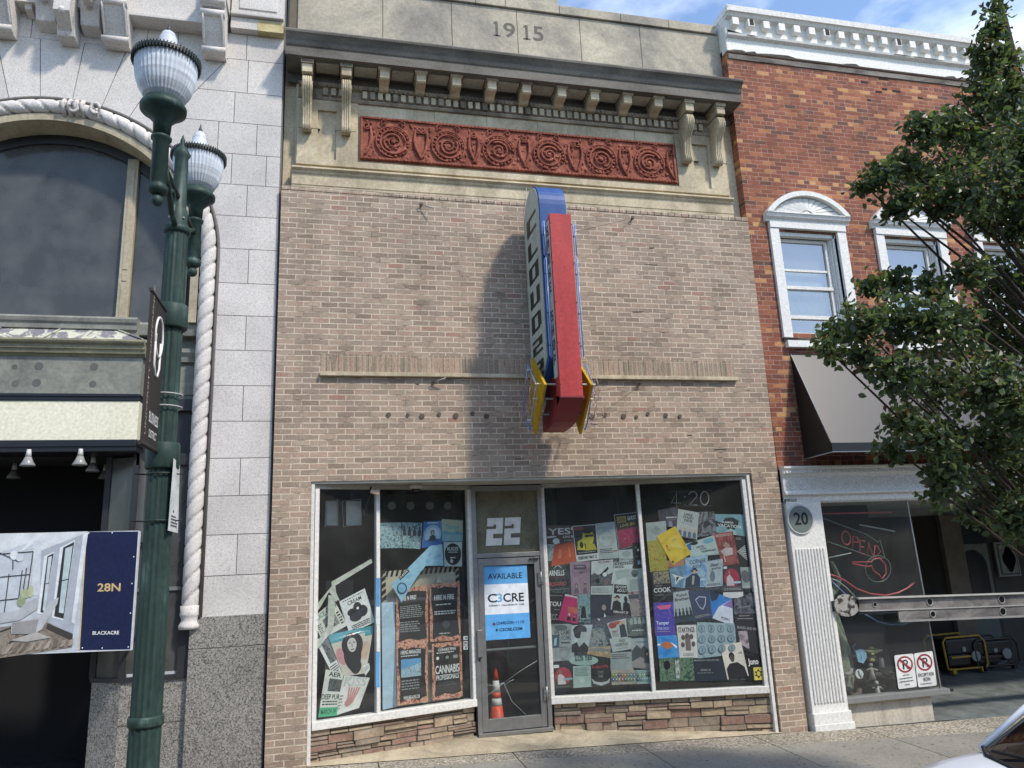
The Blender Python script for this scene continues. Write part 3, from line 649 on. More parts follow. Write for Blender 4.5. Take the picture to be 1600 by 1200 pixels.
for z in (2.02, .62):
    mb = MB(); mb.box(b-.035, b+.04, DY-.056, DY-.05, z-.08, z+.08, M_alu); mb.tube([(b+.003, DY-.058, z-.08), (b+.003, DY-.058, z+.08)], .011, 8, M_alu)
    for dz in (-.055, 0, .055):
        for dx in (-.02, .025): mb.ball((b+dx, DY-.057, z+dz), .006, paper('3a3a3a'), seg=6)
    mb.build('hinge', parent=D)
mb = MB(); mb.box(b-.14, b-.02, DY-.06, DY-.036, 2.255, 2.275, paper('26272a')); mb.build('door_closer', parent=D)
# number 22 on the transom
def digit2(mb, o, w, h, sk, y, m, dep):
    P = [(0, 1), (1, 1), (1, .42), (.42, .42), (.42, .26), (1, .26), (1, 0), (0, 0), (0, .6), (.58, .6), (.58, .76), (.42, .76), (.42, .70), (0, .70)]
    mb.prism([(o[0]+u*w+v*h*sk, y, o[1]+v*h-u*.0) for u, v in P], (0, dep, 0), m)
mb = MB(); p0 = at(759, 853, DY-.01); p1 = at(815, 808, DY-.01); w = (p1.x-p0.x-.03)/2-.02; h = p1.z-p0.z
digit2(mb, (p0.x, p0.z), w, h, .1, DY-.012, paper('d3d2cc'), .008); digit2(mb, (p0.x+w+.025, p0.z), w, h, .1, DY-.012, paper('d3d2cc'), .008)
mb.build('house_number', parent=DF)
# anchor hooks and guy wires of the blade sign
M_rust = mat('rusted_steel', '5a4a40', .8, metal=.4, var=.5, scale=20)
# ================================================================== things in the window
def bil(c, u, v): return (c[0]*(1-u)+c[1]*u)*(1-v)+(c[3]*(1-u)+c[2]*u)*v
def draw(mb, c, n, els, off=.0003):
    """flat printing on a sheet: c = world corners TL TR BR BL, n = normal to the street"""
    k = 1
    for e in els:
        o = n*off*k; k += 1
        q = lambda u, v: bil(c, u, v)+o
        t = e[0]
        if t == 'r': _, a, b, a2, b2, m = e; mb.face([q(a, b), q(a2, b), q(a2, b2), q(a, b2)], m)
        elif t == 'e':
            _, cu, cv, ru, rv, m = e; mb.face([q(cu+ru*math.cos(i*math.pi/12), cv+rv*math.sin(i*math.pi/12)) for i in range(24)], m)
        elif t == 'p': mb.face([q(u, v) for u, v in e[1]], e[2])
        elif t == 't':
            _, s, a, b, a2, b2, m = e; p = q(a, b2); add_text(mb, s, p, q(a2, b2)-p, q(a, b)-p, m)
        elif t == 'l':      # rows of print too small to read
            _, a, b, a2, b2, nr, m = e
            for i in range(nr):
                v0 = b+(b2-b)*i/nr; v1 = v0+(b2-b)/nr*.5; u = a
                ex = a2-random.uniform(0, .2)*(a2-a)
                while u < ex:
                    w = random.uniform(.04, .13); mb.face([q(u, v0), q(min(ex, u+w), v0), q(min(ex, u+w), v1), q(u, v1)], m); u += w+.02
K = paper('1b1c1d'); WH = paper('dfe1dd'); GR = paper('8b8e8d'); DG = paper('4a4d4e'); SK = paper('c9a48a')
order = [0]
def poster(kind, label, side, cpx, base, els=(), cat='poster', group='posters taped inside the shop windows', off=None):
    order[0] += 1
    o = (-.055+order[0]*.0007) if off is None else off; n = LN if side == 'L' else RN
    if side == 'D': n = Vector((0, -1, 0)); c = [at(x, y, DY+.0) for x, y in cpx]
    elif side == 'E': n = Vector((0, -1, 0)); c = [at(x, y, off) for x, y in cpx]
    else: c = [hit(x, y, side, o) for x, y in cpx]
    mb = MB(); bm_ = base if not isinstance(base, str) else paper(base)
    if cat == 'poster' and len(c) == 4 and isinstance(base, str):      # picture texture: soft tonal patches and fine print
        rp_ = random.Random(order[0]); bc = srgb(base); pe = []
        for q in range(26):
            k = rp_.choice((.72, .85, 1.15, 1.3)); cc = tuple(min(.8, max(.01, x*k+(.012 if k > 1 else 0))) for x in bc); u, v = rp_.uniform(.06, .94), rp_.uniform(.06, .94); w, h = rp_.uniform(.02, .13), rp_.uniform(.015, .1)
            pe.append(('p', [(max(.01, min(.99, u+w*math.cos(t)*rp_.uniform(.5, 1.3))), max(.01, min(.99, v+h*math.sin(t)*rp_.uniform(.5, 1.3)))) for t in (0, .9, 1.8, 2.7, 3.6, 4.5, 5.4)], paper(cc)))
        draw(mb, c, n, pe, .00001)
    mb.face(c, bm_); draw(mb, c, n, els)
    return tag(mb.build(kind, recalc=False), label, cat, group)
def head(cu, cv, s, hair, skin, body):
    return [('e', cu, cv+s*.0, s*.62, s*.62, hair), ('e', cu, cv+s*.12, s*.36, s*.46, skin), ('p', [(cu-s*1.1, cv+s*2.1), (cu-s*.9, cv+s*.9), (cu-s*.3, cv+s*.6), (cu+s*.3, cv+s*.6), (cu+s*.9, cv+s*.9), (cu+s*1.1, cv+s*2.1)], body)]
def band(v, n, m, s=.09, u0=.12, u1=.88, m2=None):
    r = []
    for i in range(n):
        u = u0+(u1-u0)*i/max(1, n-1); r += [('p', [(u-s*.8, v+s*3.4), (u-s*.7, v+s*1.2), (u, v+s*.7), (u+s*.7, v+s*1.2), (u+s*.8, v+s*3.4)], m), ('e', u, v+s*.3, s*.42, s*.6, m2 or m)]
    return r
CP = 'concert_poster'
# ---- leftmost pane
poster('black_white_poster', 'black and white poster half hidden under the teal cornered poster of long hair', 'L', [(492, 1000), (511, 993), (536, 1056), (526, 1066)], WH, [('r', .3, 0, 1, .6, mottle(['26282a', '8b8d8c'], 30)), ('l', .1, .65, .95, .95, 6, K)])
poster(CP, 'white poster with green heading ALICE COO leaning behind white tape', 'L', [(487, 967), (522, 937), (543, 977), (503, 999)], paper('d8dacf'), [('t', 'ALICE COO', .03, .03, .97, .24, paper('2f8d6f')), ('r', .3, .32, .8, .8, mottle(['34363a', '9a9d9b', '5b5e60'], 30)), ('l', .05, .4, .22, .9, 6, K), ('l', .84, .4, .97, .9, 5, K)])
poster(CP, 'white poster headed CREAM above a black drawing of three figures', 'L', [(530, 940), (570, 919), (586, 972), (546, 990)], WH, [('l', .1, .05, .9, .1, 1, K), ('t', 'CREAM', .25, .12, .78, .24, K), ('e', .3, .45, .16, .1, K), ('e', .55, .38, .15, .13, K), ('e', .68, .55, .2, .16, K), ('e', .42, .6, .25, .16, K), ('e', .55, .42, .05, .04, WH), ('l', .15, .82, .9, .97, 3, K)])
poster(CP, 'white poster headed DEEP PU with black band photo and green foot', 'L', [(509, 1046), (537, 1051), (526, 1118), (497, 1121)], paper('d4d7cd'), [('t', 'AER', .2, .03, .9, .13, K), ('r', .28, .17, .98, .45, mottle(['202224', '6d706f'], 40)), ('t', 'DEEP PUR', .02, .52, 1, .63, K), ('l', .1, .66, .95, .78, 2, K), ('r', 0, .8, 1, 1, paper('3fa87c')), ('t', 'MARCH 14', .1, .84, .9, .95, paper('17493a'))])
poster(CP, 'curling pale poster with grey outlined KISS above a red hand print', 'L', [(538, 1055), (578, 1059), (561, 1106), (521, 1119)], paper('dadad2'), [('t', 'KISS', .08, .04, .92, .28, paper('9a9c99')), ('t', 'KISS', .1, .05, .9, .27, paper('c2c4c0'))]+[('p', [(.3+i*.1, .3), (.36+i*.1, .3), (.45+i*.05, .75), (.38+i*.05, .75)], paper('c48a86')) for i in range(5)]+[('e', .47, .72, .16, .12, paper('b9807c')), ('l', .05, .5, .2, .9, 5, GR)])
poster('portrait_poster', 'poster with teal corners showing a face inside a mass of long black hair', 'L', [(512, 992), (584, 977), (572, 1052), (537, 1057)], paper('cfc8b8'), [('p', [(0, 0), (1, 0), (1, .12), (.75, .12), (.25, .2), (0, .22)], paper('3b97a3')), ('r', .82, 0, 1, .2, paper('3b97a3')), ('e', .15, .55, .14, .2, paper('c98f92')), ('e', .85, .5, .12, .2, paper('cdb19a')), ('e', .5, .38, .28, .32, K), ('e', .48, .62, .27, .3, K), ('e', .55, .82, .22, .16, K), ('e', .49, .33, .12, .16, paper('c9c4bf')), ('r', .41, .27, .47, .29, K), ('r', .52, .27, .58, .29, K), ('r', .45, .42, .54, .44, K), ('r', .48, .3, .5, .38, DG)])
poster('white_paper_note', 'crumpled white note pinned low on the long haired portrait poster', 'L', [(566, 1041), (577, 1036), (578, 1046), (571, 1056)], WH, [('l', .1, .2, .9, .7, 3, GR)], 'note')
for lab, pts in (('bent white masking strip crossing the left end pane below the hanging panels', [(491, 960), (492, 948), (518, 916), (524, 923), (531, 939), (524, 936), (514, 925), (500, 950)]), ('long white masking strip slanting up to the right in the left pane', [(519, 937), (518, 909), (580, 873), (582, 879), (524, 915), (527, 940)]), ('torn white strip hanging down over the green headed poster', [(513, 930), (524, 930), (523, 965), (520, 985), (488, 1024), (486, 1018), (512, 978)])):
    mb = MB(); order[0] += 1; c = [hit(x, y, 'L', -.012+order[0]*.0002) for x, y in pts]; mb.face(c, stained('masking_tape', 'c6c8bb', 'a5a899', .6, 14, .2, .3, .6, (1, 1, 1))); tag(mb.build('paper_strip', recalc=False), lab, 'tape', 'torn white paper strips on the left pane')
# ---- second pane
M_haz = paper('b8b29c')
els = []
for i in range(16): els += [('p', [(i/16, 0), (i/16+.03, 0), (i/16+.01, .045), (i/16-.02, .045)], K)]
for i in range(20): els += [('p', [(0, i/20), (.05, i/20-.02), (.05, i/20+.01), (0, i/20+.03)], K), ('p', [(.95, i/20), (1, i/20-.02), (1, i/20+.01), (.95, i/20+.03)], K)]
fan = []
for cx, cy, r in ((.27, .36, .15), (.73, .36, .15)):
    fan += [('e', cx, cy, r, r*.62, paper('4e4b3f')), ('e', cx, cy, r*.93, r*.57, M_haz)]
    for k in range(3):
        a = k*2.094+.5; fan += [('p', [(cx, cy)]+[(cx+r*.88*math.cos(a+j*.2), cy+r*.55*math.sin(a+j*.2)) for j in range(6)], paper('6f6a59'))]
    fan += [('e', cx, cy, r*.25, r*.15, M_haz)]
poster('wall_board', 'beige board with black hazard striped border and fan symbols behind the flyers', 'L', [(596, 893), (717, 884), (719, 1090), (599, 1108)], M_haz, els+fan+[('p', [(.68, .12), (.76, .12), (.72, .06)], paper('cfcbb8'))], 'board', None, off=-.12)
poster('blue_paper_sheet', 'pale blue sheet standing against the glass left of the flame bordered flyers', 'L', [(596, 942), (617, 940), (620, 1104), (598, 1109)], paper('a9c3d4'), [('p', [(.85, 0), (1, 0), (1, 1), (.7, 1), (.98, .3)], paper('6d8494'))], 'paper')
poster('magazine_page', 'grey blue page with a concert crowd at the left of the upper page row', 'L', [(594, 817), (627, 816), (628, 856), (594, 857)], mottle(['2c4048', '6f939c', 'a3bcc0', '3a525b'], 26), [('t', 'PSYCHIC POEMS', .02, .02, .98, .1, paper('a9c0c2')), ('l', .05, .15, .4, .3, 3, paper('c2d2d2'))])
poster('magazine_page', 'grey blue page of standing figures left of the blue portrait page', 'L', [(628, 816), (660, 817), (657, 858), (629, 856)], mottle(['20343c', '6d8c94', '9cb3b5'], 34), band(.18, 4, paper('243036'), .1))
poster('blue_portrait_page', 'bright blue page with a starburst round a dark haired man', 'L', [(662, 815), (690, 814), (692, 852), (659, 856)], paper('2b6fae'), [('e', .5, .5, .45, .36, paper('8fb9d2')), ('e', .5, .52, .36, .28, paper('b8d2de')), ('p', [(0, .8), (.3, .7), (.7, .7), (1, .8), (1, 1), (0, 1)], paper('1d5fa8'))]+head(.5, .45, .16, K, paper('a7b9bb'), paper('27333d'))+[('r', .2, .04, .8, .09, paper('a9c9df'))])
poster('script_poster', 'pale yellow over blue poster with faint teal script above the round logo', 'L', [(690, 811), (723, 813), (723, 846), (691, 846)], paper('aab49a'), [('r', 0, .55, 1, 1, paper('7fa9b2')), ('p', [(0, .6), (.2, .5), (.4, .6), (.7, .5), (1, .62), (1, .7), (0, .7)], paper('5f97a4')), ('t', 'Thunder', .15, .22, .85, .45, paper('5aa0a4'))])
poster('round_logo_poster', 'white square poster with a black disc logo beside the door frame', 'L', [(693, 847), (722, 847), (722, 885), (694, 885)], paper('b3c1bd'), [('e', .5, .5, .45, .45, K), ('t', 'MURDER', .2, .2, .8, .36, paper('b3c1bd')), ('r', .25, .4, .75, .43, paper('b3c1bd')), ('l', .35, .62, .65, .7, 1, WH), ('e', .42, .78, .08, .08, paper('b3c1bd'))])
fl = mottle(['2b1d1b', 'a05a4a', 'c58e72', 'd8ab92', '7e3c38'], 22)
def flame(label, c, els): return poster('recruiting_flyer', label, 'L', c, fl, [('p', [(.06, .05), (.3, .09), (.5, .06), (.94, .1), (.9, .5), (.96, .9), (.7, .94), (.4, .9), (.08, .95), (.11, .6), (.05, .3)], paper('1b1918'))]+els, 'flyer', 'flame bordered recruiting flyers')
flame('flame bordered flyer with question heading, upper left of the four', [(619, 921), (669, 914), (669, 1005), (619, 1008)], [('t', 'HIRE N FIRE?', .12, .14, .62, .22, WH), ('l', .12, .32, .85, .55, 7, GR), ('l', .12, .6, .8, .8, 5, GR)])
flame('flame bordered flyer with round mark, upper right of the four', [(671, 913), (718, 909), (720, 1000), (672, 1003)], [('t', 'HIRE N FIRE', .15, .2, .8, .29, WH), ('l', .2, .36, .8, .4, 1, WH), ('l', .15, .48, .85, .56, 2, WH), ('e', .52, .72, .12, .07, DG), ('l', .3, .86, .7, .89, 1, WH)])
flame('flame bordered flyer headed HIRING MANAGERS with a street picture', [(619, 1008), (668, 1004), (669, 1096), (621, 1103)], [('t', 'HIRING MANAGERS', .14, .1, .78, .17, WH), ('l', .14, .19, .78, .22, 1, WH), ('r', .14, .25, .78, .55, mottle(['6f97b4', 'a7bfc9', '5d6667'], 20)), ('p', [(.14, .25), (.78, .25), (.78, .33), (.14, .42)], paper('5f9ac8')), ('l', .14, .6, .78, .78, 4, GR), ('t', 'WWW.HIRE-N-FIRE.COM', .2, .86, .72, .92, WH)])
flame('flame bordered flyer reading CANNABIS PROFESSIONALS', [(675, 1006), (721, 1001), (723, 1088), (676, 1095)], [('t', 'CONNECTING', .2, .1, .8, .15, WH), ('l', .15, .17, .85, .2, 1, WH), ('e', .18, .27, .05, .03, WH), ('e', .5, .27, .06, .03, GR), ('r', .7, .24, .86, .3, GR), ('t', 'CANNABIS', .1, .4, .9, .55, WH), ('t', 'PROFESSIONALS', .12, .57, .88, .66, WH), ('l', .2, .7, .85, .78, 3, DG)])
c = [(672, 853), (691, 850), (693, 884), (668, 884), (665, 884), (651, 902), (628, 941), (611, 913), (640, 885)]
mb = MB(); P_ = [hit(x, y, 'L', -.004) for x, y in c]; P_[6] += LN*-.01
mb.face(P_, mottle(['6fa0bd', '96bfd0', '7fadc2'], 8))
mb.face([hit(x, y, 'L', -.003) for x, y in ((622, 902), (637, 888), (640, 893), (625, 907))], K); p = hit(623.5, 906, 'L', -.0025); add_text(mb, 'CLASSIC', p, hit(638, 892.5, 'L', -.0025)-p, hit(622.5, 902.5, 'L', -.0025)-p, WH)
mb.face([hit(628+8*math.cos(i*.4), 919+9*math.sin(i*.4), 'L', -.003) for i in range(16)], paper('24475e')); mb.face([hit(628+6*math.cos(i*.4), 919+7*math.sin(i*.4), 'L', -.0028) for i in range(16)], paper('7fb0cc'))
tag(mb.build('folded_poster', recalc=False), 'light blue poster folded over diagonally and hanging to a point', 'poster', 'posters taped inside the shop windows')
for i, (y, col) in enumerate(((994, 'c9cdcf'), (1002, 'b8503f'), (1009, 'b9c2cb'))):
    poster('card_sticker', ['grey payment sticker, top of three beside the door', 'red and white payment sticker, middle of three beside the door', 'pale blue payment sticker, lowest of three beside the door'][i], 'L', [(724, y), (731, y-.5), (731, y+6), (724, y+6)], paper('d5d8d9'), [('e', .35, .5, .25, .3, paper(col)), ('e', .62, .5, .25, .3, paper('6f7f95'))], 'sticker', 'payment stickers beside the door')
# ---- third pane
poster('backing_paper', 'grey backing papers glimpsed between the posters of the third pane', 'R', [(854, 876), (1000, 850), (1022, 1068), (866, 1075)], mottle(['4c5051', '83898a', '9fa5a3', '626667'], 22), [], 'paper', None, off=-.058)
poster('backing_paper', 'dark backing papers glimpsed between the posters of the fourth pane', 'R', [(1014, 848), (1162, 838), (1192, 1062), (1032, 1066)], mottle(['2d3133', '5c6365', '7b8384', '43484b'], 22), [], 'paper', None, off=-.058)
poster(CP, 'pale landscape poster under the brown YES poster', 'R', [(852, 850), (868, 850), (870, 876), (854, 877)], mottle(['a9b7b4', '6f8286', 'c2ccc7'], 20), [])
poster(CP, 'brown poster lettered YES with a white state outline', 'R', [(851, 821), (895, 821), (897, 848), (852, 851)], paper('57433d'), [('t', "YES'", .12, .15, .98, .5, paper('cfcfc8')), ('t', 'ON 8', .62, .58, .98, .7, paper('cfcfc8')), ('p', [(.03, .6), (.3, .55), (.42, .6), (.2, .68), (.05, .66)], WH), ('e', .38, .85, .12, .16, WH), ('p', [(.3, .98), (.32, .75), (.45, .7), (.5, .98)], WH), ('t', 'NOVEMBER', .66, .8, .98, .88, GR)])
poster(CP, 'tall black poster lettered ARNELLS with a pale palm', 'R', [(853, 880), (889, 879), (891, 926), (855, 929)], mottle(['1d1e20', '2c3236', '4b5a58'], 16), [('t', 'ARNELLS', .12, .24, .78, .42, WH), ('p', [(.3, .2), (.5, .02), (.72, .2), (.5, .1)], paper('9db0a8')), ('r', .18, .46, .78, .49, paper('7a3430')), ('t', 'ROSARIO', .1, .62, .85, .75, paper('b4584a')), ('l', .05, .85, .95, .89, 1, GR)])
poster(CP, 'plain burnt orange poster slipped over the YES poster', 'R', [(867, 851), (896, 847), (902, 879), (861, 885)], mottle(['a5482a', 'b9532f', 'b04e2c'], 10), [('l', .25, .25, .4, .7, 9, paper('cf8f70')), ('l', .7, .25, .8, .7, 9, paper('cf8f70'))])
poster(CP, 'pale grey poster with a faint ring between yellow portrait and magenta poster', 'R', [(931, 818), (960, 815), (967, 872), (936, 874)], paper('a6b1af'), [('e', .45, .45, .4, .24, paper('939f9e')), ('e', .45, .45, .36, .21, paper('a9b4b2')), ('t', 'BEAT FUN', .25, .38, .75, .48, paper('8a9796')), ('l', .08, .12, .92, .2, 2, paper('7c9ba0')), ('l', .1, .72, .85, .86, 3, DG), ('r', .75, .78, .95, .81, paper('a04a44'))])
poster('sketch_poster', 'small pencil sketch poster below the magenta crowd poster', 'R', [(966, 860), (990, 858), (991, 878), (968, 877)], paper('b3bbb8'), [('e', .5, .35, .3, .25, paper('98a2a1')), ('t', 'BACK YOUR', .08, .72, .95, .92, DG)])
poster('portrait_poster', 'black poster with a yellow man in sunglasses holding a phone', 'R', [(894, 822), (931, 819), (936, 874), (901, 878)], paper('c9cbc6'), [('r', .03, .02, .97, .82, paper('1f2022')), ('e', .62, .35, .24, .24, paper('b7ae2c')), ('p', [(.1, .68), (.15, .45), (.4, .35), (.45, .7)], paper('bdb331')), ('p', [(.45, .72), (.5, .5), (.85, .55), (.95, .72)], paper('a79e28')), ('r', .48, .28, .84, .34, K), ('e', .3, .55, .08, .09, K), ('r', .08, .04, .45, .13, paper('8c3c38')), ('e', .62, .18, .2, .07, K), ('l', .12, .75, .92, .8, 1, GR), ('t', 'FEBRUARY MAY 12', .1, .86, .92, .95, DG)])
poster(CP, 'black poster with yellow badge over a crimson crowd, top right of its pane', 'R', [(959, 804), (996, 800), (1003, 849), (967, 860)], paper('8d9492'), [('r', .03, .02, .97, .98, paper('241a1e')), ('r', .1, .08, .48, .26, paper('9a8f35')), ('t', 'GREEN', .14, .12, .44, .22, paper('4a2a20')), ('t', 'GHOST', .54, .1, .92, .22, WH), ('t', 'LIVE IN', .2, .3, .8, .38, paper('b4a832')), ('r', .05, .45, .95, .96, mottle(['4c1427', 'a52a50', '6f1c38', 'b8476a'], 30))])
poster('photo_poster', 'poster of a cannon on a field under black and red heading', 'R', [(924, 877), (958, 874), (958, 929), (923, 929)], paper('bfc6c3'), [('t', 'THE RUMBLE', .3, .02, .9, .08, paper('6d3532')), ('p', [(0, .42), (.15, .35), (.3, .42), (.6, .36), (.8, .42), (1, .36), (1, .75), (0, .75)], mottle(['2c3034', '6f7376'], 30)), ('p', [(.4, .42), (.75, .2), (.8, .26), (.5, .48)], K), ('e', .62, .42, .1, .06, paper('d4d8d4')), ('e', .3, .6, .1, .07, K), ('e', .7, .62, .09, .07, paper('7d5f5c')), ('l', .05, .8, .9, .97, 4, GR)])
poster('mauve_poster', 'mauve poster of two small faces below a dark label', 'R', [(890, 878), (922, 877), (922, 929), (893, 930)], mottle(['8a7480', '9b8492', '7f6a77'], 7), [('r', .2, .1, .8, .24, paper('4a4453')), ('l', .26, .14, .74, .2, 1, paper('b3a3b0')), ('e', .55, .33, .12, .03, paper('6a4554'))]+head(.28, .72, .11, DG, paper('b89b93'), paper('6f5c68'))+head(.74, .72, .11, K, paper('b89b93'), paper('6f5c68')))
poster('typographic_poster', 'white poster with black lettering bars under the small sketch poster', 'R', [(960, 878), (991, 876), (980, 915), (955, 912)], paper('c3cac6'), [('r', .02, .02, .28, .14, K), ('r', .31, .02, .63, .14, K), ('r', .66, .02, .98, .14, K), ('t', 'THEY', .05, .05, .25, .11, WH), ('t', 'TURNED', .34, .05, .6, .11, WH), ('t', 'BLIND', .7, .05, .94, .11, WH), ('l', .05, .18, .6, .3, 2, K), ('p', [(.1, .4), (.8, .35), (.9, .6), (.3, .8)], paper('9fb0aa'))])
poster('grey_print', 'pale grey print with a small dark emblem beside the central mullion', 'R', [(977, 889), (1008, 887), (1012, 931), (981, 933)], paper('adb8b5'), [('e', .45, .18, .17, .14, paper('5d6664')), ('p', [(.35, .2), (.55, .2), (.45, .3)], K), ('r', .15, .38, .85, .78, paper('929f9c')), ('l', .15, .86, .9, .95, 2, DG)])
poster('black_sticker', 'narrow black sign with a small blue shirt overlapping the mullion edge', 'R', [(988, 848), (1004, 846), (1008, 887), (991, 889)], paper('1a1c1f'), [('e', .5, .3, .1, .05, WH), ('e', .3, .2, .06, .04, GR), ('r', .35, .7, .62, .85, paper('93b6cc')), ('r', .1, .53, .9, .54, GR)], 'sign', None)
poster(CP, 'black poster lettered TOU left edge of the third pane', 'R', [(855, 926), (883, 927), (877, 972), (858, 973)], K, [('l', .1, .08, .9, .12, 1, GR), ('t', 'TOU', .06, .3, .85, .45, WH), ('l', .4, .56, .8, .6, 1, GR), ('t', 'ECC', .08, .72, .7, .92, GR)])
poster('pink_abstract_poster', 'dull pink abstract poster touching the mullion below the grey print', 'R', [(981, 925), (1011, 922), (1014, 962), (986, 963)], mottle(['5c4a50', '9c858c', 'b3a1a3', '6f5660'], 26), [('r', 0, .12, .55, .3, paper('49525f')), ('r', .02, .4, .48, .95, paper('99908b'))])
poster('band_photo_poster', 'dark grey green poster with pale band silhouettes above the mountain poster', 'R', [(979, 964), (1013, 961), (1017, 992), (981, 994)], mottle(['3b4340', '5b6660', '77817b'], 12), band(.1, 4, paper('a9b1ac'), .09, .2, .75)+[('l', .2, .7, .85, .8, 1, WH)])
poster('rock_photo_poster', 'teal poster with a pale disc and a standing pair next to the magenta poster', 'R', [(902, 930), (923, 928), (924, 973), (902, 972)], mottle(['39565a', '6e8f90', '9ab0ab'], 24), [('e', .5, .22, .38, .17, mottle(['8fabb0', '5d7f86'], 40)), ('p', [(.25, .85), (.3, .5), (.45, .4), (.6, .5), (.65, .85)], K), ('t', "IT'S MAY", .1, .88, .9, .97, K)])
poster('magenta_poster', 'tilted magenta poster with yellow lettering and two small heads', 'R', [(883, 928), (902, 932), (903, 975), (872, 969)], mottle(['a8235a', 'bb2f68'], 5), [('r', 0, 0, 1, .07, paper('cbb6bb')), ('t', 'WANDA', .35, .42, .95, .54, paper('d58a32')), ('t', 'SYKES', .42, .55, .95, .64, paper('d58a32'))]+head(.52, .72, .1, paper('c9b3a4'), SK, K)+head(.8, .74, .08, K, SK, K))
poster('portrait_poster', 'navy poster of a grey haired man with his chin on his hand', 'R', [(922, 931), (953, 931), (957, 974), (923, 975)], paper('262b3d'), head(.66, .42, .17, paper('8f8f90'), paper('b69c90'), paper('1c202f'))+[('p', [(.62, .78), (.66, .62), (.74, .74)], paper('d5dadf')), ('p', [(.3, .8), (.45, .85), (.4, .9)], WH), ('r', .63, .41, .69, .42, K)])
poster('portrait_poster', 'white poster of two people in black hats and coats under a black heading', 'R', [(958, 913), (979, 914), (987, 966), (953, 964)], paper('b9c3bf'), [('r', .1, 0, 1, .28, K), ('t', 'OLD CROW', .2, .03, .95, .11, WH), ('t', 'ADULT', .3, .14, .95, .22, WH), ('e', .32, .4, .22, .02, K), ('e', .32, .37, .11, .05, K), ('e', .32, .44, .08, .05, SK), ('p', [(.05, .85), (.1, .52), (.32, .48), (.52, .55), (.55, .85)], K), ('e', .82, .44, .1, .1, K), ('p', [(.6, .85), (.66, .55), (.84, .5), (1, .58), (1, .85)], K), ('r', 0, .78, 1, 1, K), ('t', 'FEBRUARY 24', .15, .8, .85, .87, WH)])
poster('typographic_poster', 'grey poster with ornate lettering WE CAME left edge of the third pane', 'R', [(860, 975), (893, 975), (898, 1031), (862, 1034)], mottle(['7b8282', '969c9b', 'a5abaa'], 6), [('e', .5, .1, .3, .08, paper('5d6466')), ('t', 'WE CAME', .15, .16, .9, .3, paper('4a4f56')), ('t', 'HOME', .45, .32, .92, .44, paper('5b6068')), ('r', .45, .5, .85, .53, K), ('l', .4, .62, .8, .66, 1, DG)])
poster('small_photo_card', 'small blue photo card stuck on the grey ornate poster', 'R', [(861, 992), (874, 992), (874, 1012), (862, 1013)], paper('39525e'), [('p', [(.3, .8), (.4, .3), (.7, .2), (.6, .8)], paper('9fbfca'))], 'card', None)
poster('portrait_poster', 'black and white poster of a dark haired man in profile', 'R', [(893, 977), (926, 976), (918, 1020), (893, 1019)], paper('b5bfbd'), [('e', .42, .2, .34, .2, K), ('e', .35, .33, .22, .16, K), ('p', [(.48, .25), (.72, .25), (.8, .4), (.7, .55), (.45, .56)], paper('aeb7b5')), ('p', [(0, 1), (.02, .72), (.3, .62), (.45, .8), (.7, .62), (1, .8), (1, 1)], paper('232527')), ('p', [(.3, .62), (.5, .55), (.55, .62), (.44, .8)], paper('a9b2b0'))])
poster('beach_photo_poster', 'torn sandy beach poster below a gap in the middle of the third pane', 'R', [(917, 1012), (954, 1009), (954, 1028), (918, 1023)], mottle(['bfa77f', '9c8768', 'cdbd9a'], 9), [('p', [(0, .2), (.5, .1), (1, .3), (1, .5), (0, .45)], paper('8b8d8c'))])
poster('couple_poster', 'white poster with red plumes and a couple in black suits', 'R', [(948, 974), (978, 966), (981, 996), (957, 999)], paper('bac2bf'), [('e', .25, .2, .22, .18, paper('a34535')), ('e', .5, .12, .25, .1, paper('b0503c')), ('p', [(.55, .95), (.6, .3), (.75, .2), (.9, .3), (.98, .95)], paper('2c3944')), ('e', .68, .2, .08, .1, SK), ('e', .85, .18, .08, .1, SK), ('t', 'GREAT', .12, .5, .5, .62, paper('9c4a44')), ('l', .1, .66, .5, .9, 3, GR)])
poster('name_poster', 'plain white poster with two lines of black capitals beside the mountain poster', 'R', [(952, 998), (986, 996), (987, 1014), (957, 1019)], paper('b4bdb8'), [('t', 'ANDY', .42, .1, .75, .32, DG), ('t', 'HUGHES TOUR', .2, .42, .85, .66, DG), ('l', .2, .78, .9, .9, 1, GR)])
poster('pale_print', 'washed out print above the cartoon posters', 'R', [(954, 1020), (987, 1018), (990, 1047), (954, 1048)], mottle(['939c99', 'a6aeaa'], 8), [('l', .05, .1, .9, .4, 3, DG)])
poster('mountain_poster', 'black and white poster of a person seated below a mountain, lower right by the mullion', 'R', [(986, 998), (1019, 996), (1021, 1046), (988, 1043)], paper('a9b2b1'), [('p', [(0, .45), (.25, .22), (.45, .35), (.6, .25), (1, .5), (1, .75), (0, .8)], paper('414a4f')), ('p', [(0, .8), (.4, .62), (1, .82), (1, 1), (0, 1)], paper('98918d')), ('e', .72, .5, .1, .09, K), ('p', [(.55, .82), (.62, .55), (.82, .55), (.9, .82)], paper('3d4348')), ('e', .72, .52, .05, .05, SK), ('t', 'HOMECOMING', .2, .1, .75, .15, paper('5d7f92'))])
poster('mint_text_poster', 'pale mint poster of small print under the oval label', 'R', [(895, 1041), (923, 1040), (924, 1073), (896, 1075)], paper('a7bcb2'), [('l', .1, .08, .9, .5, 6, paper('5d7770')), ('e', .5, .7, .12, .08, paper('bccbc2'))])
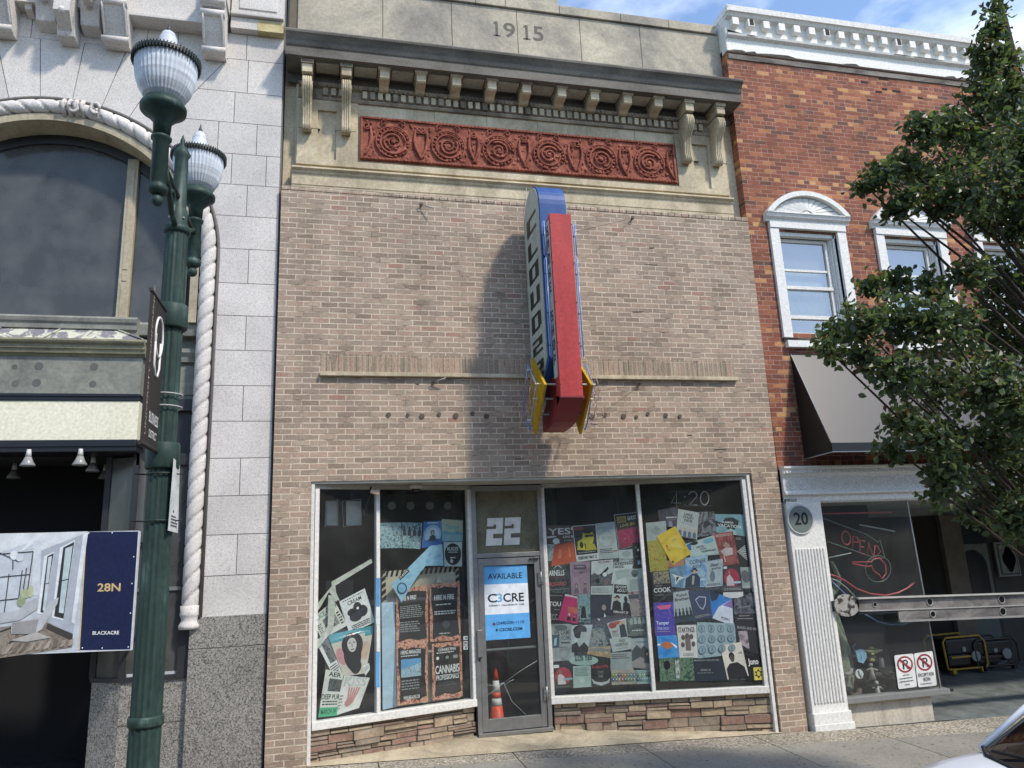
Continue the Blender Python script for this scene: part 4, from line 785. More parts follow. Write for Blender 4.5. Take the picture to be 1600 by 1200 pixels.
poster('red_circle_poster', 'lower poster of a man in white before a crimson disc, foot of third pane', 'R', [(864, 1036), (895, 1035), (896, 1074), (866, 1076)], paper('2a2b2c'), [('r', .03, .08, .3, .2, WH), ('e', .5, .52, .42, .34, paper('b03a4c')), ('p', [(.2, .85), (.22, .5), (.35, .42), (.55, .55), (.62, .85)], paper('d4cfc9')), ('e', .35, .36, .08, .09, paper('8e6c5b')), ('p', [(.5, .62), (.95, .6), (.98, .68), (.5, .72)], paper('8fa9b4')), ('l', .1, .94, .9, .97, 1, GR)])
poster('red_script_poster', 'black poster with red script above a silver wreath', 'R', [(923, 1029), (952, 1028), (955, 1071), (924, 1072)], K, [('t', 'Laugh', .08, .22, .9, .4, paper('a93a45')), ('t', 'STATE', .35, .46, .65, .56, GR), ('t', 'FAIR', .38, .6, .62, .7, GR), ('p', [(.02, .72), (.2, .84), (.5, .88), (.8, .84), (.98, .72), (.9, .9), (.5, 1), (.1, .9)], paper('b4b9b8'))])
poster('oval_label', 'mint oval label with dark lettering across two posters', 'R', [(888+24+23*math.cos(i*.393), 1032+8*math.sin(i*.393)) for i in range(16)], paper('9fbdb0'), [], 'label', None)
p = hit(899, 1033, 'R', -.01)
mb = MB(); add_text(mb, 'LOS YES', p, hit(925, 1031, 'R', -.01)-p, hit(899, 1024, 'R', -.01)-p, DG); q_ = mb.build('lettering', recalc=False, parent=bpy.data.objects['oval_label'])
def cartoon(cols, n=16):
    r = []
    rr = random.Random(len(cols)*n)
    for i in range(n):
        u = .07+.86*(i % 8)/7; v = .35+.3*(i//8); r += [('e', u, v, .06, .16, paper(rr.choice(cols))), ('e', u+.01, v-.03, .025, .05, WH)]
    return r
poster('cartoon_poster', 'tan poster covered in small cartoon figures at the foot of the pane', 'R', [(955, 1047), (993, 1047), (994, 1068), (956, 1070)], paper('b0a793'), cartoon(['4b7fa8', 'b8843a', '7d8a3c', '8a5a4c', 'c9a24a', '3b5266']))
poster('cartoon_poster', 'teal poster covered in small cartoon figures at the foot of the pane', 'R', [(994, 1047), (1022, 1046), (1024, 1067), (995, 1069)], paper('93b0ad'), cartoon(['3d7f98', '5aa7ba', '28485a', 'a8b26a', '6d9aa0']))
# ---- fourth pane
poster('dark_violet_poster', 'dark violet poster at the upper left of the fourth pane', 'R', [(1028, 797), (1060, 791), (1064, 824), (1031, 822)], mottle(['35343f', '46434f', '575566'], 7), [('t', 'MARIAH A', .35, .45, .85, .55, WH), ('l', .4, .62, .85, .68, 1, GR), ('p', [(.42, 1), (.45, .7), (.6, .7), (.62, 1)], paper('8b8794'))])
poster('pale_line_poster', 'pale grey poster with faint line drawing above the psychedelic print', 'R', [(1009, 817), (1040, 814), (1043, 842), (1011, 846)], paper('a5acaa'), [('e', .5, .5, .25, .2, paper('949c9a')), ('p', [(.4, .3), (.5, .2), (.7, .4), (.5, .6)], paper('88918f'))])
poster('name_poster', 'dark stormy poster with hanging drips, top centre of the fourth pane', 'R', [(1092, 800), (1116, 799), (1119, 835), (1089, 840)], mottle(['2a2b2e', '55575c', '8e9196', '3a3b3f'], 9), [('p', [(.1, 0), (.14, 0), (.12, .3)], K), ('p', [(.3, 0), (.36, 0), (.32, .42)], K), ('p', [(.6, 0), (.66, 0), (.62, .36)], K), ('p', [(.8, 0), (.86, 0), (.83, .26)], K), ('t', 'RETURNING', .22, .76, .8, .84, GR), ('e', .5, .5, .18, .12, paper('2b2c30'))])
poster('name_poster', 'white poster of four people lettered LAKE STREET DIVE', 'R', [(1060, 795), (1092, 801), (1089, 843), (1056, 836)], paper('b5bab6'), [('t', 'LAKE', .3, .1, .7, .2, K), ('t', 'STREET', .26, .22, .78, .31, K), ('t', 'DIVE', .32, .33, .72, .43, K), ('l', .2, .48, .85, .52, 1, GR)]+band(.68, 4, paper('5f6e7d'), .1, .18, .86, SK))
poster('vacation_poster', 'teal poster with a dark mountain lettered SUMMER VACATION', 'R', [(1117, 803), (1163, 804), (1165, 838), (1119, 832)], paper('7ba3ab'), [('p', [(0, .7), (0, .35), (.2, .45), (.35, .2), (.6, .15), (.8, .3), (.75, .6), (.5, .9), (.3, .6)], paper('253036')), ('p', [(.3, .9), (.5, .7), (.7, .85), (.7, 1), (.35, 1)], paper('a9c1c3')), ('t', 'SUMMER', .22, .36, .62, .46, WH), ('t', 'VACATION', .08, .5, .85, .66, WH)])
poster('psychedelic_poster', 'green yellow and red swirling print down the left edge of the fourth pane', 'R', [(1011, 846), (1036, 842), (1045, 892), (1016, 894)], mottle(['8b4a2f', 'b6a23a', '7f9444', 'c5ae42', 'a8563a'], 24), [])
poster('orange_strip_poster', 'orange poster edge showing under the plain yellow poster', 'R', [(1042, 876), (1072, 869), (1073, 883), (1044, 887)], mottle(['a8563a', 'b98b6b', '9c7a66'], 18), [])
poster('sunburst_poster', 'narrow black poster with white sunburst at the right edge', 'R', [(1148, 838), (1163, 838), (1170, 884), (1153, 884)], paper('1e2021'), [('t', 'RISE', .1, .04, .6, .12, GR)]+[('p', [(.05, .52), (.95, .3+i*.07), (.95, .33+i*.07)], WH) for i in range(8)])
poster('winter_poster', 'white and blue poster with hand lettered words, slanting under the red bed poster', 'R', [(1071, 850), (1116, 836), (1126, 866), (1079, 870)], paper('b4c3bf'), [('p', [(0, .1), (.18, .02), (.12, .5), (0, .6)], paper('2f6ba3')), ('e', .28, .12, .13, .12, K), ('e', .75, .2, .18, .14, paper('6fa6bb')), ('t', 'WINTER', .3, .36, .55, .48, DG), ('t', 'WITH', .38, .52, .6, .62, DG), ('t', 'LEGENDARY', .42, .66, .92, .78, DG)])
poster('red_bed_poster', 'red poster of a bed with white sheets in a panelled room', 'R', [(1115, 834), (1145, 830), (1155, 881), (1129, 884)], mottle(['7e3a3a', '9c4d4a', 'a8605b'], 8), [('t', 'MATEO MACEDO', .08, .04, .92, .12, paper('c9b3a8'))]+[('r', .1+i*.16, .2, .13+i*.16, .5, paper('5b2c30')) for i in range(6)]+[('p', [(.1, .55), (.5, .45), (.8, .5), (.75, .7), (.3, .72)], paper('c6bab5')), ('p', [(.3, .4), (.5, .28), (.7, .4), (.6, .5)], paper('a9867d')), ('p', [(.2, .7), (.26, .7), (.26, .9), (.2, .9)], paper('c9bfbb'))])
poster('yellow_poster', 'tilted bright yellow poster, brightest in the fourth pane', 'R', [(1026, 838), (1055, 822), (1080, 865), (1051, 883)], mottle(['c9a42a', 'd9b93a', 'e0c445'], 5), [('t', 'abc', .5, .3, .75, .4, paper('9aa07a')), ('e', .2, .42, .04, .05, paper('b0502f')), ('r', .14, .5, .22, .52, DG), ('r', .15, .56, .26, .58, DG), ('e', .08, .92, .05, .04, paper('54462a')), ('p', [(.2, .4), (.7, .5), (.9, .8), (.5, .6)], paper('e3cb5c'))])
poster('swimmer_poster', 'blue poster of a white bird shape beside the COOK poster', 'R', [(1045, 888), (1072, 882), (1071, 919), (1048, 917)], mottle(['56748c', '7393a8', '8aa6b6'], 8), [('p', [(.1, .3), (.5, .45), (.95, .55), (.6, .65), (.3, .9), (.35, .55)], WH), ('p', [(.4, .5), (.6, .5), (.4, .75)], K)])
poster('name_poster', 'black poster lettered COOK at the left edge of the fourth pane', 'R', [(1018, 893), (1046, 891), (1053, 938), (1021, 941)], paper('201f21'), [('r', .08, .02, .95, .42, mottle(['2b2622', '6f675d', '968f85', 'a19a2c'], 34)), ('t', 'JESSE', .15, .46, .5, .52, GR), ('t', 'COOK', .06, .55, .92, .7, WH), ('l', .1, .78, .6, .82, 1, GR)])
poster('cowboy_poster', 'sky blue poster of a man in hat and coat lettered CORNER', 'R', [(1071, 872), (1106, 866), (1104, 917), (1067, 919)], mottle(['7fa6c2', 'a9c0cc', '5c93c4'], 5), [('t', 'CORNER', .2, .1, .92, .24, paper('3a4c60')), ('t', 'RIDE', .35, .28, .75, .38, DG), ('p', [(.08, 1), (.1, .68), (.35, .55), (.55, .55), (.7, .7), (.72, 1)], paper('25384f')), ('e', .44, .46, .16, .035, paper('2d2723')), ('e', .44, .42, .09, .05, paper('2d2723')), ('e', .44, .5, .07, .06, SK), ('r', .36, .62, .46, .9, paper('a9a59c')), ('r', .72, .72, .95, .8, paper('c3ced4'))])
poster('script_poster', 'white mountain poster with black script word dear', 'R', [(1105, 877), (1129, 873), (1132, 915), (1103, 918)], mottle(['8fa3ad', 'b4bfc2', 'a5b2b8'], 5), [('t', 'dear', .2, .1, .75, .24, K), ('t', 'america', .3, .26, .85, .36, K), ('e', .35, .6, .15, .2, paper('6f7f8c')), ('l', .05, .88, .8, .97, 2, DG)])
poster('grey_disc_poster', 'pale poster with a grey patterned disc at the right edge', 'R', [(1155, 886), (1172, 886), (1177, 919), (1160, 919)], paper('a3a9a6'), [('e', .45, .45, .4, .3, mottle(['55595a', '7c8181'], 50))])
poster('red_circle_poster', 'upper of two posters of a man in white before a crimson disc', 'R', [(1129, 884), (1156, 882), (1162, 934), (1130, 935)], paper('333436'), [('r', .05, .03, .25, .1, WH), ('e', .48, .38, .42, .28, paper('a8324c')), ('p', [(.2, .62), (.22, .35), (.38, .28), (.55, .42), (.6, .62)], paper('cdbfc0')), ('e', .37, .22, .07, .06, paper('8e5c58')), ('r', .55, .5, .95, .56, paper('91adb9')), ('l', .06, .7, .95, .78, 2, GR), ('r', 0, .82, 1, 1, paper('b5bab8'))])
poster('name_poster', 'white poster of five small figures lettered Punch Brothers', 'R', [(1052, 926), (1076, 922), (1086, 970), (1053, 974)], mottle(['a8b1b3', 'bdc5c4'], 5), [('t', 'Punch', .2, .07, .85, .17, K), ('t', 'Brothers', .08, .2, .98, .3, K), ('r', 0, .78, 1, 1, paper('39434b'))]+band(.56, 5, paper('333c44'), .08, .12, .88))
poster('navy_line_poster', 'navy poster with a thin white outline drawing', 'R', [(1075, 924), (1108, 921), (1115, 964), (1085, 971)], paper('3a4558'), [('p', [(.25, .3), (.45, .2), (.8, .25), (.72, .5), (.55, .68), (.4, .6)], paper('9aa9b8')), ('p', [(.29, .32), (.46, .23), (.75, .28), (.68, .49), (.54, .64), (.43, .57)], paper('3d485c')), ('l', .1, .84, .9, .93, 2, GR)])
poster('striped_corner_poster', 'blue poster folded to show a white and violet corner', 'R', [(1108, 922), (1144, 936), (1146, 978), (1113, 966)], paper('2f6fae'), [('p', [(0, 1), (.35, .5), (1, 0), (1, 1)], paper('b5bfc9')), ('p', [(.55, .38), (1, 0), (1, .35)], paper('7b6a9c')), ('p', [(0, 0), (.45, 0), (.3, .25), (.05, .4)], paper('2b3844')), ('t', 'POPPY', .45, .8, .85, .9, DG)])
poster('purple_name_poster', 'purple and blue poster lettered Temper above an orange fish', 'R', [(1021, 942), (1052, 940), (1056, 993), (1024, 994)], mottle(['2a3472', '5b4a96', '34408a', '6d4f9a'], 7), [('p', [(.1, .1), (.9, .08), (.8, .2), (.3, .22)], paper('b05a78')), ('t', 'Temper', .08, .56, .72, .7, paper('b9c4dd')), ('t', 'STAR WILD', .12, .74, .68, .82, paper('98a5cc')), ('l', .1, .86, .8, .9, 1, GR)])
poster('fish_poster', 'blue poster with an orange fish below the purple poster', 'R', [(1026, 994), (1057, 992), (1062, 1027), (1029, 1029)], mottle(['2e6ea8', '3a80b8', '4d8cba'], 5), [('p', [(.15, .4), (.4, .25), (.7, .35), (.75, .5), (.5, .62), (.25, .5)], paper('a8663f')), ('r', 0, .35, .15, .42, WH), ('p', [(.65, .3), (.95, .5), (.9, .6)], WH)])
poster('disc_pattern_poster', 'grey teal poster patterned with many line drawn discs', 'R', [(1089, 972), (1148, 974), (1152, 1022), (1090, 1029)], mottle(['6f868b', '8ba1a3', '7c9396'], 10), [e for i in range(12) for e in (('e', .12+.25*(i % 4), .18+.3*(i//4), .09, .11, paper('4f6870')), ('e', .12+.25*(i % 4), .18+.3*(i//4), .075, .09, paper('7d959a')), ('r', .1+.25*(i % 4), .12+.3*(i//4), .14+.25*(i % 4), .24+.3*(i//4), paper('5a737a')))])
poster('dark_photo_poster', 'dark misty poster below the upper red disc poster', 'R', [(1146, 937), (1179, 924), (1182, 958), (1147, 960)], mottle(['25282d', '454a52', '6a6d72'], 14), [('l', .15, .6, .9, .66, 1, GR)])
poster('dark_photo_poster', 'dark poster lettered BURIED AND ME with a faded face', 'R', [(1148, 960), (1182, 958), (1189, 1024), (1151, 1012)], paper('2d2f33'), [('r', .1, .12, .8, .14, GR), ('l', .2, .04, .7, .09, 1, GR), ('t', 'BURIED AND ME', .08, .34, .92, .42, GR), ('p', [(.1, .5), (.5, .45), (.55, .95), (.15, .85)], mottle(['5a5759', 'a39a9c', '8a7f8a'], 12))])
poster('name_poster', 'cream poster of five dark faces lettered STARTING 5', 'R', [(1057, 977), (1088, 976), (1090, 1028), (1062, 1028)], paper('b9bcb4'), [('t', 'STARTING5', .06, .07, .9, .23, K), ('r', .38, .3, .66, .78, paper('6a635d'))]+[('e', u, v, .1, .08, paper('55504c')) for u, v in ((.28, .38), (.72, .36), (.24, .6), (.8, .58), (.5, .33))]+[('l', .2, .86, .9, .95, 2, GR)])
poster('forest_poster', 'dark green double poster with white lettering at the foot of the pane', 'R', [(1030, 1029), (1083, 1027), (1086, 1063), (1031, 1065)], mottle(['1f3a30', '3d5a46', '68806a', '25332e'], 18), [('t', 'GREEN', .46, .1, .58, .9, paper('b5bfb8')), ('e', .22, .3, .1, .2, K)])
poster('navy_text_poster', 'wide navy poster with a line of small white capitals', 'R', [(1083, 1029), (1135, 1028), (1137, 1063), (1086, 1064)], paper('273039'), [('t', 'MANSION VAN OTTEN', .03, .05, .78, .12, GR), ('t', 'DETROIT, MI', .2, .48, .5, .58, GR), ('l', .08, .64, .6, .68, 1, GR)])
poster('script_poster', 'black poster with white script word in the lower right corner', 'R', [(1160, 1026), (1190, 1024), (1194, 1063), (1166, 1064)], paper('1b1c1e'), [('t', 'Juno', .25, .1, .8, .42, WH)])
poster('portrait_poster', 'tilted cream poster of a man in a dark shirt', 'R', [(1125, 1009), (1158, 1003), (1170, 1056), (1137, 1062)], paper('c4c1b2'), [('e', .42, .36, .13, .12, K), ('e', .42, .42, .1, .11, paper('4b3f39')), ('p', [(.06, 1), (.06, .7), (.25, .56), (.62, .55), (.9, .72), (.96, 1)], paper('26282a')), ('p', [(.7, .3), (.9, .25), (.95, .35)], GR)])
poster('star_sticker', 'yellow sticker with a black six pointed star in the lower right corner', 'R', [(1177, 1043), (1192, 1042), (1193, 1062), (1179, 1063)], paper('c5b853'), [('p', [(.5, .12), (.9, .68), (.1, .68)], K), ('p', [(.5, .9), (.9, .32), (.1, .32)], K), ('e', .5, .5, .2, .18, paper('c5b853'))], 'sticker', None)
# ---- sale board on the door
c = [(753, 885), (823, 883), (829, 996), (757, 1001)]
poster('available_sign', 'blue and white AVAILABLE notice taped inside the glass door', 'E', c, paper('dfe5ea'), [('r', 0, 0, 1, .25, paper('5aa3d8')), ('r', 0, .66, 1, 1, paper('5aa8e2')), ('t', 'AVAILABLE', .12, .1, .88, .18, paper('1b2c42')), ('t', 'C', .1, .38, .3, .5, paper('22262c')), ('t', '3', .3, .38, .42, .5, paper('6aa9d4')), ('t', 'CRE', .44, .38, .9, .5, paper('22262c')), ('t', 'CONNECT  COLLABORATE  CARE', .12, .53, .9, .55, DG), ('e', .22, .79, .03, .02, paper('6b3560')), ('t', '(248)220-1110', .27, .76, .88, .81, paper('1b4a78')), ('e', .27, .87, .025, .018, paper('1b3a5c')), ('t', 'C3CRE.COM', .33, .85, .83, .89, paper('122b48'))], 'sign', None, off=DY-.0135)
# ---- small fittings in the shop window
t = thing('traffic_cone', 'orange traffic cone with two white bands standing behind the glass door', 'cone', (at(777, 1130, DY+.22).x, DY+.22, .2))
cx = t.location.x; O = paper('d9481e', .5); cb = MB(); zc = .2; cb.lathe([(.1, zc+.02), (.098, zc+.03), (.072, zc+.28)], (cx, DY+.22, 0), 28, O); cb.lathe([(.06, zc+.37), (.054, zc+.44)], (cx, DY+.22, 0), 28, O); cb.lathe([(.04, zc+.58), (.022, zc+.72), (.02, zc+.725)], (cx, DY+.22, 0), 28, O); cb.build('cone_body', parent=t)
cb = MB(); cb.lathe([(.0722, zc+.28), (.06, zc+.37)], (cx, DY+.22, 0), 28, paper('cfcfc8', .4)); cb.build('reflective_band', parent=t)
cb = MB(); cb.lathe([(.0542, zc+.44), (.04, zc+.58)], (cx, DY+.22, 0), 28, paper('cfcfc8', .4)); cb.build('reflective_band', parent=t)
cb = MB(); cb.box(cx-.17, cx+.17, DY+.06, DY+.39, zc-.005, zc+.025, paper('b84020', .6), bev=.008); cb.build('cone_base', parent=t)
for i, (x0, y0, x1, y1, sl) in enumerate(((510, 783, 527, 821, 0), (541, 783, 564, 821, 2.5))):
    a = [hit(x, y, 'L', -.3) for x, y in ((x0, y1), (x1, y1), (x1, y0), (x0, y0))]; mb = MB(); mb.prism(a, -LN*.02, paper('b9bdba', .4))
    q = thing('hanging_panel', ['small white light panel hanging at the left end of the window', 'small white light panel hanging beside a tilted wire frame'][i], 'light panel', a[0], 'white panels hanging in the left pane')
    mb.build('panel', parent=q); mb = MB(); b_ = [hit(x, y, 'L', -.28) for x, y in ((x0-2-sl, y1+2), (x1+1, y1+1-sl), (x1-sl*.5+1, y0-2-sl*.3), (x0-sl*2-1, y0))]; mb.tube(b_, .006, 6, paper('a8acaa'), closed=True); mb.build('wire_frame', parent=q)
    mb = MB(); m_ = (b_[2]+b_[3])/2; mb.tube([m_, m_+Vector((0, 0, 3.23-m_.z))], .003, 5, DG); mb.build('hanger', parent=q)
mb = MB(); p = hit(582, 764, 'L', .1); t = thing('spot_camera', 'small beige security camera under the window head', 'camera', p)
mb.tube([p+Vector((-.02, 0, .03)), p+Vector((-.02, 0, -.01))], .012, 8, K); mb.build('bracket', parent=t)
mb = MB(); q = p+Vector((.0, -.02, -.03)); mb.obox(q+Vector((-.03, -.03, -.02)), (.1, .0, -.03), (0, .06, 0), (.015, 0, .045), paper('b09a84'), bev=.006); mb.build('camera_body', parent=t)
mb = MB(); w0 = hit(580, 772, 'L', -.05); mb.tube([w0, hit(572, 790, 'L', -.05), hit(569, 804, 'L', -.05), hit(573, 807, 'L', -.05), hit(575, 800, 'L', -.05), hit(571, 789, 'L', -.05)], .004, 5, DG); mb.build('cable', parent=t)
p = hit(650, 760, 'L', .12); p.z = 3.235; t = thing('dome_camera', 'white dome camera with dark bubble on the soffit', 'camera', p)
mb = MB(); mb.lathe([(.085, 0), (.085, -.05), (.06, -.06)], p, 24, paper('b5b3a8')); mb.build('housing', parent=t); mb = MB(); mb.ball(p+Vector((0, 0, -.055)), .055, paper('151617', .1), (1, 1, .9), 16); mb.build('dome', parent=t)
t = thing('track_light', 'black track with four round spotlights behind the second pane', 'light', hit(650, 772, 'L', -.35))
mb = MB(); mb.tube([hit(605, 773, 'L', -.35), hit(705, 775, 'L', -.35)], .02, 6, K); mb.build('track', parent=t)
for x, y in ((612, 790), (641, 790), (671, 790), (699, 790)):
    p = hit(x, y, 'L', -.35); mb = MB(); d = Vector((.0, -1, -.15)).normalized(); mb.tube([p-d*.09, p+d*.03], [.05, .062], 16, K); mb.tube([p+Vector((0, 0, .05)), p+Vector((0, .02, .13))], .01, 6, K); h = mb.build('spotlight', parent=t)
    mb = MB(); mb.tube([p+d*.031, p+d*.036], .052, 16, paper('6f706c', .3)); mb.build('lens', parent=h)
t = thing('unlit_neon_time_sign', 'unlit glass tube sign reading 4:20 in a thin frame', 'neon sign', hit(1080, 778, 'R', -.06))
mb = MB(); gl = paper('b4b8b4', .3)
def pxt(pts, off=-.06, r=.006, m=gl, side='R', closed=False, mbx=None): (mbx or mb).tube([hit(x, y, side, off) for x, y in pts], r, 6, m, closed)
pxt([(1057, 790), (1057, 770), (1049, 786), (1064, 786)]); pxt([(1070, 776), (1070, 777)], r=.009); pxt([(1070, 788), (1070, 789)], r=.009)
pxt([(1076, 773), (1079, 769), (1085, 768), (1089, 772), (1088, 777), (1077, 789), (1089, 789)])
pxt([(1101+6.5*math.cos(i*.4), 778.5+10.5*math.sin(i*.4)) for i in range(16)], closed=True); mb.build('glass_tube', parent=t)
mb = MB(); pxt([(1046, 768), (1112, 766), (1113, 790), (1047, 791)], r=.004, m=DG, closed=True); mb.build('frame', parent=t)
# ================================================================== blade sign
SG = thing('blade_sign', 'tall blue and red projecting sign with vertical white letter panels and yellow arrowhead plates', 'sign', (3.33, 0, 4.4))
M_blue = stained('sign_blue', '3a5a90', '28457a', .45, 2.2, .05, .3, .6, (1, 1, .4)); M_bluel = mat('sign_blue_dark', '1d2f52', .5, var=.2)
M_red = stained('sign_red', 'b24644', '9e3738', .5, 1.8, .05, .3, .62, (1, 1, .35), 'bd6260'); M_redd = mat('sign_red_edge', '7d2429', .5, var=.15)
M_yel = stained('sign_yellow', 'bf9718', '94741a', .55, 5, .1, .3, .6, (1, 1, .6)); M_face = stained('sign_face', 'b5bbb2', '989e94', .55, 3, .05, .3, .6, (1, 1, .4))
M_neon = paper('7f96c9', .25); M_neonp = paper('b98f86', .3)
bx0, bx1 = 3.15, 3.52
prof = [(-.12, 4.35), (-.12, 6.72)]+[(-.5-.38*math.cos(a), 6.62+.38*math.sin(a)) for a in [math.pi-math.pi*i/16 for i in range(17)]][0:0]
prof = [(-.10, 4.30), (-.10, 6.60)]+[(-.47+.37*math.cos(i*math.pi/18), 6.60+.37*math.sin(i*math.pi/18)) for i in range(1, 18)]+[(-.84, 6.60), (-.86, 4.55), (-.5, 4.15)]
mb = MB(); mb.prism([(bx0+.012, y, z) for y, z in prof], (bx1-bx0-.024, 0, 0), M_blue)
def inset(pr, d):
    c = (sum(p[0] for p in pr)/len(pr), sum(p[1] for p in pr)/len(pr)); return [(y+(c[0]-y)*d, z+(c[1]-z)*d*.35) for y, z in pr]
mb.build('cabinet', parent=SG)
for x, dx in ((bx0-.002, .012), (bx1-.010, .012)):
    mb = MB(); mb.prism([(x, y, z) for y, z in inset(prof, .07)], (dx, 0, 0), M_face); f = mb.build('letter_panel', parent=SG)
    left = dx and x < 3.3; xo = x-.0015 if left else x+dx+.0015
    mb = MB(); M_let = paper('20261f', .5)
    z = 6.60
    for ch, h in (('C', .24), ('L', .23), ('O', .23), ('U', .23), ('D', .23), ('2', .2), ('2', .2)):
        if left: block_letter(mb, ch, (xo, -.24, z-h), (0, -.46, 0), (0, 0, h), M_let)
        else: block_letter(mb, ch, (xo, -.70, z-h), (0, .46, 0), (0, 0, h), M_let)
        z -= h+.1
    mb.build('lettering', parent=f, recalc=False)
# red arrow shaft in front
rx0, rx1 = 3.205, 3.475
mb = MB(); mb.prism([(rx0, y, z) for y, z in [(-.93, 6.30), (-1.1, 6.34), (-1.12, 4.06), (-.95, 3.98), (-.93, 4.2)]], (rx1-rx0, 0, 0), M_red)
mb.prism([(rx0+.0, y, z) for y, z in [(-1.105, 4.055), (-.95, 3.9), (-.8, 3.82), (-.62, 3.79), (-.3, 3.78), (-.3, 3.98), (-.5, 4.1), (-.5, 4.35), (-.95, 4.35), (-.95, 4.1)]], (rx1-rx0-.0, 0, 0), M_redd)
mb.box(rx0-.01, rx1+.01, -1.13, -1.09, 4.045, 4.065, M_redd)
mb.build('arrow_shaft', parent=SG)
mb = MB()
for zz in [6.2, 5.7, 5.2, 4.7, 4.2]:
    for x in (rx0+.004, rx1-.004): mb.ball((x, -1.118, zz), .007, K, seg=6)
mb.build('screw', parent=SG)
for x in (rx0-.014, rx1+.002):
    mb = MB(); mb.box(x, x+.012, -1.075, -.955, 4.3, 6.26, M_face); f = mb.build('side_panel', parent=SG); left = x < 3.3
    mb = MB(); z = 6.2
    for ch in 'SMOKE SHOP':
        h = .125
        if ch != ' ':
            if left: block_letter(mb, ch, (x-.0015, -.975, z-h), (0, -.085, 0), (0, 0, h), paper('252a44'))
            else: block_letter(mb, ch, (x+.0135, -1.06, z-h), (0, .085, 0), (0, 0, h), paper('252a44'))
        z -= h+.055
    mb.build('lettering', parent=f, recalc=False)
# spine between cabinet and shaft
mb = MB(); mb.box(3.22, 3.46, -.94, -.83, 4.2, 6.28, M_bluel); mb.build('spine', parent=SG)
# yellow arrowhead plates with neon and loose wiring
for x, s in ((3.035, -1), (3.60, 1)):
    mb = MB(); mb.prism([(x, y, z) for y, z in [(-.56, 4.66), (-1.06, 4.21), (-.52, 3.72), (-.28, 4.08)]], (.03, 0, 0), M_yel); mb.build('arrowhead_plate', parent=SG)
    mb = MB()
    for y, z in ((-.95, 4.24), (-.8, 4.1), (-.6, 3.95)): mb.tube([(x+.015, y, z), (3.33, y, z)], .012, 6, paper('a9a9a2'))
    mb.build('stay_rod', parent=SG)
    xx = x+.015+s*.07
    mb = MB(); mb.tube([(xx, -.6, 4.58), (xx, -.28, 4.2), (xx, -.22, 4.05), (xx, -.5, 3.78), (xx, -.6, 3.85), (xx, -.9, 4.25), (xx+s*.02, -.65, 4.55)], .009, 6, M_neon)
    for y, z in ((-.6, 4.5), (-.92, 4.25), (-.8, 4.1), (-.5, 3.9)): mb.tube([(x+.015, y, z), (xx+s*.02, y, z)], .008, 6, paper('d8d3b8'))
    mb.build('neon_tube', parent=SG)
    mb = MB(); rr = random.Random(4 if s < 0 else 9)
    for k in range(18):
        p = Vector((xx+s*rr.uniform(0, .04), rr.uniform(-.85, -.3), rr.uniform(3.95, 4.42))); pts = [p]
        for j in range(7): p = p+Vector((s*rr.uniform(-.02, .035), rr.uniform(-.08, .08), rr.uniform(-.1, .05))); pts.append(p)
        mb.tube(pts, .0035, 4, rr.choice([M_neonp, paper('8a7f92'), paper('a07f7a'), paper('b5a096')]), cap=False)
    mb.build('loose_wiring', parent=SG)
for x, s in ((rx0-.06, -1), (rx1+.06, 1)):
    mb = MB()
    for z0, z1 in ((6.25, 5.82), (5.78, 4.55)):
        mb.tube([(x-s*.05, -.98, z0), (x, -.98, z0+.02), (x+s*.0, -.98, z0-.02), (x, -.99, z1+.03), (x-s*.01, -1.0, z1), (x-s*.05, -1.0, z1+.04)], .009, 6, M_neon)
        mb.tube([(x, -1.05, z0+.01), (x, -1.06, z1)], .007, 6, M_neon)
    for z in (6.1, 5.6, 5.1, 4.7): mb.tube([(x-s*.06, -1.0, z), (x+s*.01, -1.0, z)], .005, 5, K)
    mb.build('neon_tube', parent=SG)
mb = MB()
for x in (bx0-.05, bx1+.05):
    mb.tube([(x, -.3, 4.5), (x, -.3, 6.75), (x, -.5, 6.98)], .004, 5, paper('b7b3ab'))
for z in (5.9, 4.6):
    mb.tube([(3.33, -.12, z), (3.33, .02, z)], .03, 10, M_rust)
mb.build('support_rod', parent=SG)
# guy wires and wall eyes
for (ex, ey, tx, ty, tz) in ((658, 320, 3.15, -.6, 6.3), (988, 341, 3.52, -.6, 6.3), (677, 598, 3.15, -.5, 4.9), (999, 600, 3.52, -.5, 4.2)):
    e = at(ex, ey, -.03); mb = MB(); mb.tube([e, e+Vector((0, .06, 0))], .014, 8, M_rust); mb.tube([e+Vector((.022*math.cos(i*.6), -.01, .022*math.sin(i*.6))) for i in range(11)], .006, 5, M_rust); mb.build('wall_eye', parent=SG)
    mb = MB(); d = Vector((tx, ty, tz))-e
    if ex in (658, 677): mb.tube([e+d*.02, e+d*.12], .008, 6, paper('9a9a95'))
    else: mb.tube([e, Vector((tx, ty, tz))], .003, 4, M_rust)
    mb.build('guy_wire', parent=SG)
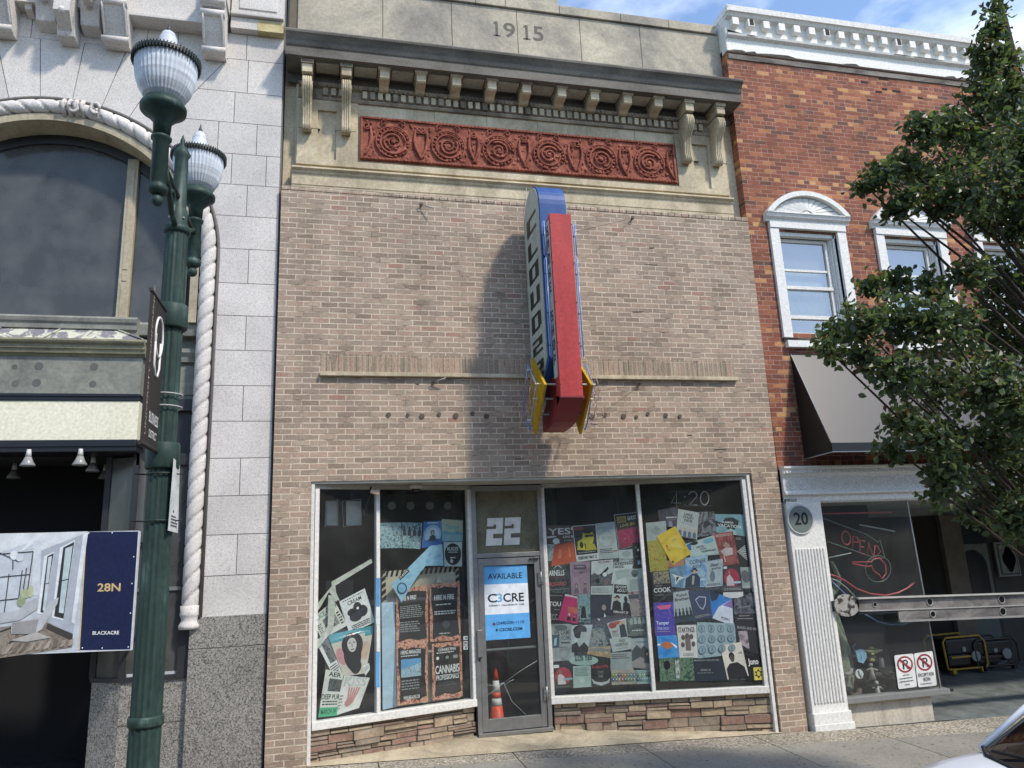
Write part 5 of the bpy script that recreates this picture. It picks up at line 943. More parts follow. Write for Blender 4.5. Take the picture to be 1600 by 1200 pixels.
# ================================================================== granite building on the left
G = thing('granite_building', 'pale granite building with rope moulded arch window, white sign band and dark recessed shopfront', 'building', (-2.7, .1, 0))
GY = .07
M_gran = speckle('pale_granite', [(0, 'bdb8b2'), (.18, 'cac5bf'), (.5, 'd3cec8'), (.8, 'c4bfb9'), (.95, 'aba6a1')], 110, .85, 1.3, .1, .09)
M_grand = speckle('dark_granite', [(0, '6d6a64'), (.2, '8f8b83'), (.45, '9f9b92'), (.7, '7f7b74'), (.88, '54514d')], 85, .6, 1.2, .1)
M_gj = paper('6d6a66', .9)
M_gray = stained('grey_green_paint', '8a8c82', '6f7069', .6, 2.5, .1, .35, .6, (1, 1, 1))
M_beige = stained('beige_paint', 'a99f88', '867c68', .65, 4, .1, .3, .55, (1, 1, .4)); M_dframe = mat('dark_steel', '27292c', .5, var=.2)
M_black = mat('black_paint', '1b1e24', .4, var=.2)
ACX, ACZ, AR = -2.69, 6.08, 1.96
JX = -.735
lev = [1.78, 2.235, 2.686, 3.125, 3.56, 3.997, 4.429, 4.865, 5.304, 5.722, 6.175, 6.616, 7.049, 7.477, 7.923, 8.369, 8.804]
def arcx(z, r=AR):
    if z <= ACZ: return ACX+r
    if z >= ACZ+r: return None
    return ACX+math.sqrt(r*r-(z-ACZ)**2)
mb = MB(); g = .004
# backing wall (with the arch and shopfront opening left out)
def arc(r, a0, a1, n=24): return [(ACX+r*math.cos(a0+(a1-a0)*i/n), ACZ+r*math.sin(a0+(a1-a0)*i/n)) for i in range(n+1)]
poly = [(-.02, -.4), (-.02, 11), (-6.6, 11), (-6.6, -.4), (ACX-AR+.02, -.4)]+[(x, z) for x, z in arc(AR-.02, math.pi, 0)]+[(ACX+AR-.02, -.4)]
mb.xz(poly[::-1], GY+.012, GY+.4, M_gj); mb.build('backing_wall', parent=G)
mb = MB()
def blk(poly): mb.xz(poly, GY, GY+.05, M_gran)
# pier courses to the right of the arch
vj = {0: [.0], 1: [.5], 2: [.0], 3: [.52], 4: [.0], 5: [.5], 6: [0], 7: [.5], 8: [0], 9: [.5], 10: [0], 11: [.38]}
for i, (a, b) in enumerate(zip(lev, lev[1:])):
    zz = [a+g+(b-a-2*g)*k/6 for k in range(7)]
    if b > ACZ+AR-.3: continue
    left = [(arcx(z)+.0, z) for z in zz]
    xl = max(p[0] for p in left) if a < ACZ else left[-1][0]
    tail = -.51 if i >= 10 else None
    cut = [-.37] if i in (1, 3, 5, 7, 9) else []
    if i == 11: cut = [-.42]
    if i == 12: cut = [-.62, -.2]
    if i == 13: cut = [-.85, -.4, -.05-.25]
    xs = cut+[-.03]; x0 = None
    for x in xs:
        if x0 is None: blk(left[::-1]+[(x-g, a+g), (x-g, b-g)][0:2] if False else [(x-g, a+g), (x-g, b-g)]+left[::-1])
        else: blk([(x0+g, a+g), (x-g, a+g), (x-g, b-g), (x0+g, b-g)])
        x0 = x
# voussoir ring up to the level joint, then plain blocks
ztop = 8.86
angs = [90+8.6*k for k in (-4.1, -2.9, -1.75, -.6, .6, 1.75, 2.9, 4.1, 5.6, 7.2)]
def outer(a):      # ray from the centre to the bounding box
    a = math.radians(a); c, s = math.cos(a), math.sin(a)
    t = (ztop-ACZ)/max(s, 1e-3); return (ACX+c*t, ACZ+s*t)
for a0, a1 in zip(angs, angs[1:]):
    A0, A1 = math.radians(a0+.12), math.radians(a1-.12)
    inn = [(ACX+AR*math.cos(A1+(A0-A1)*k/6), ACZ+AR*math.sin(A1+(A0-A1)*k/6)) for k in range(7)]
    blk([outer(a0+.1), outer(a1-.1)]+inn)
# courses between the first voussoir and the corner
tA = math.tan(math.radians(angs[0]))
def leftb(z):
    r_ = ACX+(z-ACZ)/tA; q = arcx(z)
    return r_ if z > ACZ+AR*math.sin(math.radians(angs[0])) else q
for a, b, cuts in ((7.477, 7.923, (-.8, -.33, -.03)), (7.923, 8.369, (-.62, -.03)), (8.369, ztop, (-.47, -.03))):
    zz = [a+g+(b-a-2*g)*k/6 for k in range(7)]; blk([(cuts[0]-g, a+g), (cuts[0]-g, b-g)]+[(leftb(z)+g, z) for z in zz][::-1])
    for x0, x1 in zip(cuts, cuts[1:]): blk([(x0+g, a+g), (x1-g, a+g), (x1-g, b-g), (x0+g, b-g)])
xx = [-4.6, -3.9, -3.42, -3.05, -2.62, -2.15, -1.72, -1.35, -.9, -.5, -.03]
for x0, x1 in zip(xx, xx[1:]): blk([(x0+g, ztop+g), (x1-g, ztop+g), (x1-g, 9.24), (x0+g, 9.24)])
# left half beyond the picture
for i, (a, b) in enumerate(zip(lev, lev[1:])):
    if b > 8: break
    z = (a+b)/2; xl = arcx(z); xl = 2*ACX-(xl if xl else ACX); blk([(-6.5, a+g), (xl-.2, a+g), (xl-.2, b-g), (-6.5, b-g)])
mb.build('granite_block', parent=G)
bpy.data.objects['granite_block'].name = 'granite_facing'
mb = MB(); mb.box(-.83, -.03, GY-.012, GY+.05, 1.47, 1.775, M_grand, bev=.006); mb.box(-.83, -.03, GY-.018, GY+.05, -.2, 1.465, M_grand, bev=.006); mb.box(-.69, -.03, GY-.012, GY+.05, 1.776, 1.80, M_grand); mb.build('granite_dado', parent=G)
# rope moulding
mb = MB(); rr = .092; RC = AR-.11
path = [(ACX+RC, 1.92+(ACZ-1.92)*i/260) for i in range(260)]+[(ACX+RC*math.cos(a), ACZ+RC*math.sin(a)) for a in [math.pi*.62*i/300 for i in range(301)]]
n = 20; rings = []; dist = 0; prev = None
for i, (x, z) in enumerate(path):
    if prev: dist += math.hypot(x-prev[0], z-prev[1])
    prev = (x, z)
    x1, z1 = path[min(i+1, len(path)-1)]; x0, z0 = path[max(i-1, 0)]; t = Vector((x1-x0, 0, z1-z0)).normalized(); nr = Vector((t.z, 0, -t.x)); ou = Vector((0, -1, 0)); rg = []
    for j in range(n):
        a = 2*math.pi*j/n; ph = (dist/.215 + 2*a/(2*math.pi)) % 1.0
        gv = min(ph, 1-ph)*2; r = rr*(1-.3*math.exp(-(gv/.13)**2))
        rg.append(mb.b.verts.new(Vector((x, GY+.02, z))+nr*math.cos(a)*r+ou*math.sin(a)*r))
    rings.append(rg)
for a, b in zip(rings, rings[1:]):
    for j in range(n):
        f = mb.b.faces.new([a[j], a[(j+1) % n], b[(j+1) % n], b[j]]); f.smooth = True; f.material_index = mb.mi(M_gran)
mb.build('rope_moulding', parent=G)
mb = MB()
x = ACX+RC
mb.lathe([(.11, 1.68), (.115, 1.72), (.1, 1.745), (.085, 1.78), (.1, 1.82), (.11, 1.84), (.1, 1.86), (.105, 1.93)], (x, GY+.03, 0), 24, M_gran); mb.build('moulding_base', parent=G)
mb = MB()    # dark tube standing in for the shadow groove outside the rope and flat mould inside it
mb.tube([(ACX+AR+.005, GY+.0, z) for z in (1.8, ACZ)]+[(px_, GY+.0, pz_) for px_, pz_ in arc(AR+.005, 0, math.pi*.62, 40)][1:], .02, 6, M_gj)
o_ = MB()
for r0, r1, y0, y1, m in ((AR-.30, AR-.21, GY-.01, .45, M_beige),):
    P0 = [(ACX+r1, 1.2), (ACX+r1, ACZ)]+arc(r1, 0, math.pi*.65, 40)[1:]; P1 = [(ACX+r0, 1.2), (ACX+r0, ACZ)]+arc(r0, 0, math.pi*.65, 40)[1:]
    for i in range(len(P0)-1):
        if P0[i+1][1] < 5.0: continue
        za = max(P0[i][1], 5.2) if i == 0 else None
        a, b, c, d = P1[i], P0[i], P0[i+1], P1[i+1]
        if i == 0: a = (a[0], 5.2); b = (b[0], 5.2)
        o_.prism([(p[0], y0, p[1]) for p in (a, b, c, d)], (0, y1-y0, 0), m)
mb.build('arch_shadow_line', parent=G); o_.build('inner_arch_mould', parent=G)
# scroll ornament pair on the crown of the rope
mb = MB()
for s in (-1, 1):
    c = ACX+.35+s*.12
    mb.tube([(c+.0+s*.05*math.cos(a), GY-.09, ACZ+RC-.03+.07*math.sin(a)) for a in [i*.5 for i in range(12)]], .02, 6, M_gran)
for k in range(4): mb.tube([(ACX+.1+k*.07, GY-.0, ACZ+RC+.12-.02), (ACX+.1+k*.07, GY-.1, ACZ+RC-.0), (ACX+.12+k*.07, GY-.0, ACZ+RC-.12)], .028, 6, M_gran)
mb.build('crown_ornament', parent=G)
# arched window
WG = MB(); wr = AR-.36
WG.prism([(x, .43, z) for x, z in [(ACX-wr, 5.22)]+[(ACX-wr, ACZ)]+arc(wr, math.pi, 0)[1:]+[(ACX+wr, 5.22)]], (0, .004, 0), glass('tinted_window', (.16, .17, .18), 1.33, .12, .13))
WIN = MB()
P0 = arc(AR-.29, 0, math.pi, 40); P1 = arc(wr-.06, 0, math.pi, 40)
for i in range(40): WIN.prism([(p[0], .40, p[1]) for p in (P1[i], P0[i], P0[i+1], P1[i+1])], (0, .08, 0), M_dframe)
for s in (1, -1): WIN.box(*(sorted((ACX+s*(wr-.06), ACX+s*(AR-.29)))), .40, .48, 5.2, ACZ, M_dframe)
WIN = WIN.build('arched_window', parent=G); WG.build('pane', parent=WIN)
for x in (at(196, 420, .38).x, 2*ACX-at(196, 420, .38).x):
    mb = MB(); h = ACZ+math.sqrt(wr*wr-(x-ACX)**2); mb.box(x-.065, x+.065, .36, .44, 5.2, h+.02, M_beige, bev=.006); mb.box(x-.03, x+.03, .352, .362, 5.3, 5.75, M_beige, bev=.004); mb.box(x-.03, x+.03, .352, .362, 5.8, 5.9, M_beige, bev=.004); mb.box(x-.03, x+.03, .352, .362, 5.95, h-.12, M_beige, bev=.004); mb.build('mullion', parent=WIN)
mb = MB(); mb.box(ACX+wr-.1, ACX+wr-.04, .36, .43, 5.2, 6.6, M_beige); mb.build('mullion', parent=WIN)
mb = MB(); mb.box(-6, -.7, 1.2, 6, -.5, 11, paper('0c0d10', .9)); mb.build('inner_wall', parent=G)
# window sill, patched sloping roof, cornice, frieze, sign band of the projecting bay
BX = -1.47
mb = MB()
mb.prof([(.42, 5.24), (.0, 5.22), (-.03, 5.19), (-.02, 5.15), (.0, 5.13), (.0, 5.07), (.03, 5.06), (.03, 5.0), (.42, 5.0)], -5, BX-.1, M_gray)
mb.prof([(.42, 5.22), (.12, 5.2), (.1, 5.17), (.12, 5.05), (.42, 5.05)], BX-.1, JX-.06, M_gray); mb.build('window_sill', parent=G)
M_flake = stained('flaking_metal_roof', 'b9b9a6', '77757a', .7, 4.5, .3, .47, .50, (1, 1, 1))
mb = MB()
q0 = (.02, 5.06); q1 = (-.14, 4.905)
mb.prism([(-5, q0[0], q0[1]), (BX-.32, q0[0], q0[1]), (BX+.02, q1[0], q1[1]), (-5, q1[0], q1[1])], (0, .02, -.02), M_flake)
mb.prism([(BX-.32, q0[0], q0[1]), (BX+.02, q1[0], q1[1]), (BX+.3, .3, q1[1]), (BX-.05, .3, q0[1])], (0, .02, -.02), M_flake)
for x in (BX-.32, BX-.9, BX-1.5, BX-2.1): mb.tube([(x+.02 if x > BX-.4 else x, q0[0]-.01, q0[1]+.005), (x-(.1 if x < BX-.4 else -.33), q1[0]-.01, q1[1]+.008)], .01, 5, M_flake)
mb.build('bay_roof', parent=G)
mb = MB()
mb.prof([(.3, 4.9), (-.16, 4.905), (-.17, 4.88), (-.16, 4.86), (-.13, 4.84), (-.125, 4.80), (-.11, 4.79), (-.1, 4.75), (-.07, 4.74), (-.06, 4.72), (.3, 4.72)], -5, BX+.03, stained('old_cornice', '8d8a70', '6a675b', .7, 3, .2, .35, .6, (1, 1, 2)))
mb.prof([(.5, 4.9), (.16, 4.9), (.15, 4.85), (.18, 4.8), (.19, 4.74), (.5, 4.74)], BX+.03, JX-.06, M_gray); mb.build('bay_cornice', parent=G)
mb = MB(); mb.box(-5, BX, -.05, .3, 4.29, 4.72, M_gray)
mb.box(BX, JX-.06, .24, .4, 4.29, 4.74, M_gray); mb.box(BX+.1, JX-.16, .225, .245, 4.34, 4.7, M_gray, bev=.006); mb.box(BX, JX-.06, .24, .4, 4.9, 5.06, M_gray)
mb.build('bay_frieze', parent=G)
mb = MB()
for px, py, r in ((23, 573, .028), (61, 572, .045), (147, 573, .042), (24, 599, .035), (57, 598, .045), (145, 600, .038)):
    p = at(px, py, -.05); mb.tube([(p.x, -.053, p.z), (p.x, -.04, p.z)], r, 14, mat('filled_hole', '5d5e5a', .8))
mb.build('filled_hole', parent=G, split=True)
mb = MB(); mb.box(-5, BX, -.075, .3, 4.205, 4.29, M_black, bev=.01); mb.box(-5, BX, -.09, .3, 4.255, 4.275, M_black); mb.box(-5, BX, -.07, .3, 3.63, 3.765, M_black, bev=.01); mb.box(-5, BX+.0, -.085, .3, 3.69, 3.705, M_black); mb.box(BX, JX-.03, .2, .4, 4.15, 4.29, M_dframe); mb.box(BX, JX-.03, .26, .4, 3.63, 4.15, M_dframe); mb.build('black_fascia', parent=G)
mb = MB(); mb.box(-5, BX-.0, -.062, .2, 3.766, 4.204, stained('sign_band_white', 'e2dfc8', 'd6d3ba', .45, 1.5, .02, .2, .7, (1, 1, 1))); mb.build('sign_band', parent=G)
# recessed entrance and display bay
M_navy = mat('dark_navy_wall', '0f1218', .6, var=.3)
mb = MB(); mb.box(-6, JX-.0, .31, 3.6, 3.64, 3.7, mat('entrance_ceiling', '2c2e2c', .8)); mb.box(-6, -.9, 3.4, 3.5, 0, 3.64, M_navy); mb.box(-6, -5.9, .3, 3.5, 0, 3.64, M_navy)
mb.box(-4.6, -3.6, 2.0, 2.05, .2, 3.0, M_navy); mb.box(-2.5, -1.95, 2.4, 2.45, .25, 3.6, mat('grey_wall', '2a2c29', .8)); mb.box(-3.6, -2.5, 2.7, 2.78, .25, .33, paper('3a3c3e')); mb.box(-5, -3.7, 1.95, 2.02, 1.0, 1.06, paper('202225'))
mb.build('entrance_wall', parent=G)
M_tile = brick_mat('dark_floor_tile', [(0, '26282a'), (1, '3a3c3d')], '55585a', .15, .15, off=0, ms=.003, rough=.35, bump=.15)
t_ = M_tile.node_tree
for nd in t_.nodes:
    if nd.type == 'COMBXYZ':
        sp_ = [k for k in t_.nodes if k.type == 'SEPXYZ'][0]
        t_.links.new(sp_.outputs[0], nd.inputs[0]); t_.links.new(sp_.outputs[1], nd.inputs[1])
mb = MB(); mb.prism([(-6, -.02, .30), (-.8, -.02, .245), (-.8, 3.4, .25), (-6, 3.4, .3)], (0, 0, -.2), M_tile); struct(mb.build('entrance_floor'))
PT = 1.17; pl = [(-.83, .13), (-1.50, .13), (-1.84, .34), (-1.84, .9), (-.83, .9)]
mb = MB(); mb.prism([(x, y, -.1) for x, y in pl], (0, 0, PT+.1), M_grand)
for x, y, x2, y2 in ((-.83, .127, -1.5, .127),): mb.box(x2, x, .124, .131, .74, .746, M_joint)
mb.build('bay_plinth', parent=G)
mb = MB(); c_ = (-1.2, .5)
mb.prism([(x+(x-c_[0])*.03*(x != -.83), y+(y-c_[1])*.06, PT+.001) for x, y in pl], (0, 0, .045), M_dframe)
for x, y in pl[:3]: mb.box(x-.03, x+.03, y-.01, y+.05, PT+.04, 3.63, M_dframe)
mb.box(-.95, -.80, .11, .2, PT+.04, 3.63, M_dframe); mb.box(-.95, -.74, .2, .26, PT, 3.63, M_dframe)
mb.box(-1.5, -.95, .13, .17, 2.1, 2.14, paper('6f7273')); mb.box(-1.45, -.95, .14, .18, PT+.05, PT+.08, paper('b5b8b9')); mb.box(-1.5, -.83, .12, .2, 3.5, 3.63, M_dframe)
bf = mb.build('display_frame', parent=G)
mb = MB(); mb.face([(-1.5, .15, PT+.04), (-.9, .15, PT+.04), (-.9, .15, 3.6), (-1.5, .15, 3.6)], glass('tinted_window')); mb.build('pane', parent=bf, recalc=False)
mb = MB(); mb.face([(-1.5, .15, PT+.04), (-1.84, .36, PT+.04), (-1.84, .36, 3.6), (-1.5, .15, 3.6)], glass('tinted_window')); mb.build('pane', parent=bf, recalc=False)
mb = MB(); mb.box(-1.47, -1.43, .3, .4, 2.3, 3.45, paper('b0b4b4')); mb.build('white_post', parent=bf)
# corbels, cartouche and cornice at the top
def corbel(x, w=.3):
    c = MB(); c.prof([(GY, 9.45), (-.32, 9.45), (-.35, 9.42), (-.36, 9.36), (-.33, 9.31), (-.27, 9.30), (-.27, 9.27), (-.31, 9.25), (-.32, 9.2), (-.27, 9.13), (-.2, 9.02), (-.13, 8.93), (-.1, 8.88), (-.11, 8.84), (-.09, 8.80), (-.05, 8.79), (GY, 8.80)], x-w/2, x+w/2, M_gran)
    for (yy, zz, r_) in ((-.335, 9.385, .062), (-.30, 9.225, .05), (-.105, 8.835, .042)): c.tube([(x-w/2-.012, yy, zz), (x+w/2+.012, yy, zz)], r_, 14, M_gran)
    c.box(x-w/2-.02, x+w/2+.02, -.4, GY, 9.455, 9.56, M_gran, bev=.01)
    for s in (-1, 1): c.tube([(x+s*(w/2-.02), y, z) for y, z in ((-.325, 9.2), (-.275, 9.12), (-.205, 9.01), (-.135, 8.92), (-.11, 8.87))], .016, 6, M_gran)
    c.build('corbel', parent=G)
for px, py in ((-8, 60), (178, 70)): corbel(at(px, py, -.15).x, .29)
corbel(at(333, 88, -.13).x, .27)
mb = MB()
zc = at(200, 30, -.15).z
mb.box(-2.02, -1.0, -.17, .1, 9.17, 9.22, M_gran, bev=.01); mb.box(-2.02, -1.0, -.15, .1, 9.22, 9.9, M_gran)
mb.box(-6, -2.0, -.13, .1, 9.22, 9.9, M_gran); mb.box(-1.0, -.72, -.3, .1, 9.46, 9.9, M_gran, bev=.01); mb.box(-.70, -.03, -.04, .1, 9.25, 9.42, M_gran, bev=.008); mb.box(-.36, -.03, -.045, .1, 9.245, 9.4, stained('yellowed_stone', 'c7bb90', 'a3946a', .8, 4, .2, .35, .6, (1, 1, 1)))
mb.box(-.70, -.03, -.09, .1, 9.425, 9.47, M_gran, bev=.01); mb.box(-.70, -.03, -.03, .1, 9.47, 10.6, M_gran); mb.box(-.6, -.12, -.045, .0, 9.56, 10.4, M_gran, bev=.01)
mb.build('stone_cornice', parent=G)
mb = MB(); cx = at(97, 20, -.3).x
z0 = 8.78
mb.prism([(cx-.09, -.34, 9.0), (cx+.09, -.34, 9.0), (cx+.07, -.1, z0+.05), (cx-.07, -.1, z0+.05)], (0, 0, .8), M_gran)
mb.hexa([(cx-.1, GY, z0), (cx+.1, GY, z0), (cx+.1, -.12, z0+.02), (cx-.1, -.12, z0+.02), (cx-.1, GY, 9.7), (cx+.1, GY, 9.7), (cx+.1, -.42, 9.7), (cx-.1, -.42, 9.7)], M_gran, .01)
mb.ball((cx, -.3, 9.02), .055, M_gran)
for s in (-1, 1):
    mb.hexa([(cx+s*.14, GY, 8.95), (cx+s*.36, GY, 8.95), (cx+s*.36, -.1, 9.0), (cx+s*.14, -.1, 9.0), (cx+s*.14, GY, 9.7), (cx+s*.36, GY, 9.7), (cx+s*.36, -.3, 9.7), (cx+s*.14, -.3, 9.7)], M_gran, .01)
    mb.box(cx+s*.25-.05, cx+s*.25+.05, -.34, -.2, 9.2, 9.7, M_gran, bev=.01)
    mb.hexa([(cx+s*.42, GY, 9.12), (cx+s*.5, GY, 9.12), (cx+s*.5, -.08, 9.15), (cx+s*.42, -.08, 9.15), (cx+s*.42, GY, 9.7), (cx+s*.56, GY, 9.7), (cx+s*.56, -.22, 9.7), (cx+s*.42, -.22, 9.7)], M_gran, .01)
mb.build('cartouche', parent=G)
# ceiling lamps
for i, (px, py, lab) in enumerate(((45, 712, 'brightest bell shaped lamp under the entrance ceiling, left of the pair in front'), (126, 711, 'bell shaped lamp under the entrance ceiling, right of the pair in front'), (146, 722, 'bell lamp just behind the right front lamp of the entrance'), (23, 733, 'dim bell lamp low at the left of the entrance ceiling'), (48, 745, 'dim bell lamp below the brightest entrance lamp'), (165, 735, 'small bell lamp nearest the display case top'), (70, 757, 'faintest bell lamp deep in the entrance'))):
    p = atz(px, py-4, 3.6); t = thing('ceiling_lamp', lab, 'lamp', p, 'lamps under the entrance ceiling')
    mb = MB(); mb.lathe([(.02, .04), (.025, .0), (.03, -.04)], p, 12, paper('b9bab5')); mb.build('socket', parent=t)
    mb = MB(); mb.lathe([(.03, -.04), (.05, -.09), (.075, -.13), (.07, -.14)], p, 18, paper('8a8c89', .3)); mb.build('bulb', parent=t)
# large property banner
BD = Vector((math.cos(math.radians(4.6)), -math.sin(math.radians(4.6)), 0)); BN = Vector((-BD.y*-1, -BD.x, 0)); BN = Vector((BD.y, -BD.x, 0)).normalized(); BP = Vector((-1.41, -.2, 0))
def bh(px, py, o=0.): return atp(px, py, BP+BN*o, BN)
t = thing('property_banner', 'wide banner reading 28N with a photo of a white loft room on its left', 'banner', bh(110, 930))
TL, TR, BR, BL = bh(0, 833.5), bh(218, 829), bh(205, 1016), bh(0, 1024)
ex = (TL-TR)*.75; TL2 = TL+ex; BL2 = BL+(BL-BR)*.75
mb = MB(); mb.prism([TL2, TR, BR, BL2], -BN*.05, paper('c4c9ce')); mb.build('frame', parent=t)
mb = MB(); i_ = [bh(135, 831), bh(216, 830.5), bh(203.5, 1014.5), bh(124, 1016)]; mb.face([p+BN*.002 for p in i_], stained('navy_vinyl', '232a4b', '1d2340', .35, 2, .0, .2, .8, (1, 1, 1)))
draw(mb, [p+BN*.003 for p in i_], BN, [('t', '28N', .28, .445, .73, .515, paper('c9ae78')), ('t', 'BLACKACRE', .24, .845, .76, .875, WH), ('r', -.012, 0, .012, 1, paper('c6b27c'))], .0004)
for u, v in ((.05, .01), (.5, .01), (.95, .22), (.95, .45), (.96, .7), (.96, .98), (.45, .985), (.06, .98)): draw(mb, [p+BN*.005 for p in i_], BN, [('e', u, v, .012, .006, WH)])
mb.build('navy_panel', parent=t, recalc=False)
mb = MB(); ph = [TL2, bh(134, 831), bh(123, 1016), BL2]
mb.face([p+BN*.002 for p in ph], paper('b9c0c6'))
cc = [bh(0, 833.5), bh(134, 831), bh(123, 1016), bh(0, 1024)]; cc = [p+BN*.003 for p in cc]
PW = paper('d5dadd'); PB = paper('2a2d30'); PG = paper('8d9296'); PF = mottle(['6b6055', '8d8375', '554c44'], 9)
def Z(X, Y):       # zoom pixels of the banner crop
    return ((X/5.713)/134, (820+Y/5.713-833)/(187))
els = [('r', -.0, 0, 1, .1, paper('c3c9cd')), ('p', [Z(0, 80), Z(790, 70), Z(370, 240), Z(300, 150), Z(0, 250)], paper('cdd2d4')), ('p', [Z(180, 240), Z(330, 85), Z(400, 80), Z(220, 230)], PW),
       ('p', [Z(370, 240), Z(790, 80), Z(700, 990), Z(450, 890), Z(370, 800)], paper('a4abb3')), ('p', [Z(300, 150), Z(370, 150), Z(370, 640), Z(290, 640)], paper('c4cace')),
       ('p', [Z(0, 900), Z(450, 880), Z(700, 1000), Z(700, 1115), Z(0, 1165)], PF), ('p', [Z(450, 890), Z(700, 995), Z(700, 1060), Z(440, 940)], paper('3b3733')),
       ('p', [Z(540, 215), Z(675, 145), Z(600, 870), Z(490, 840)], PW), ('p', [Z(570, 215), Z(668, 165), Z(602, 858), Z(512, 832)], PB), ('p', [Z(590, 225), Z(655, 200), Z(600, 810), Z(555, 800)], paper('b4c4c6')), ('p', [Z(540, 520), Z(632, 500), Z(632, 510), Z(540, 530)], PB),
       ('p', [Z(400, 290), Z(490, 250), Z(415, 810), Z(350, 800)], PW), ('p', [Z(430, 290), Z(486, 265), Z(412, 800), Z(380, 790)], PB), ('p', [Z(438, 300), Z(472, 290), Z(420, 780), Z(402, 775)], paper('bcc8ca')), ('p', [Z(405, 540), Z(455, 530), Z(455, 537), Z(405, 548)], PB),
       ('p', [Z(745, 100), Z(790, 75), Z(715, 910), Z(680, 890)], PW)]
for a, b in (((0, 260), (300, 245)), ((300, 245), (255, 600)), ((0, 465), (275, 450)), ((0, 670), (180, 660)), ((85, 440), (40, 800)), ((205, 410), (170, 700)), ((0, 250), (170, 330)), ((245, 390), (215, 600)), ((120, 300), (120, 400))):
    d = Vector((b[0]-a[0], b[1]-a[1], 0)).normalized(); nx, ny = -d.y*4, d.x*4
    els.append(('p', [Z(a[0]+nx, a[1]+ny), Z(b[0]+nx, b[1]+ny), Z(b[0]-nx, b[1]-ny), Z(a[0]-nx, a[1]-ny)], PB))
els += [('e', *Z(130, 275), .05, .038, PW), ('e', *Z(180, 295), .045, .034, paper('c9cfd3')), ('e', *Z(235, 620), .06, .04, paper('a3ab86')), ('e', *Z(200, 690), .05, .04, paper('8c9a74')), ('e', *Z(285, 600), .03, .05, paper('b3b995')),
        ('p', [Z(0, 780), Z(180, 760), Z(240, 700), Z(350, 660), Z(350, 760), Z(190, 850), Z(0, 870)], paper('a9adb0')), ('p', [Z(110, 870), Z(380, 830), Z(470, 700), Z(550, 665), Z(540, 720), Z(400, 940), Z(330, 975), Z(110, 965)], paper('b3b4b6')), ('p', [Z(120, 870), Z(370, 850), Z(340, 975), Z(115, 965)], paper('8e8d8c')),
        ('p', [Z(280, 975), Z(300, 975), Z(355, 1045), Z(345, 1045)], PB), ('p', [Z(250, 975), Z(270, 975), Z(90, 1045), Z(85, 1035)], PB), ('p', [Z(0, 935), Z(110, 905), Z(110, 915), Z(0, 945)], PB), ('p', [Z(350, 960), Z(490, 1015), Z(260, 1040), Z(100, 1020)], paper('aaa69f'))]
for i in range(9): els.append(('p', [Z(20+i*80, 1140-i*5), Z(70+i*80, 1130-i*5), Z(150+i*70, 1040), Z(120+i*70, 1045)], paper(random.choice(['9a9184', '6a6056', 'a79d8e']))))
draw(mb, cc, BN, els, .0002); mb.build('photo_panel', parent=t, recalc=False)
mb = MB()
for p in (TR+(BR-TR)*.1, BR-(BR-TR)*.1): mb.tube([p-BD*.03-BN*.02, p-BD*.03+Vector((0, .38, 0))], .015, 8, M_dframe)
mb.build('bracket', parent=t)
# ================================================================== twin street lamp
LX, LY = -.385, -3.83; LG = gz(LX, LY)
M_green = stained('lamp_green', '33453f', '25342f', .5, 7, .08, .3, .55, (1, 1, .3), '4d605b')
LP = thing('street_lamp', 'dark green fluted lamp post with two ribbed glass globes', 'street lamp', (LX, LY, LG))
mb = MB(); mb.lathe([(.19, LG), (.19, LG+.06), (.165, LG+.1), (.16, LG+.42), (.13, LG+.5), (.105, LG+.58)], (LX, LY, 0), 32, M_green, 1, .04); mb.build('base', parent=LP)
mb = MB(); ztp = at(268, 358, LY).z
mb.lathe([(.094, LG+.55), (.09, 1.9), (.0805, 3.0), (.074, ztp-.02)], (LX, LY, 0), 32, M_green, 1, .075, False)
mb.lathe([(.098, 1.40), (.103, 1.41), (.103, 1.45), (.098, 1.46)], (LX, LY, 0), 32, M_green)
mb.build('pole', parent=LP)
mb = MB(); mb.lathe([(.074, ztp-.04), (.088, ztp-.03), (.09, ztp), (.08, ztp+.015), (.062, ztp+.03), (.062, ztp+.14), (.05, ztp+.16), (.045, ztp+.55), (.06, ztp+.58), (.04, ztp+.62), (.012, ztp+.66), (.018, ztp+.69), (.002, ztp+.74)], (LX, LY, 0), 28, M_green, 0)
for a in range(4): mb.ball((LX+.064*math.cos(a*1.57+.8), LY+.064*math.sin(a*1.57+.8), ztp+.07), .009, paper('9a9c9a'), seg=6)
mb.build('pole_cap', parent=LP)
GZc = at(268, 108, -4.42).z
M_globe = mat('ribbed_globe_glass', 'c9cfd3', .16, var=.3, scale=3, spec=.6, stretch=(.5, .5, 11))
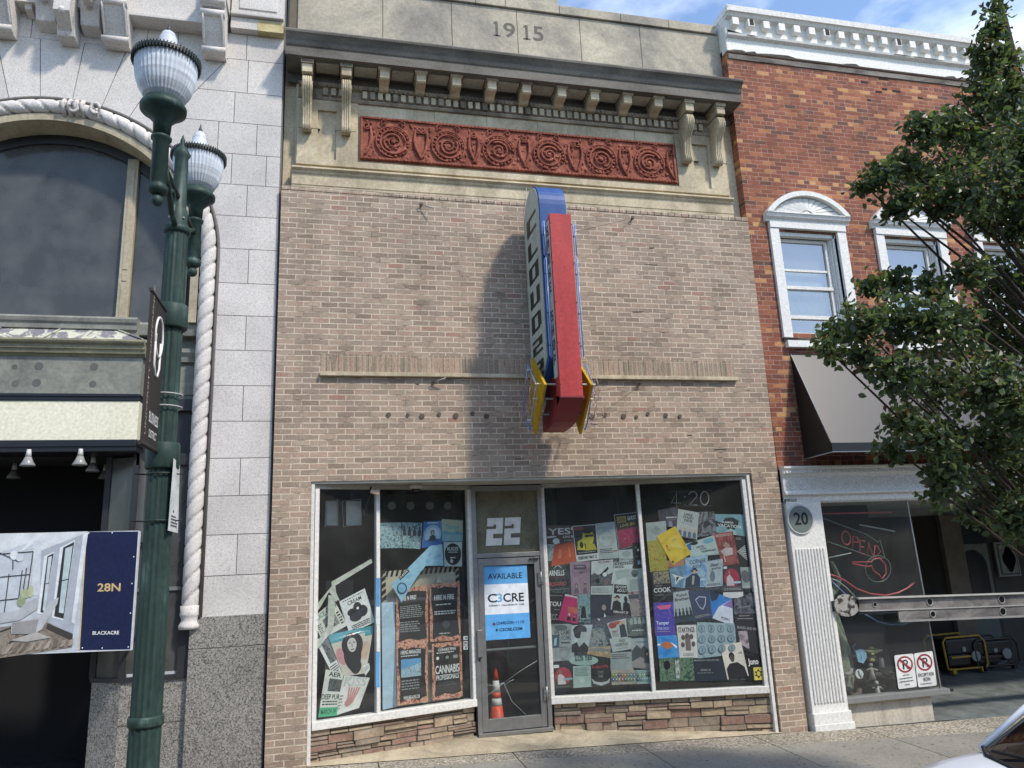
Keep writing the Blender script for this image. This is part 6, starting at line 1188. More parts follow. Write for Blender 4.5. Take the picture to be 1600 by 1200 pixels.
for gy, sg in ((LY-.6, -1), (LY+.6, 1)):
    A = MB(); zb = GZc-.285        # globe bottom collar
    A.lathe([(.035, zb-.62), (.06, zb-.6), (.062, zb-.57), (.04, zb-.55), (.05, zb-.54), (.05, zb-.25), (.062, zb-.24), (.064, zb-.225), (.05, zb-.215)], (LX, gy, 0), 28, M_green, 1, .05)
    A.lathe([(.05, zb-.215), (.055, zb-.12), (.085, zb-.085), (.115, zb-.055), (.138, zb-.04), (.14, zb-.01), (.128, zb+.005), (.115, zb+.03), (.1, zb+.04)], (LX, gy, 0), 32, M_green)
    A.ball((LX, gy, zb-.66), .038, M_green)
    pts = [(LX, LY+sg*.04, ztp+.02), (LX, LY+sg*.08, ztp+.0), (LX, LY+sg*.2, ztp+.03), (LX, LY+sg*.36, zb-.42), (LX, gy-sg*.05, zb-.33)]
    A.tube(pts, .02, 8, M_green); A.tube([(LX, LY+sg*.05, zb-.35), (LX, gy-sg*.04, zb-.35)], .018, 8, M_green)
    A.tube([(LX, LY+sg*(.2+.07*math.cos(a*.5)), zb-.46+.07*math.sin(a*.5)) for a in range(13)], .012, 6, M_green)
    arm = A.build('lamp_arm', parent=LP)
    g_ = MB(); g_.lathe([(.1, zb+.03), (.13, zb+.06), (.16, zb+.115), (.18, zb+.18), (.189, zb+.245), (.191, zb+.29), (.19, zb+.315)], (LX, gy, 0), 84, M_globe, 1, .035, False)
    g_.lathe([(.16, zb+.34), (.1, zb+.39), (.066, zb+.43), (.06, zb+.46), (.055, zb+.50), (.04, zb+.54), (.015, zb+.56)], (LX, gy, 0), 40, M_globe, 1, .03)
    g_.build('globe', parent=LP)
    c_ = MB(); c_.lathe([(.189, zb+.305), (.203, zb+.31), (.205, zb+.335), (.163, zb+.348)], (LX, gy, 0), 40, paper('1c2523', .5))
    for k in range(64):
        a = k*2*math.pi/64; c_.obox((LX+.199*math.cos(a), gy+.199*math.sin(a), zb+.297), (.012*math.cos(a), .012*math.sin(a), 0), (-.007*math.sin(a), .007*math.cos(a), 0), (0, 0, .045), paper('2a3432', .5))
    c_.build('crown_band', parent=LP)
    f_ = MB(); f_.lathe([(.012, zb+.55), (.018, zb+.565), (.008, zb+.59), (.002, zb+.63)], (LX, gy, 0), 10, paper('30383a')); f_.build('finial', parent=LP)
# banner arms, banner and notice on the pole
SB = thing('pole_banner', 'dark brown pole banner with white interlocked OU emblem and upright lettering', 'banner', (LX, LY, 3.2))
bx = LX-.02; yo = LY-.46; yi = LY-.09; zt_ = atx(235, 452, bx).z; zb_ = atx(224, 690, bx).z
yo = atx(236, 455, bx).y; zt_ = atx(236, 455, bx).z; zb_ = atx(219, 688, bx).z
mb = MB(); M_bn = mat('banner_fabric', '2e2926', .7, var=.15, scale=4)
mb.box(bx-.0035, bx+.0035, yo, yi, zb_, zt_, M_bn); mb.tube([(bx, yo-.01, zt_+.01), (bx, yi+.03, zt_+.01)], .012, 8, M_bn); mb.tube([(bx, yo-.01, zb_-.01), (bx, yi+.03, zb_-.01)], .014, 8, M_bn)
cl = mb.build('cloth', parent=SB)
mb = MB(); xo = bx+.005; cy_ = yo+(yi-yo)*.55; W2 = paper('d8d8d4'); H_ = zt_-zb_
hgt = .17
mb.tube([(xo, cy_+.03-.1*math.cos(i*.35), zt_-.22+.13*math.sin(i*.35)) for i in range(18)], .009, 5, W2, closed=True)
mb.tube([(xo, cy_-.06, zt_-.22), (xo, cy_-.06, zt_-.42), (xo, cy_-.02, zt_-.48), (xo, cy_+.04, zt_-.48), (xo, cy_+.08, zt_-.42), (xo, cy_+.08, zt_-.25)], .009, 5, W2)
add_text(mb, 'UNIVERSITY CONFERENCE', (xo, yo+.085, zb_+.05), (0, 0, .95), (0, -.035, 0), paper('9b8e7c'))
add_text(mb, 'BUSINESS', (xo, yi-.27, zb_+.14), (0, .24, 0), (0, 0, .07), W2); add_text(mb, 'DISTRICT', (xo, yi-.25, zb_+.05), (0, .2, 0), (0, 0, .05), W2)
mb.build('lettering', parent=SB, recalc=False)
mb = MB()
for z in (zt_+.01, zb_-.01):
    mb = MB(); mb.tube([(LX, yi+.03, z), (LX, LY, z)], .02, 8, M_green); mb.lathe([(.098, z-.1), (.104, z-.09), (.104, z+.06), (.098, z+.07)], (LX, LY, 0), 24, M_green); mb.build('banner_bracket', parent=SB)
mb = MB()
for z in (zt_-.55, zb_+.3):
    mb.tube([(LX+.1*math.cos(a), LY+.1*math.sin(a), z) for a in [i*.4 for i in range(16)]], .005, 5, paper('a9acab'), closed=True)
mb.build('hose_clamp', parent=SB, split=True)
NT = thing('paper_notice', 'white printed notice strapped edge on to the right side of the green lamp post', 'notice', (LX+.12, LY, 2.6))
q = [at(277, 716, LY-.06), at(281, 725, LY+.02), at(277, 833, LY+.02), at(262, 828, LY-.06)]
xn = LX+.105
q = [Vector((xn, LY-.17, 2.93)), Vector((xn+.02, LY+.02, 2.93)), Vector((xn+.02, LY+.02, 2.45)), Vector((xn, LY-.17, 2.45))]
q = [at(272, 716, LY-.1), at(281, 727, LY+.06), at(278, 833, LY+.06), at(263, 829, LY-.1)]
mb = MB(); n_ = (q[1]-q[0]).cross(q[3]-q[0]).normalized(); n_ = n_ if n_.dot(CAM-q[0]) > 0 else -n_
mb.prism(q, -n_*.003, paper('c9ccc9')); draw(mb, q, n_, [('l', .15, .04, .9, .2, 3, DG), ('l', .1, .26, .9, .62, 8, GR), ('e', .6, .3, .08, .015, K), ('e', .4, .72, .1, .02, K), ('l', .15, .78, .9, .95, 4, DG)], .0006); mb.build('sheet', parent=NT, recalc=False)
mb = MB()
for z in (2.92, 2.62): mb = MB(); mb.tube([(LX+.094*math.cos(a), LY+.094*math.sin(a), z) for a in [i*.4 for i in range(16)]], .006, 5, paper('20302b'), closed=True); mb.tube([(LX-.09, LY, z), (LX-.16, LY-.0, z+.005)], .005, 5, K); mb.tube([(LX+.09, LY, z), (LX+.14, LY, z)], .004, 5, K); mb.build('strap', parent=NT)
W3 = thing('white_placard', 'narrow white placard strapped to the left side of the lamp post', 'placard', (LX-.13, LY, 2.6))
mb = MB(); q = [at(219.5, 716, LY+.05), at(229, 726, LY+.2), at(222, 832, LY+.2), at(212, 826, LY+.05)]; mb.prism(q, (0, .004, 0), paper('a5a69f')); mb.build('board', parent=W3)
# ================================================================== red brick building on the right
RB_ = thing('red_brick_building', 'weathered orange red brick building with white bracketed cornice and white fan topped windows', 'building', (10, 0, 0))
RY = .02
M_redb = brick_mat('old_red_brick', [(0, '64493f'), (.12, '75493b'), (.42, '834f3d'), (.68, '8e5642'), (.84, '985f45'), (.91, 'a76f4a'), (.96, 'b8875a'), (1, 'be9261')], 'ab9183', .2035, .0685, ms=.0048, patch=.06, header=7, bump=.8, smear='a37352', smear_w=(2.2, 2.2, 6), smear_t=(.55, .7))
M_wp = stained('peeling_white_paint', 'dddcd6', 'b5b3ac', .6, 5, .1, .22, .31, (1, 1, 1)); M_wd = paper('2b2b29', .9)
M_wcl = stained('clean_white_paint', 'd9d8d2', 'c8c7c0', .5, 3, .05, .26, .4, (1, 1, 1))
XE = 16.
wc = [6.936, 8.229]; wsp = 1.824
oL, oR = 7.085, 8.08; zB, zT = 5.27, 6.86
mb = MB()
mb.box(6.6, XE, RY, .3, 3.3, zB, M_redb)
xs_ = [6.6]
for k in range(5): mb.box(xs_[-1], oL+k*wsp, RY, .3, zB, zT, M_redb); xs_.append(oR+k*wsp)
mb.box(xs_[-1], XE, RY, .3, zB, zT, M_redb); mb.box(6.6, XE, RY, .3, zT, 9.95, M_redb)
mb.box(6.605, 6.9, .3, 9, -.3, 9.95, M_redb); mb.build('brick_wall', parent=RB_)
mb = MB(); mb.box(6.9, XE, 1.0, 9, 3.4, 9.9, M_dark); mb.build('inner_block', parent=RB_)
# missing and broken bricks high on the wall
mb = MB()
for px, py, w in ((1372, 123, .2), (1394, 142, .16), (1378, 139, .1), (1355, 156, .07), (1345, 128, .13), (1434, 153, .1), (1368, 143, .12)):
    p = at(px, py, RY); mb.box(p.x, p.x+w, RY-.002, RY+.02, p.z-.02, p.z+.02, mat('brick_void', '231a17', .95))
mb.build('missing_brick', parent=RB_, split=True)
# cornice
mb = MB(); cz0 = 9.86
mb.prof([(RY, cz0-.12), (RY-.02, cz0-.12), (RY-.025, cz0-.04), (RY, cz0-.04)], 6.62, XE, stained('bare_wood', '8a857d', '55524e', .9, 4, .3, .4, .6, (.3, 1, 1)))
mb.prof([(RY, cz0), (RY-.05, cz0), (RY-.05, cz0+.22), (RY-.11, cz0+.24), (RY-.12, cz0+.27), (RY-.06, cz0+.29), (RY-.06, cz0+.54), (RY-.14, cz0+.56), (RY-.17, cz0+.6), (RY-.2, cz0+.61), (RY-.21, cz0+.7), (.5, cz0+.74), (.5, cz0)], 6.60, XE, M_wp)
mb.box(6.585, 6.6, RY-.2, .3, cz0+.6, cz0+.71, M_wp); mb.box(6.59, 6.602, RY-.05, RY+.1, cz0, cz0+.6, M_wp)
co = mb.build('cornice', parent=RB_)
rr = random.Random(3)
for i in range(34):
    x = 6.68+i*.272; m2 = MB(); m2.box(x, x+.115, RY-.155, RY-.05, cz0+.40, cz0+.535, M_wp, bev=.01)
    if i % 5 == 1: m2.box(x+.03, x+.1, RY-.158, RY-.15, cz0+.42, cz0+.53, M_wd)
    m2.build('cornice_block', parent=co)
mb = MB()     # rotten gaps and hanging splinters along the boards
x = 6.64
while x < XE-1:
    w = rr.uniform(.15, .7)
    if rr.random() < .6: mb.face([(x, RY-.052, cz0+.004), (x+w, RY-.052, cz0+.002), (x+w*.8, RY-.052, cz0+rr.uniform(.02, .035)), (x+w*.3, RY-.052, cz0+rr.uniform(.01, .03))], M_wd)
    if rr.random() < .5: mb.face([(x, RY-.123, cz0+.252), (x+w, RY-.123, cz0+.25), (x+w*.7, RY-.123, cz0+.266), (x+w*.1, RY-.123, cz0+.264)], M_wd)
    x += w
mb.face([(6.63, RY-.064, cz0+.295), (6.95, RY-.064, cz0+.3), (6.85, RY-.064, cz0+.33), (6.63, RY-.064, cz0+.37)], M_wd)
mb.build('rotten_gap', parent=co, recalc=False)
# windows
def win(k):
    ox = k*wsp; a, b = wc[0]+ox, wc[1]+ox
    m = MB()
    m.box(a, oL+ox+.0, RY-.045, RY+.12, 5.19, 6.89, M_wp, bev=.006); m.box(oR+ox, b, RY-.045, RY+.12, 5.19, 6.89, M_wp, bev=.006)
    m.box(a+.0, b-.0, RY-.06, RY+.12, 6.89, 7.0, M_wp, bev=.006)
    for i in range(3): m.box(oL+ox+.02+i*.012, oL+ox+.045+i*.02, RY+.02+i*.035, RY+.05+i*.035, 5.27, 6.86, M_wcl); m.box(oR+ox-.05-i*.02, oR+ox-.022-i*.012, RY+.02+i*.035, RY+.05+i*.035, 5.27, 6.86, M_wcl)
    m.box(oL+ox, oR+ox, RY+.02, RY+.1, 6.8, 6.87, M_wcl)
    W_ = thing_child = m.build('window', parent=RB_)
    m = MB(); c = (a+b)/2
    m.prof([(RY, 6.99), (RY-.05, 6.99), (RY-.06, 7.02), (RY-.1, 7.05), (RY-.115, 7.09), (RY-.13, 7.1), (RY-.13, 7.115), (RY, 7.12)], a-.06, b+.06, M_wp)
    half = (b-a)/2+.06; rise = .37; R_ = (half*half+rise*rise)/(2*rise); zc_ = 7.11+rise-R_; A = math.asin(half/R_)
    pts = [(c+R_*math.sin(-A+2*A*i/24), zc_+R_*math.cos(-A+2*A*i/24)) for i in range(25)]
    m.xz([(c-half, 7.11)]+pts[1:-1]+[(c+half, 7.11)], RY-.04, RY+.05, M_wcl)
    inn = [(c+(R_-.075)*math.sin(-A*.93+2*A*.93*i/24), zc_+(R_-.075)*math.cos(-A*.93+2*A*.93*i/24)) for i in range(25)]
    for i in range(24): m.prism([(p[0], RY-.135, p[1]) for p in (inn[i], pts[i], pts[i+1], inn[i+1])], (0, .13, 0), M_wp)
    for i in range(11):      # sunburst slats
        th0 = math.pi*(i+.07)/11; th1 = math.pi*(i+.93)/11
        def edge(th):
            d = (math.cos(th)*1.5, math.sin(th)); lo = .09
            for s in range(1, 80):
                r = .09+s*.008; X = c+d[0]*r; Zz = 7.13+d[1]*r*.9
                if math.hypot(X-c, Zz-zc_) > R_-.085 or Zz < 7.12: break
                lo = r
            return (c+d[0]*lo, 7.13+d[1]*lo*.9)
        e0, e1 = edge(th0), edge(th1)
        m.prism([(c+.085*math.cos(th0), RY-.085, 7.13+.06*math.sin(th0)), (e0[0], RY-.075, e0[1]), (e1[0], RY-.065, e1[1]), (c+.085*math.cos(th1), RY-.08, 7.13+.06*math.sin(th1))], (0, .04, 0), M_wcl)
    m.ball((c, RY-.05, 7.13), .08, M_wcl, (1, .3, .9)); m.build('fan_hood', parent=W_)
    m = MB(); m.box(a+.03, b-.0, RY-.075, RY+.12, 5.04, 5.14, M_wp, bev=.006); m.box(a, b, RY-.03, RY+.1, 5.14, 5.19, stained('rotten_sill', '6e6a63', '2c2a28', .9, 7, .3, .4, .6, (.3, 1, 1))); m.build('sill', parent=W_)
    sx0, sx1 = oL+ox+.05, oR+ox-.1
    m = MB()
    for z0, z1, y in ((6.74, 6.79, .11), (6.275, 6.31, .115), (5.985, 6.035, .09), (5.525, 5.58, .10), (5.27, 5.31, .1)): m.box(sx0, sx1, RY+y, RY+y+.04, z0, z1, M_wcl)
    for x in (sx0, sx1-.045): m.box(x, x+.045, RY+.105, RY+.15, 5.3, 6.75, M_wcl)
    m.build('sash', parent=W_)
    m = MB(); m.face([(sx0, RY+.135, 5.28), (sx1, RY+.135, 5.28), (sx1, RY+.135, 6.78), (sx0, RY+.135, 6.78)], glass('upper_window_glass', (.75, .8, .8), 2.3, .05)); m.build('pane', parent=W_, recalc=False)
    m = MB(); cu = mottle(['5f6663', '7d8583', '6d7472'], 5); m.box(sx0, sx1, RY+.2, RY+.22, 5.58, 6.0, mottle(['4b514e', '656c69'], 9)); m.box(sx0, sx1, RY+.2, RY+.22, 6.0, 6.35, paper('8b9896')); m.box(sx0, sx1, RY+.2, RY+.22, 6.35, 6.85, paper('5a6065')); m.box(sx0, sx1, RY+.2, RY+.22, 5.2, 5.58, paper('303334')); m.build('curtain', parent=W_)
for k in range(4): win(k)
# awning
AW = thing('shop_awning', 'charcoal grey sloping metal awning over the shopfront', 'awning', (9, 0, 4.2))
M_aw = mat('awning_grey', '212429', .42, var=.12, scale=1.2, spec=.4); M_awd = paper('16181b', .6)
sp_ = [(RY, 4.955), (RY-.615, 3.575), (RY-.615, 3.46), (RY, 3.44)]
mb = MB(); mb.face([(7.03, y, z) for y, z in sp_], M_awd); mb.prof([(RY, 4.955), (RY-.615, 3.575), (RY-.612, 3.57), (RY, 4.94)], 7.03, XE, M_aw); mb.build('canopy', parent=AW)
mb = MB(); mb.box(7.03, XE, RY-.618, RY-.6, 3.46, 3.57, M_aw); mb.build('valance', parent=AW)
mb = MB(); mb.tube([(7.03, RY-.615, 3.455), (XE, RY-.615, 3.455)], .008, 6, paper('9da0a3')); mb.tube([(7.03, RY, 4.96), (7.03, RY-.617, 3.575)], .007, 6, paper('9da0a3')); mb.tube([(7.03, RY, 3.44), (7.03, RY-.615, 3.455)], .007, 6, paper('9da0a3')); mb.build('edge_trim', parent=AW)
# shopfront frieze with guilloche circles
mb = MB()
mb.prof([(RY, 3.34), (RY-.12, 3.335), (RY-.12, 3.31), (RY-.095, 3.29), (RY-.09, 3.24), (RY-.07, 3.225), (RY-.065, 3.2), (RY-.05, 3.195), (RY-.05, 3.005), (RY-.07, 3.0), (RY-.085, 2.975), (RY-.085, 2.955), (RY-.03, 2.95), (RY-.03, 2.86), (RY, 2.86)], 6.62, XE, M_wcl)
x = 6.65
while x < 12: mb.box(x, x+.028, RY-.112, RY-.088, 3.245, 3.272, M_wcl); x += .047
x = 6.74
while x < 12:
    mb.tube([(x+.07*math.cos(i*.42), RY-.052, 3.1+.07*math.sin(i*.42)) for i in range(15)], .011, 5, M_wcl, closed=True)
    mb.tube([(x+.035*math.cos(i*.6), RY-.052, 3.1+.035*math.sin(i*.6)) for i in range(10)], .008, 5, M_wcl, closed=True)
    mb.tube([(x+.07+.022*math.cos(i*.9), RY-.052, 3.155+.02*math.sin(i*.9)) for i in range(7)], .007, 4, M_wcl, closed=True); mb.ball((x, RY-.055, 3.1), .014, M_wcl, seg=6)
    x += .17
mb.build('shop_frieze', parent=RB_)
mb = MB(); mb.box(6.62, 6.8, RY-.034, RY-.028, 2.84, 2.9, stained('rotten_patch', 'a8a49c', '1d1b1a', .9, 22, .3, .45, .5, (1, 1, 1))); mb.build('peeling_corner', parent=RB_)
# pilaster
mb = MB(); pxa, pxb = 6.63, 7.155
mb.box(pxa, pxb, RY-.05, .2, .2, 2.86, M_wp, bev=.006)
for i in range(10):
    x = pxa+.045+i*.046; mb.box(x, x+.03, RY-.066, RY-.045, .31, 2.24, M_wp, bev=.012)
mb.box(pxa-.012, pxb+.012, RY-.085, .2, .07, .2, M_wp, bev=.008); mb.box(pxa-.02, pxb+.03, RY-.1, .2, -.1, .07, M_wp, bev=.008)
mb.build('pilaster', parent=RB_)
pc = at(1251, 811, -.045); mb = MB(); mb.tube([(pc.x, -.038, pc.z), (pc.x, -.05, pc.z)], .2, 36, paper('c4c6c3')); mb.tube([(pc.x, -.045, pc.z), (pc.x, -.055, pc.z)], .178, 36, mat('plaque_green_grey', '67726c', .6, var=.1)); q_ = mb.build('number_plaque', parent=RB_)
mb = MB(); add_text(mb, '20', (pc.x-.105, -.0565, pc.z-.08), (.21, 0, 0), (0, 0, .17), K); mb.build('number', parent=q_, recalc=False)
# shop window
gx0, gx1 = 7.16, 8.63
mb = MB(); mb.box(gx0, 8.74, RY-.04, .14, .265, .335, mat('sill_grey_metal', '7c7d7b', .5, var=.15), bev=.005); mb.box(gx0, XE, RY+.0, .12, 2.84, 2.862, M_wcl); mb.box(gx0-.01, gx0+.01, .02, .1, .33, 2.85, M_dframe)
mb.hexa([(8.655, .05, .33), (8.675, .05, .33), (8.675, .07, .33), (8.655, .07, .33), (8.6, .05, 2.85), (8.62, .05, 2.85), (8.62, .07, 2.85), (8.6, .07, 2.85)], M_alu)
sf = mb.build('shop_window_frame', parent=RB_)
mb = MB(); mb.face([(gx0, .06, .335), (8.66, .06, .335), (8.61, .06, 2.85), (gx0, .06, 2.85)], glass('shop_glass')); mb.build('pane', parent=sf, recalc=False)
mb = MB(); mb.face([(8.66, .06, .335), (9.3, 2.6, .335), (9.3, 2.6, 2.85), (8.61, .06, 2.85)], glass('shop_glass')); mb.build('pane', parent=sf, recalc=False)
mb = MB(); mb.prism([(7.15, .07, -.3), (8.5, .07, -.3), (9.1, 2.6, -.3), (7.15, 2.6, -.3)], (0, 0, .565), stained('marble_bulkhead', 'c6beae', 'a49b8b', .4, 3, .05, .35, .6, (1, 1, .3))); mb.build('marble_bulkhead', parent=RB_)
M_dgr = mat('dark_shop_wall', '1c201f', .9, var=.3)
mb = MB(); mb.box(7.0, 7.15, .25, 2.6, 0, 3.3, M_dgr); mb.box(7.15, 8.93, 1.3, 1.34, .3, 2.86, mat('added_dark_backing', '262c2a', .9, var=.3)); mb.box(7.15, 9.3, 2.6, 2.7, 0, 3.3, M_dgr); mb.box(7.1, XE, .25, 5.6, 2.862, 3.3, mat('recess_ceiling', 'b4b5b0', .8)); mb.box(9.3, XE, 3.3, 3.45, -.2, 2.72, mat('recess_wall', '55544f', .9, var=.15)); mb.box(9.3, XE, 3.22, 3.45, 2.72, 2.862, paper('8f918c')); mb.box(9.2, 11.9, 3.2, 3.3, -.2, 2.72, mat('recess_brown', '2c2825', .9)); mb.box(15.9, 16, 0, 3.4, -.3, 3.3, M_dgr)  # includes a dark partition added inside the display to darken the glass
mb.build('recess_wall', parent=RB_)
M_slate = stained('slate_floor', '737a78', '555c5b', .55, 2.2, .25, .38, .6, (1.6, 1, 1)); mb = MB(); mb.prism([(7.0, -.07, -.055), (XE, -.07, -.1), (XE, 3.3, -.02), (7.0, 3.3, .0)], (0, 0, -.2), M_slate); struct(mb.build('slate_floor'))
p0 = at(1463, 803, 3.18); mb = MB(); mb.box(p0.x-.02, p0.x+.42, 3.1, 3.2, -.2, 2.72, mat('recess_post', '6f675b', .8)); mb.build('recess_post', parent=RB_)
d0 = at(1476, 870, 3.25); d1 = at(1545, 870, 3.25); dz = at(1510, 858, 3.25).z; mb = MB(); mb.box(d0.x, d1.x, 3.2, 3.27, -.05, 2.72, mat('door_surround', '39403d', .7)); mb.box(d0.x+.1, d1.x-.12, 3.15, 3.2, -.02, dz, mat('door_grey_green', '5d6764', .6, var=.1)); mb.box(d0.x+.0, d1.x-.1, 3.15, 3.19, dz+.1, 2.68, paper('1f2a30', .3)); sd_ = mb.build('shop_door', parent=RB_)
cx = (d0.x+d1.x)/2-.0; mb = MB(); w = .3; pz = [(cx-w, 1.05), (cx+w, 1.05)]+[(cx+w*math.cos(i*math.pi/12), 1.75+w*math.sin(i*math.pi/12)) for i in range(13)]; mb.xz([(cx-w-.08, .98), (cx+w+.08, .98), (cx+w+.08, 2.16), (cx-w-.08, 2.16)], 3.13, 3.15, paper('6d7673')); mb.xz(pz, 3.12, 3.135, paper('1a222b', .2)); mb.box(cx-.2, cx+.3, 3.1, 3.13, .8, .86, paper('8b908d')); mb.build('arched_light', parent=sd_)
a = at(1553, 850, 3.2); b = at(1591, 897, 3.2); t = thing('framed_mirror_board', 'pale board with a dark shaped mirror hanging in the recess', 'mirror', ((a.x+b.x)/2, 3.2, b.z)); mb = MB(); mb.box(a.x-.03, b.x+.03, 3.16, 3.2, b.z-.03, a.z+.03, paper('9a9d9a')); mb.box(a.x, b.x, 3.15, 3.165, b.z, a.z, paper('565a59')); mb.box(a.x+.03, b.x-.03, 3.14, 3.155, b.z+.03, a.z-.03, paper('8d918e')); mb.build('board', parent=t)
mb = MB(); mc = ((a.x+b.x)/2, (a.z+b.z)/2); hw, hh = (b.x-a.x)*.3, (a.z-b.z)*.38; mb.xz([(mc[0]+hw*math.cos(i*.2618)*(1+.12*math.cos(i*1.047)), mc[1]+hh*math.sin(i*.2618)*(1+.1*math.cos(i*1.047))) for i in range(24)], 3.12, 3.14, paper('14181b', .1)); mb.build('mirror', parent=t)
# battered steel rail across the window and recess
ST_ = stained('battered_zinc', '7f7c78', '565351', .5, 4, .3, .38, .6, (.5, 1, 1), '94918c')
t = thing('steel_rail', 'battered grey steel rail with punched holes crossing the shop window and recess', 'rail', (9, -.08, 1.4))
mb = MB(); z1, z0, dz = 1.575, 1.243, -.027
def RZ(x): return (x-7.5)*dz
def railpoly(za, zb, y0, y1, m, xa=7.46, xb=14.5): mb.hexa([(xa, y0, za+RZ(xa)), (xb, y0, za+RZ(xb)), (xb, y1, za+RZ(xb)), (xa, y1, za+RZ(xa)), (xa, y0, zb+RZ(xa)), (xb, y0, zb+RZ(xb)), (xb, y1, zb+RZ(xb)), (xa, y1, zb+RZ(xa))], m)
railpoly(1.265+.14, 1.555, -.09, -.06, ST_); railpoly(1.555, 1.575, -.13, -.05, paper('b4b4ae', .35)); railpoly(1.398, 1.408, -.125, -.055, paper('a9a9a4', .35)); railpoly(1.27, 1.398, -.112, -.085, ST_, xa=8.05); railpoly(1.245, 1.27, -.125, -.08, paper('8d8c88', .4), xa=8.05); railpoly(1.36, 1.398, -.1, -.07, paper('3c3d3f'), xb=8.05)
mb.build('channel', parent=t)
mb = MB(); mb.tube([(7.3, -.09, 1.485), (7.3, -.05, 1.485)], .165, 20, stained('flaking_plate', '9d9b94', '3c3a37', .7, 11, .3, .45, .5, (1, 1, 1))); bmesh.ops.scale(mb.b, vec=(1.12, 1, .86), space=Matrix.Translation((-7.3, 0, -1.485)), verts=mb.b.verts); mb.build('end_plate', parent=t)
for x, z, r in ((8.58, 1.49, .045), (8.58, 1.33, .04), (9.76, 1.49, .05), (9.72, 1.33, .05), (7.72, 1.48, .03), (11, 1.49, .045), (12.2, 1.33, .045)):
    mb = MB(); y = -.0925 if z > 1.4 else -.1145; mb.tube([(x, y, z+RZ(x)), (x, y+.002, z+RZ(x))], r, 14, paper('15161a')); mb.tube([(x+r*1.05*math.cos(i*.5), y-.002, z+RZ(x)+r*1.05*math.sin(i*.5)) for i in range(12)], .006, 5, paper('a09f9a'), closed=True); mb.build('punched_hole', parent=t)
mb = MB(); mb.box(7.1, 7.3, -.06, .02, 1.42, 1.55, M_dframe); mb.box(14.3, 14.5, -.06, .02, -.1, 1.4, M_dframe); mb.build('fixing', parent=t)
# unlit neon
NR = paper('b8474c', .3); NW = paper('9fa7a0', .3); NG = paper('5f7467', .3); NB = paper('6e86b4', .3)
def gp(X, Y, y=.14): return at(1200+X/2.5, 720+Y/2.5, y)
def neon(name, label, groups, grp=None):
    a = gp(*groups[0][0][0]); t = thing(name, label, 'neon sign', a, grp); 
    for pts, m, r, cl in groups:
        mb = MB(); mb.tube([gp(*p) for p in pts], r, 6, m, closed=cl); mb.build('glass_tube', parent=t)
    return t
neon('neon_open_sign', 'unlit red neon lettering OPEN slanting down inside a green arrow outline', [([(305+17*math.cos(i*.42), 302+26*math.sin(i*.42)+17*math.cos(i*.42)*.3) for i in range(15)], NR, .009, True), ([(330, 345), (333, 294), (350, 300), (352, 318), (333, 318)], NR, .009, False), ([(378, 315), (360, 309), (358, 360), (378, 366)], NR, .009, False), ([(359, 334), (374, 338)], NR, .009, False), ([(388, 372), (392, 320), (412, 380), (418, 330)], NR, .009, False),
    ([(203, 220), (385, 288), (430, 318), (437, 308), (456, 378), (400, 388), (405, 375), (210, 308)], NG, .008, False)])
neon('neon_key_sign', 'unlit neon red arrowhead outline over a pale ring below the OPEN lettering', [([(430+50*math.cos(i*.4), 422+52*math.sin(i*.4)) for i in range(16)], NG, .006, True), ([(328, 396), (405, 395), (412, 384), (436, 380), (458, 405), (461, 440), (445, 462), (435, 446), (412, 430), (405, 410), (385, 413), (330, 402)], NR, .010, True), ([(412, 384), (440, 355), (425, 330)], NR, .006, False)])
neon('neon_line_sign', 'straight unlit red neon tube at the top of the shop window', [([(214, 207), (482, 201)], NR, .010, False)])
neon('neon_line_sign', 'short pale neon tube slanting beneath the top red tube', [([(358, 250), (496, 276)], NW, .010, False)])
neon('neon_line_sign', 'pale neon tube running up from the pilaster to the green arrow', [([(222, 382), (325, 360)], NW, .008, False)])
neon('neon_curve_sign', 'long red neon curve sweeping across the window above the rail', [([(230, 443), (262, 450), (300, 468), (345, 500), (400, 520), (460, 526), (510, 515), (545, 497), (572, 475)], NR, .013, False)])
neon('neon_curve_sign', 'blue neon curve whose lower half shows beneath the rail', [([(245, 468), (300, 520), (345, 570), (380, 600), (430, 628), (480, 640), (530, 638), (568, 626)], NB, .011, False)])
neon('neon_curve_sign', 'white neon curve dropping behind the flaking rail end plate', [([(235, 458), (270, 468), (305, 495), (340, 530)], NW, .010, False)])
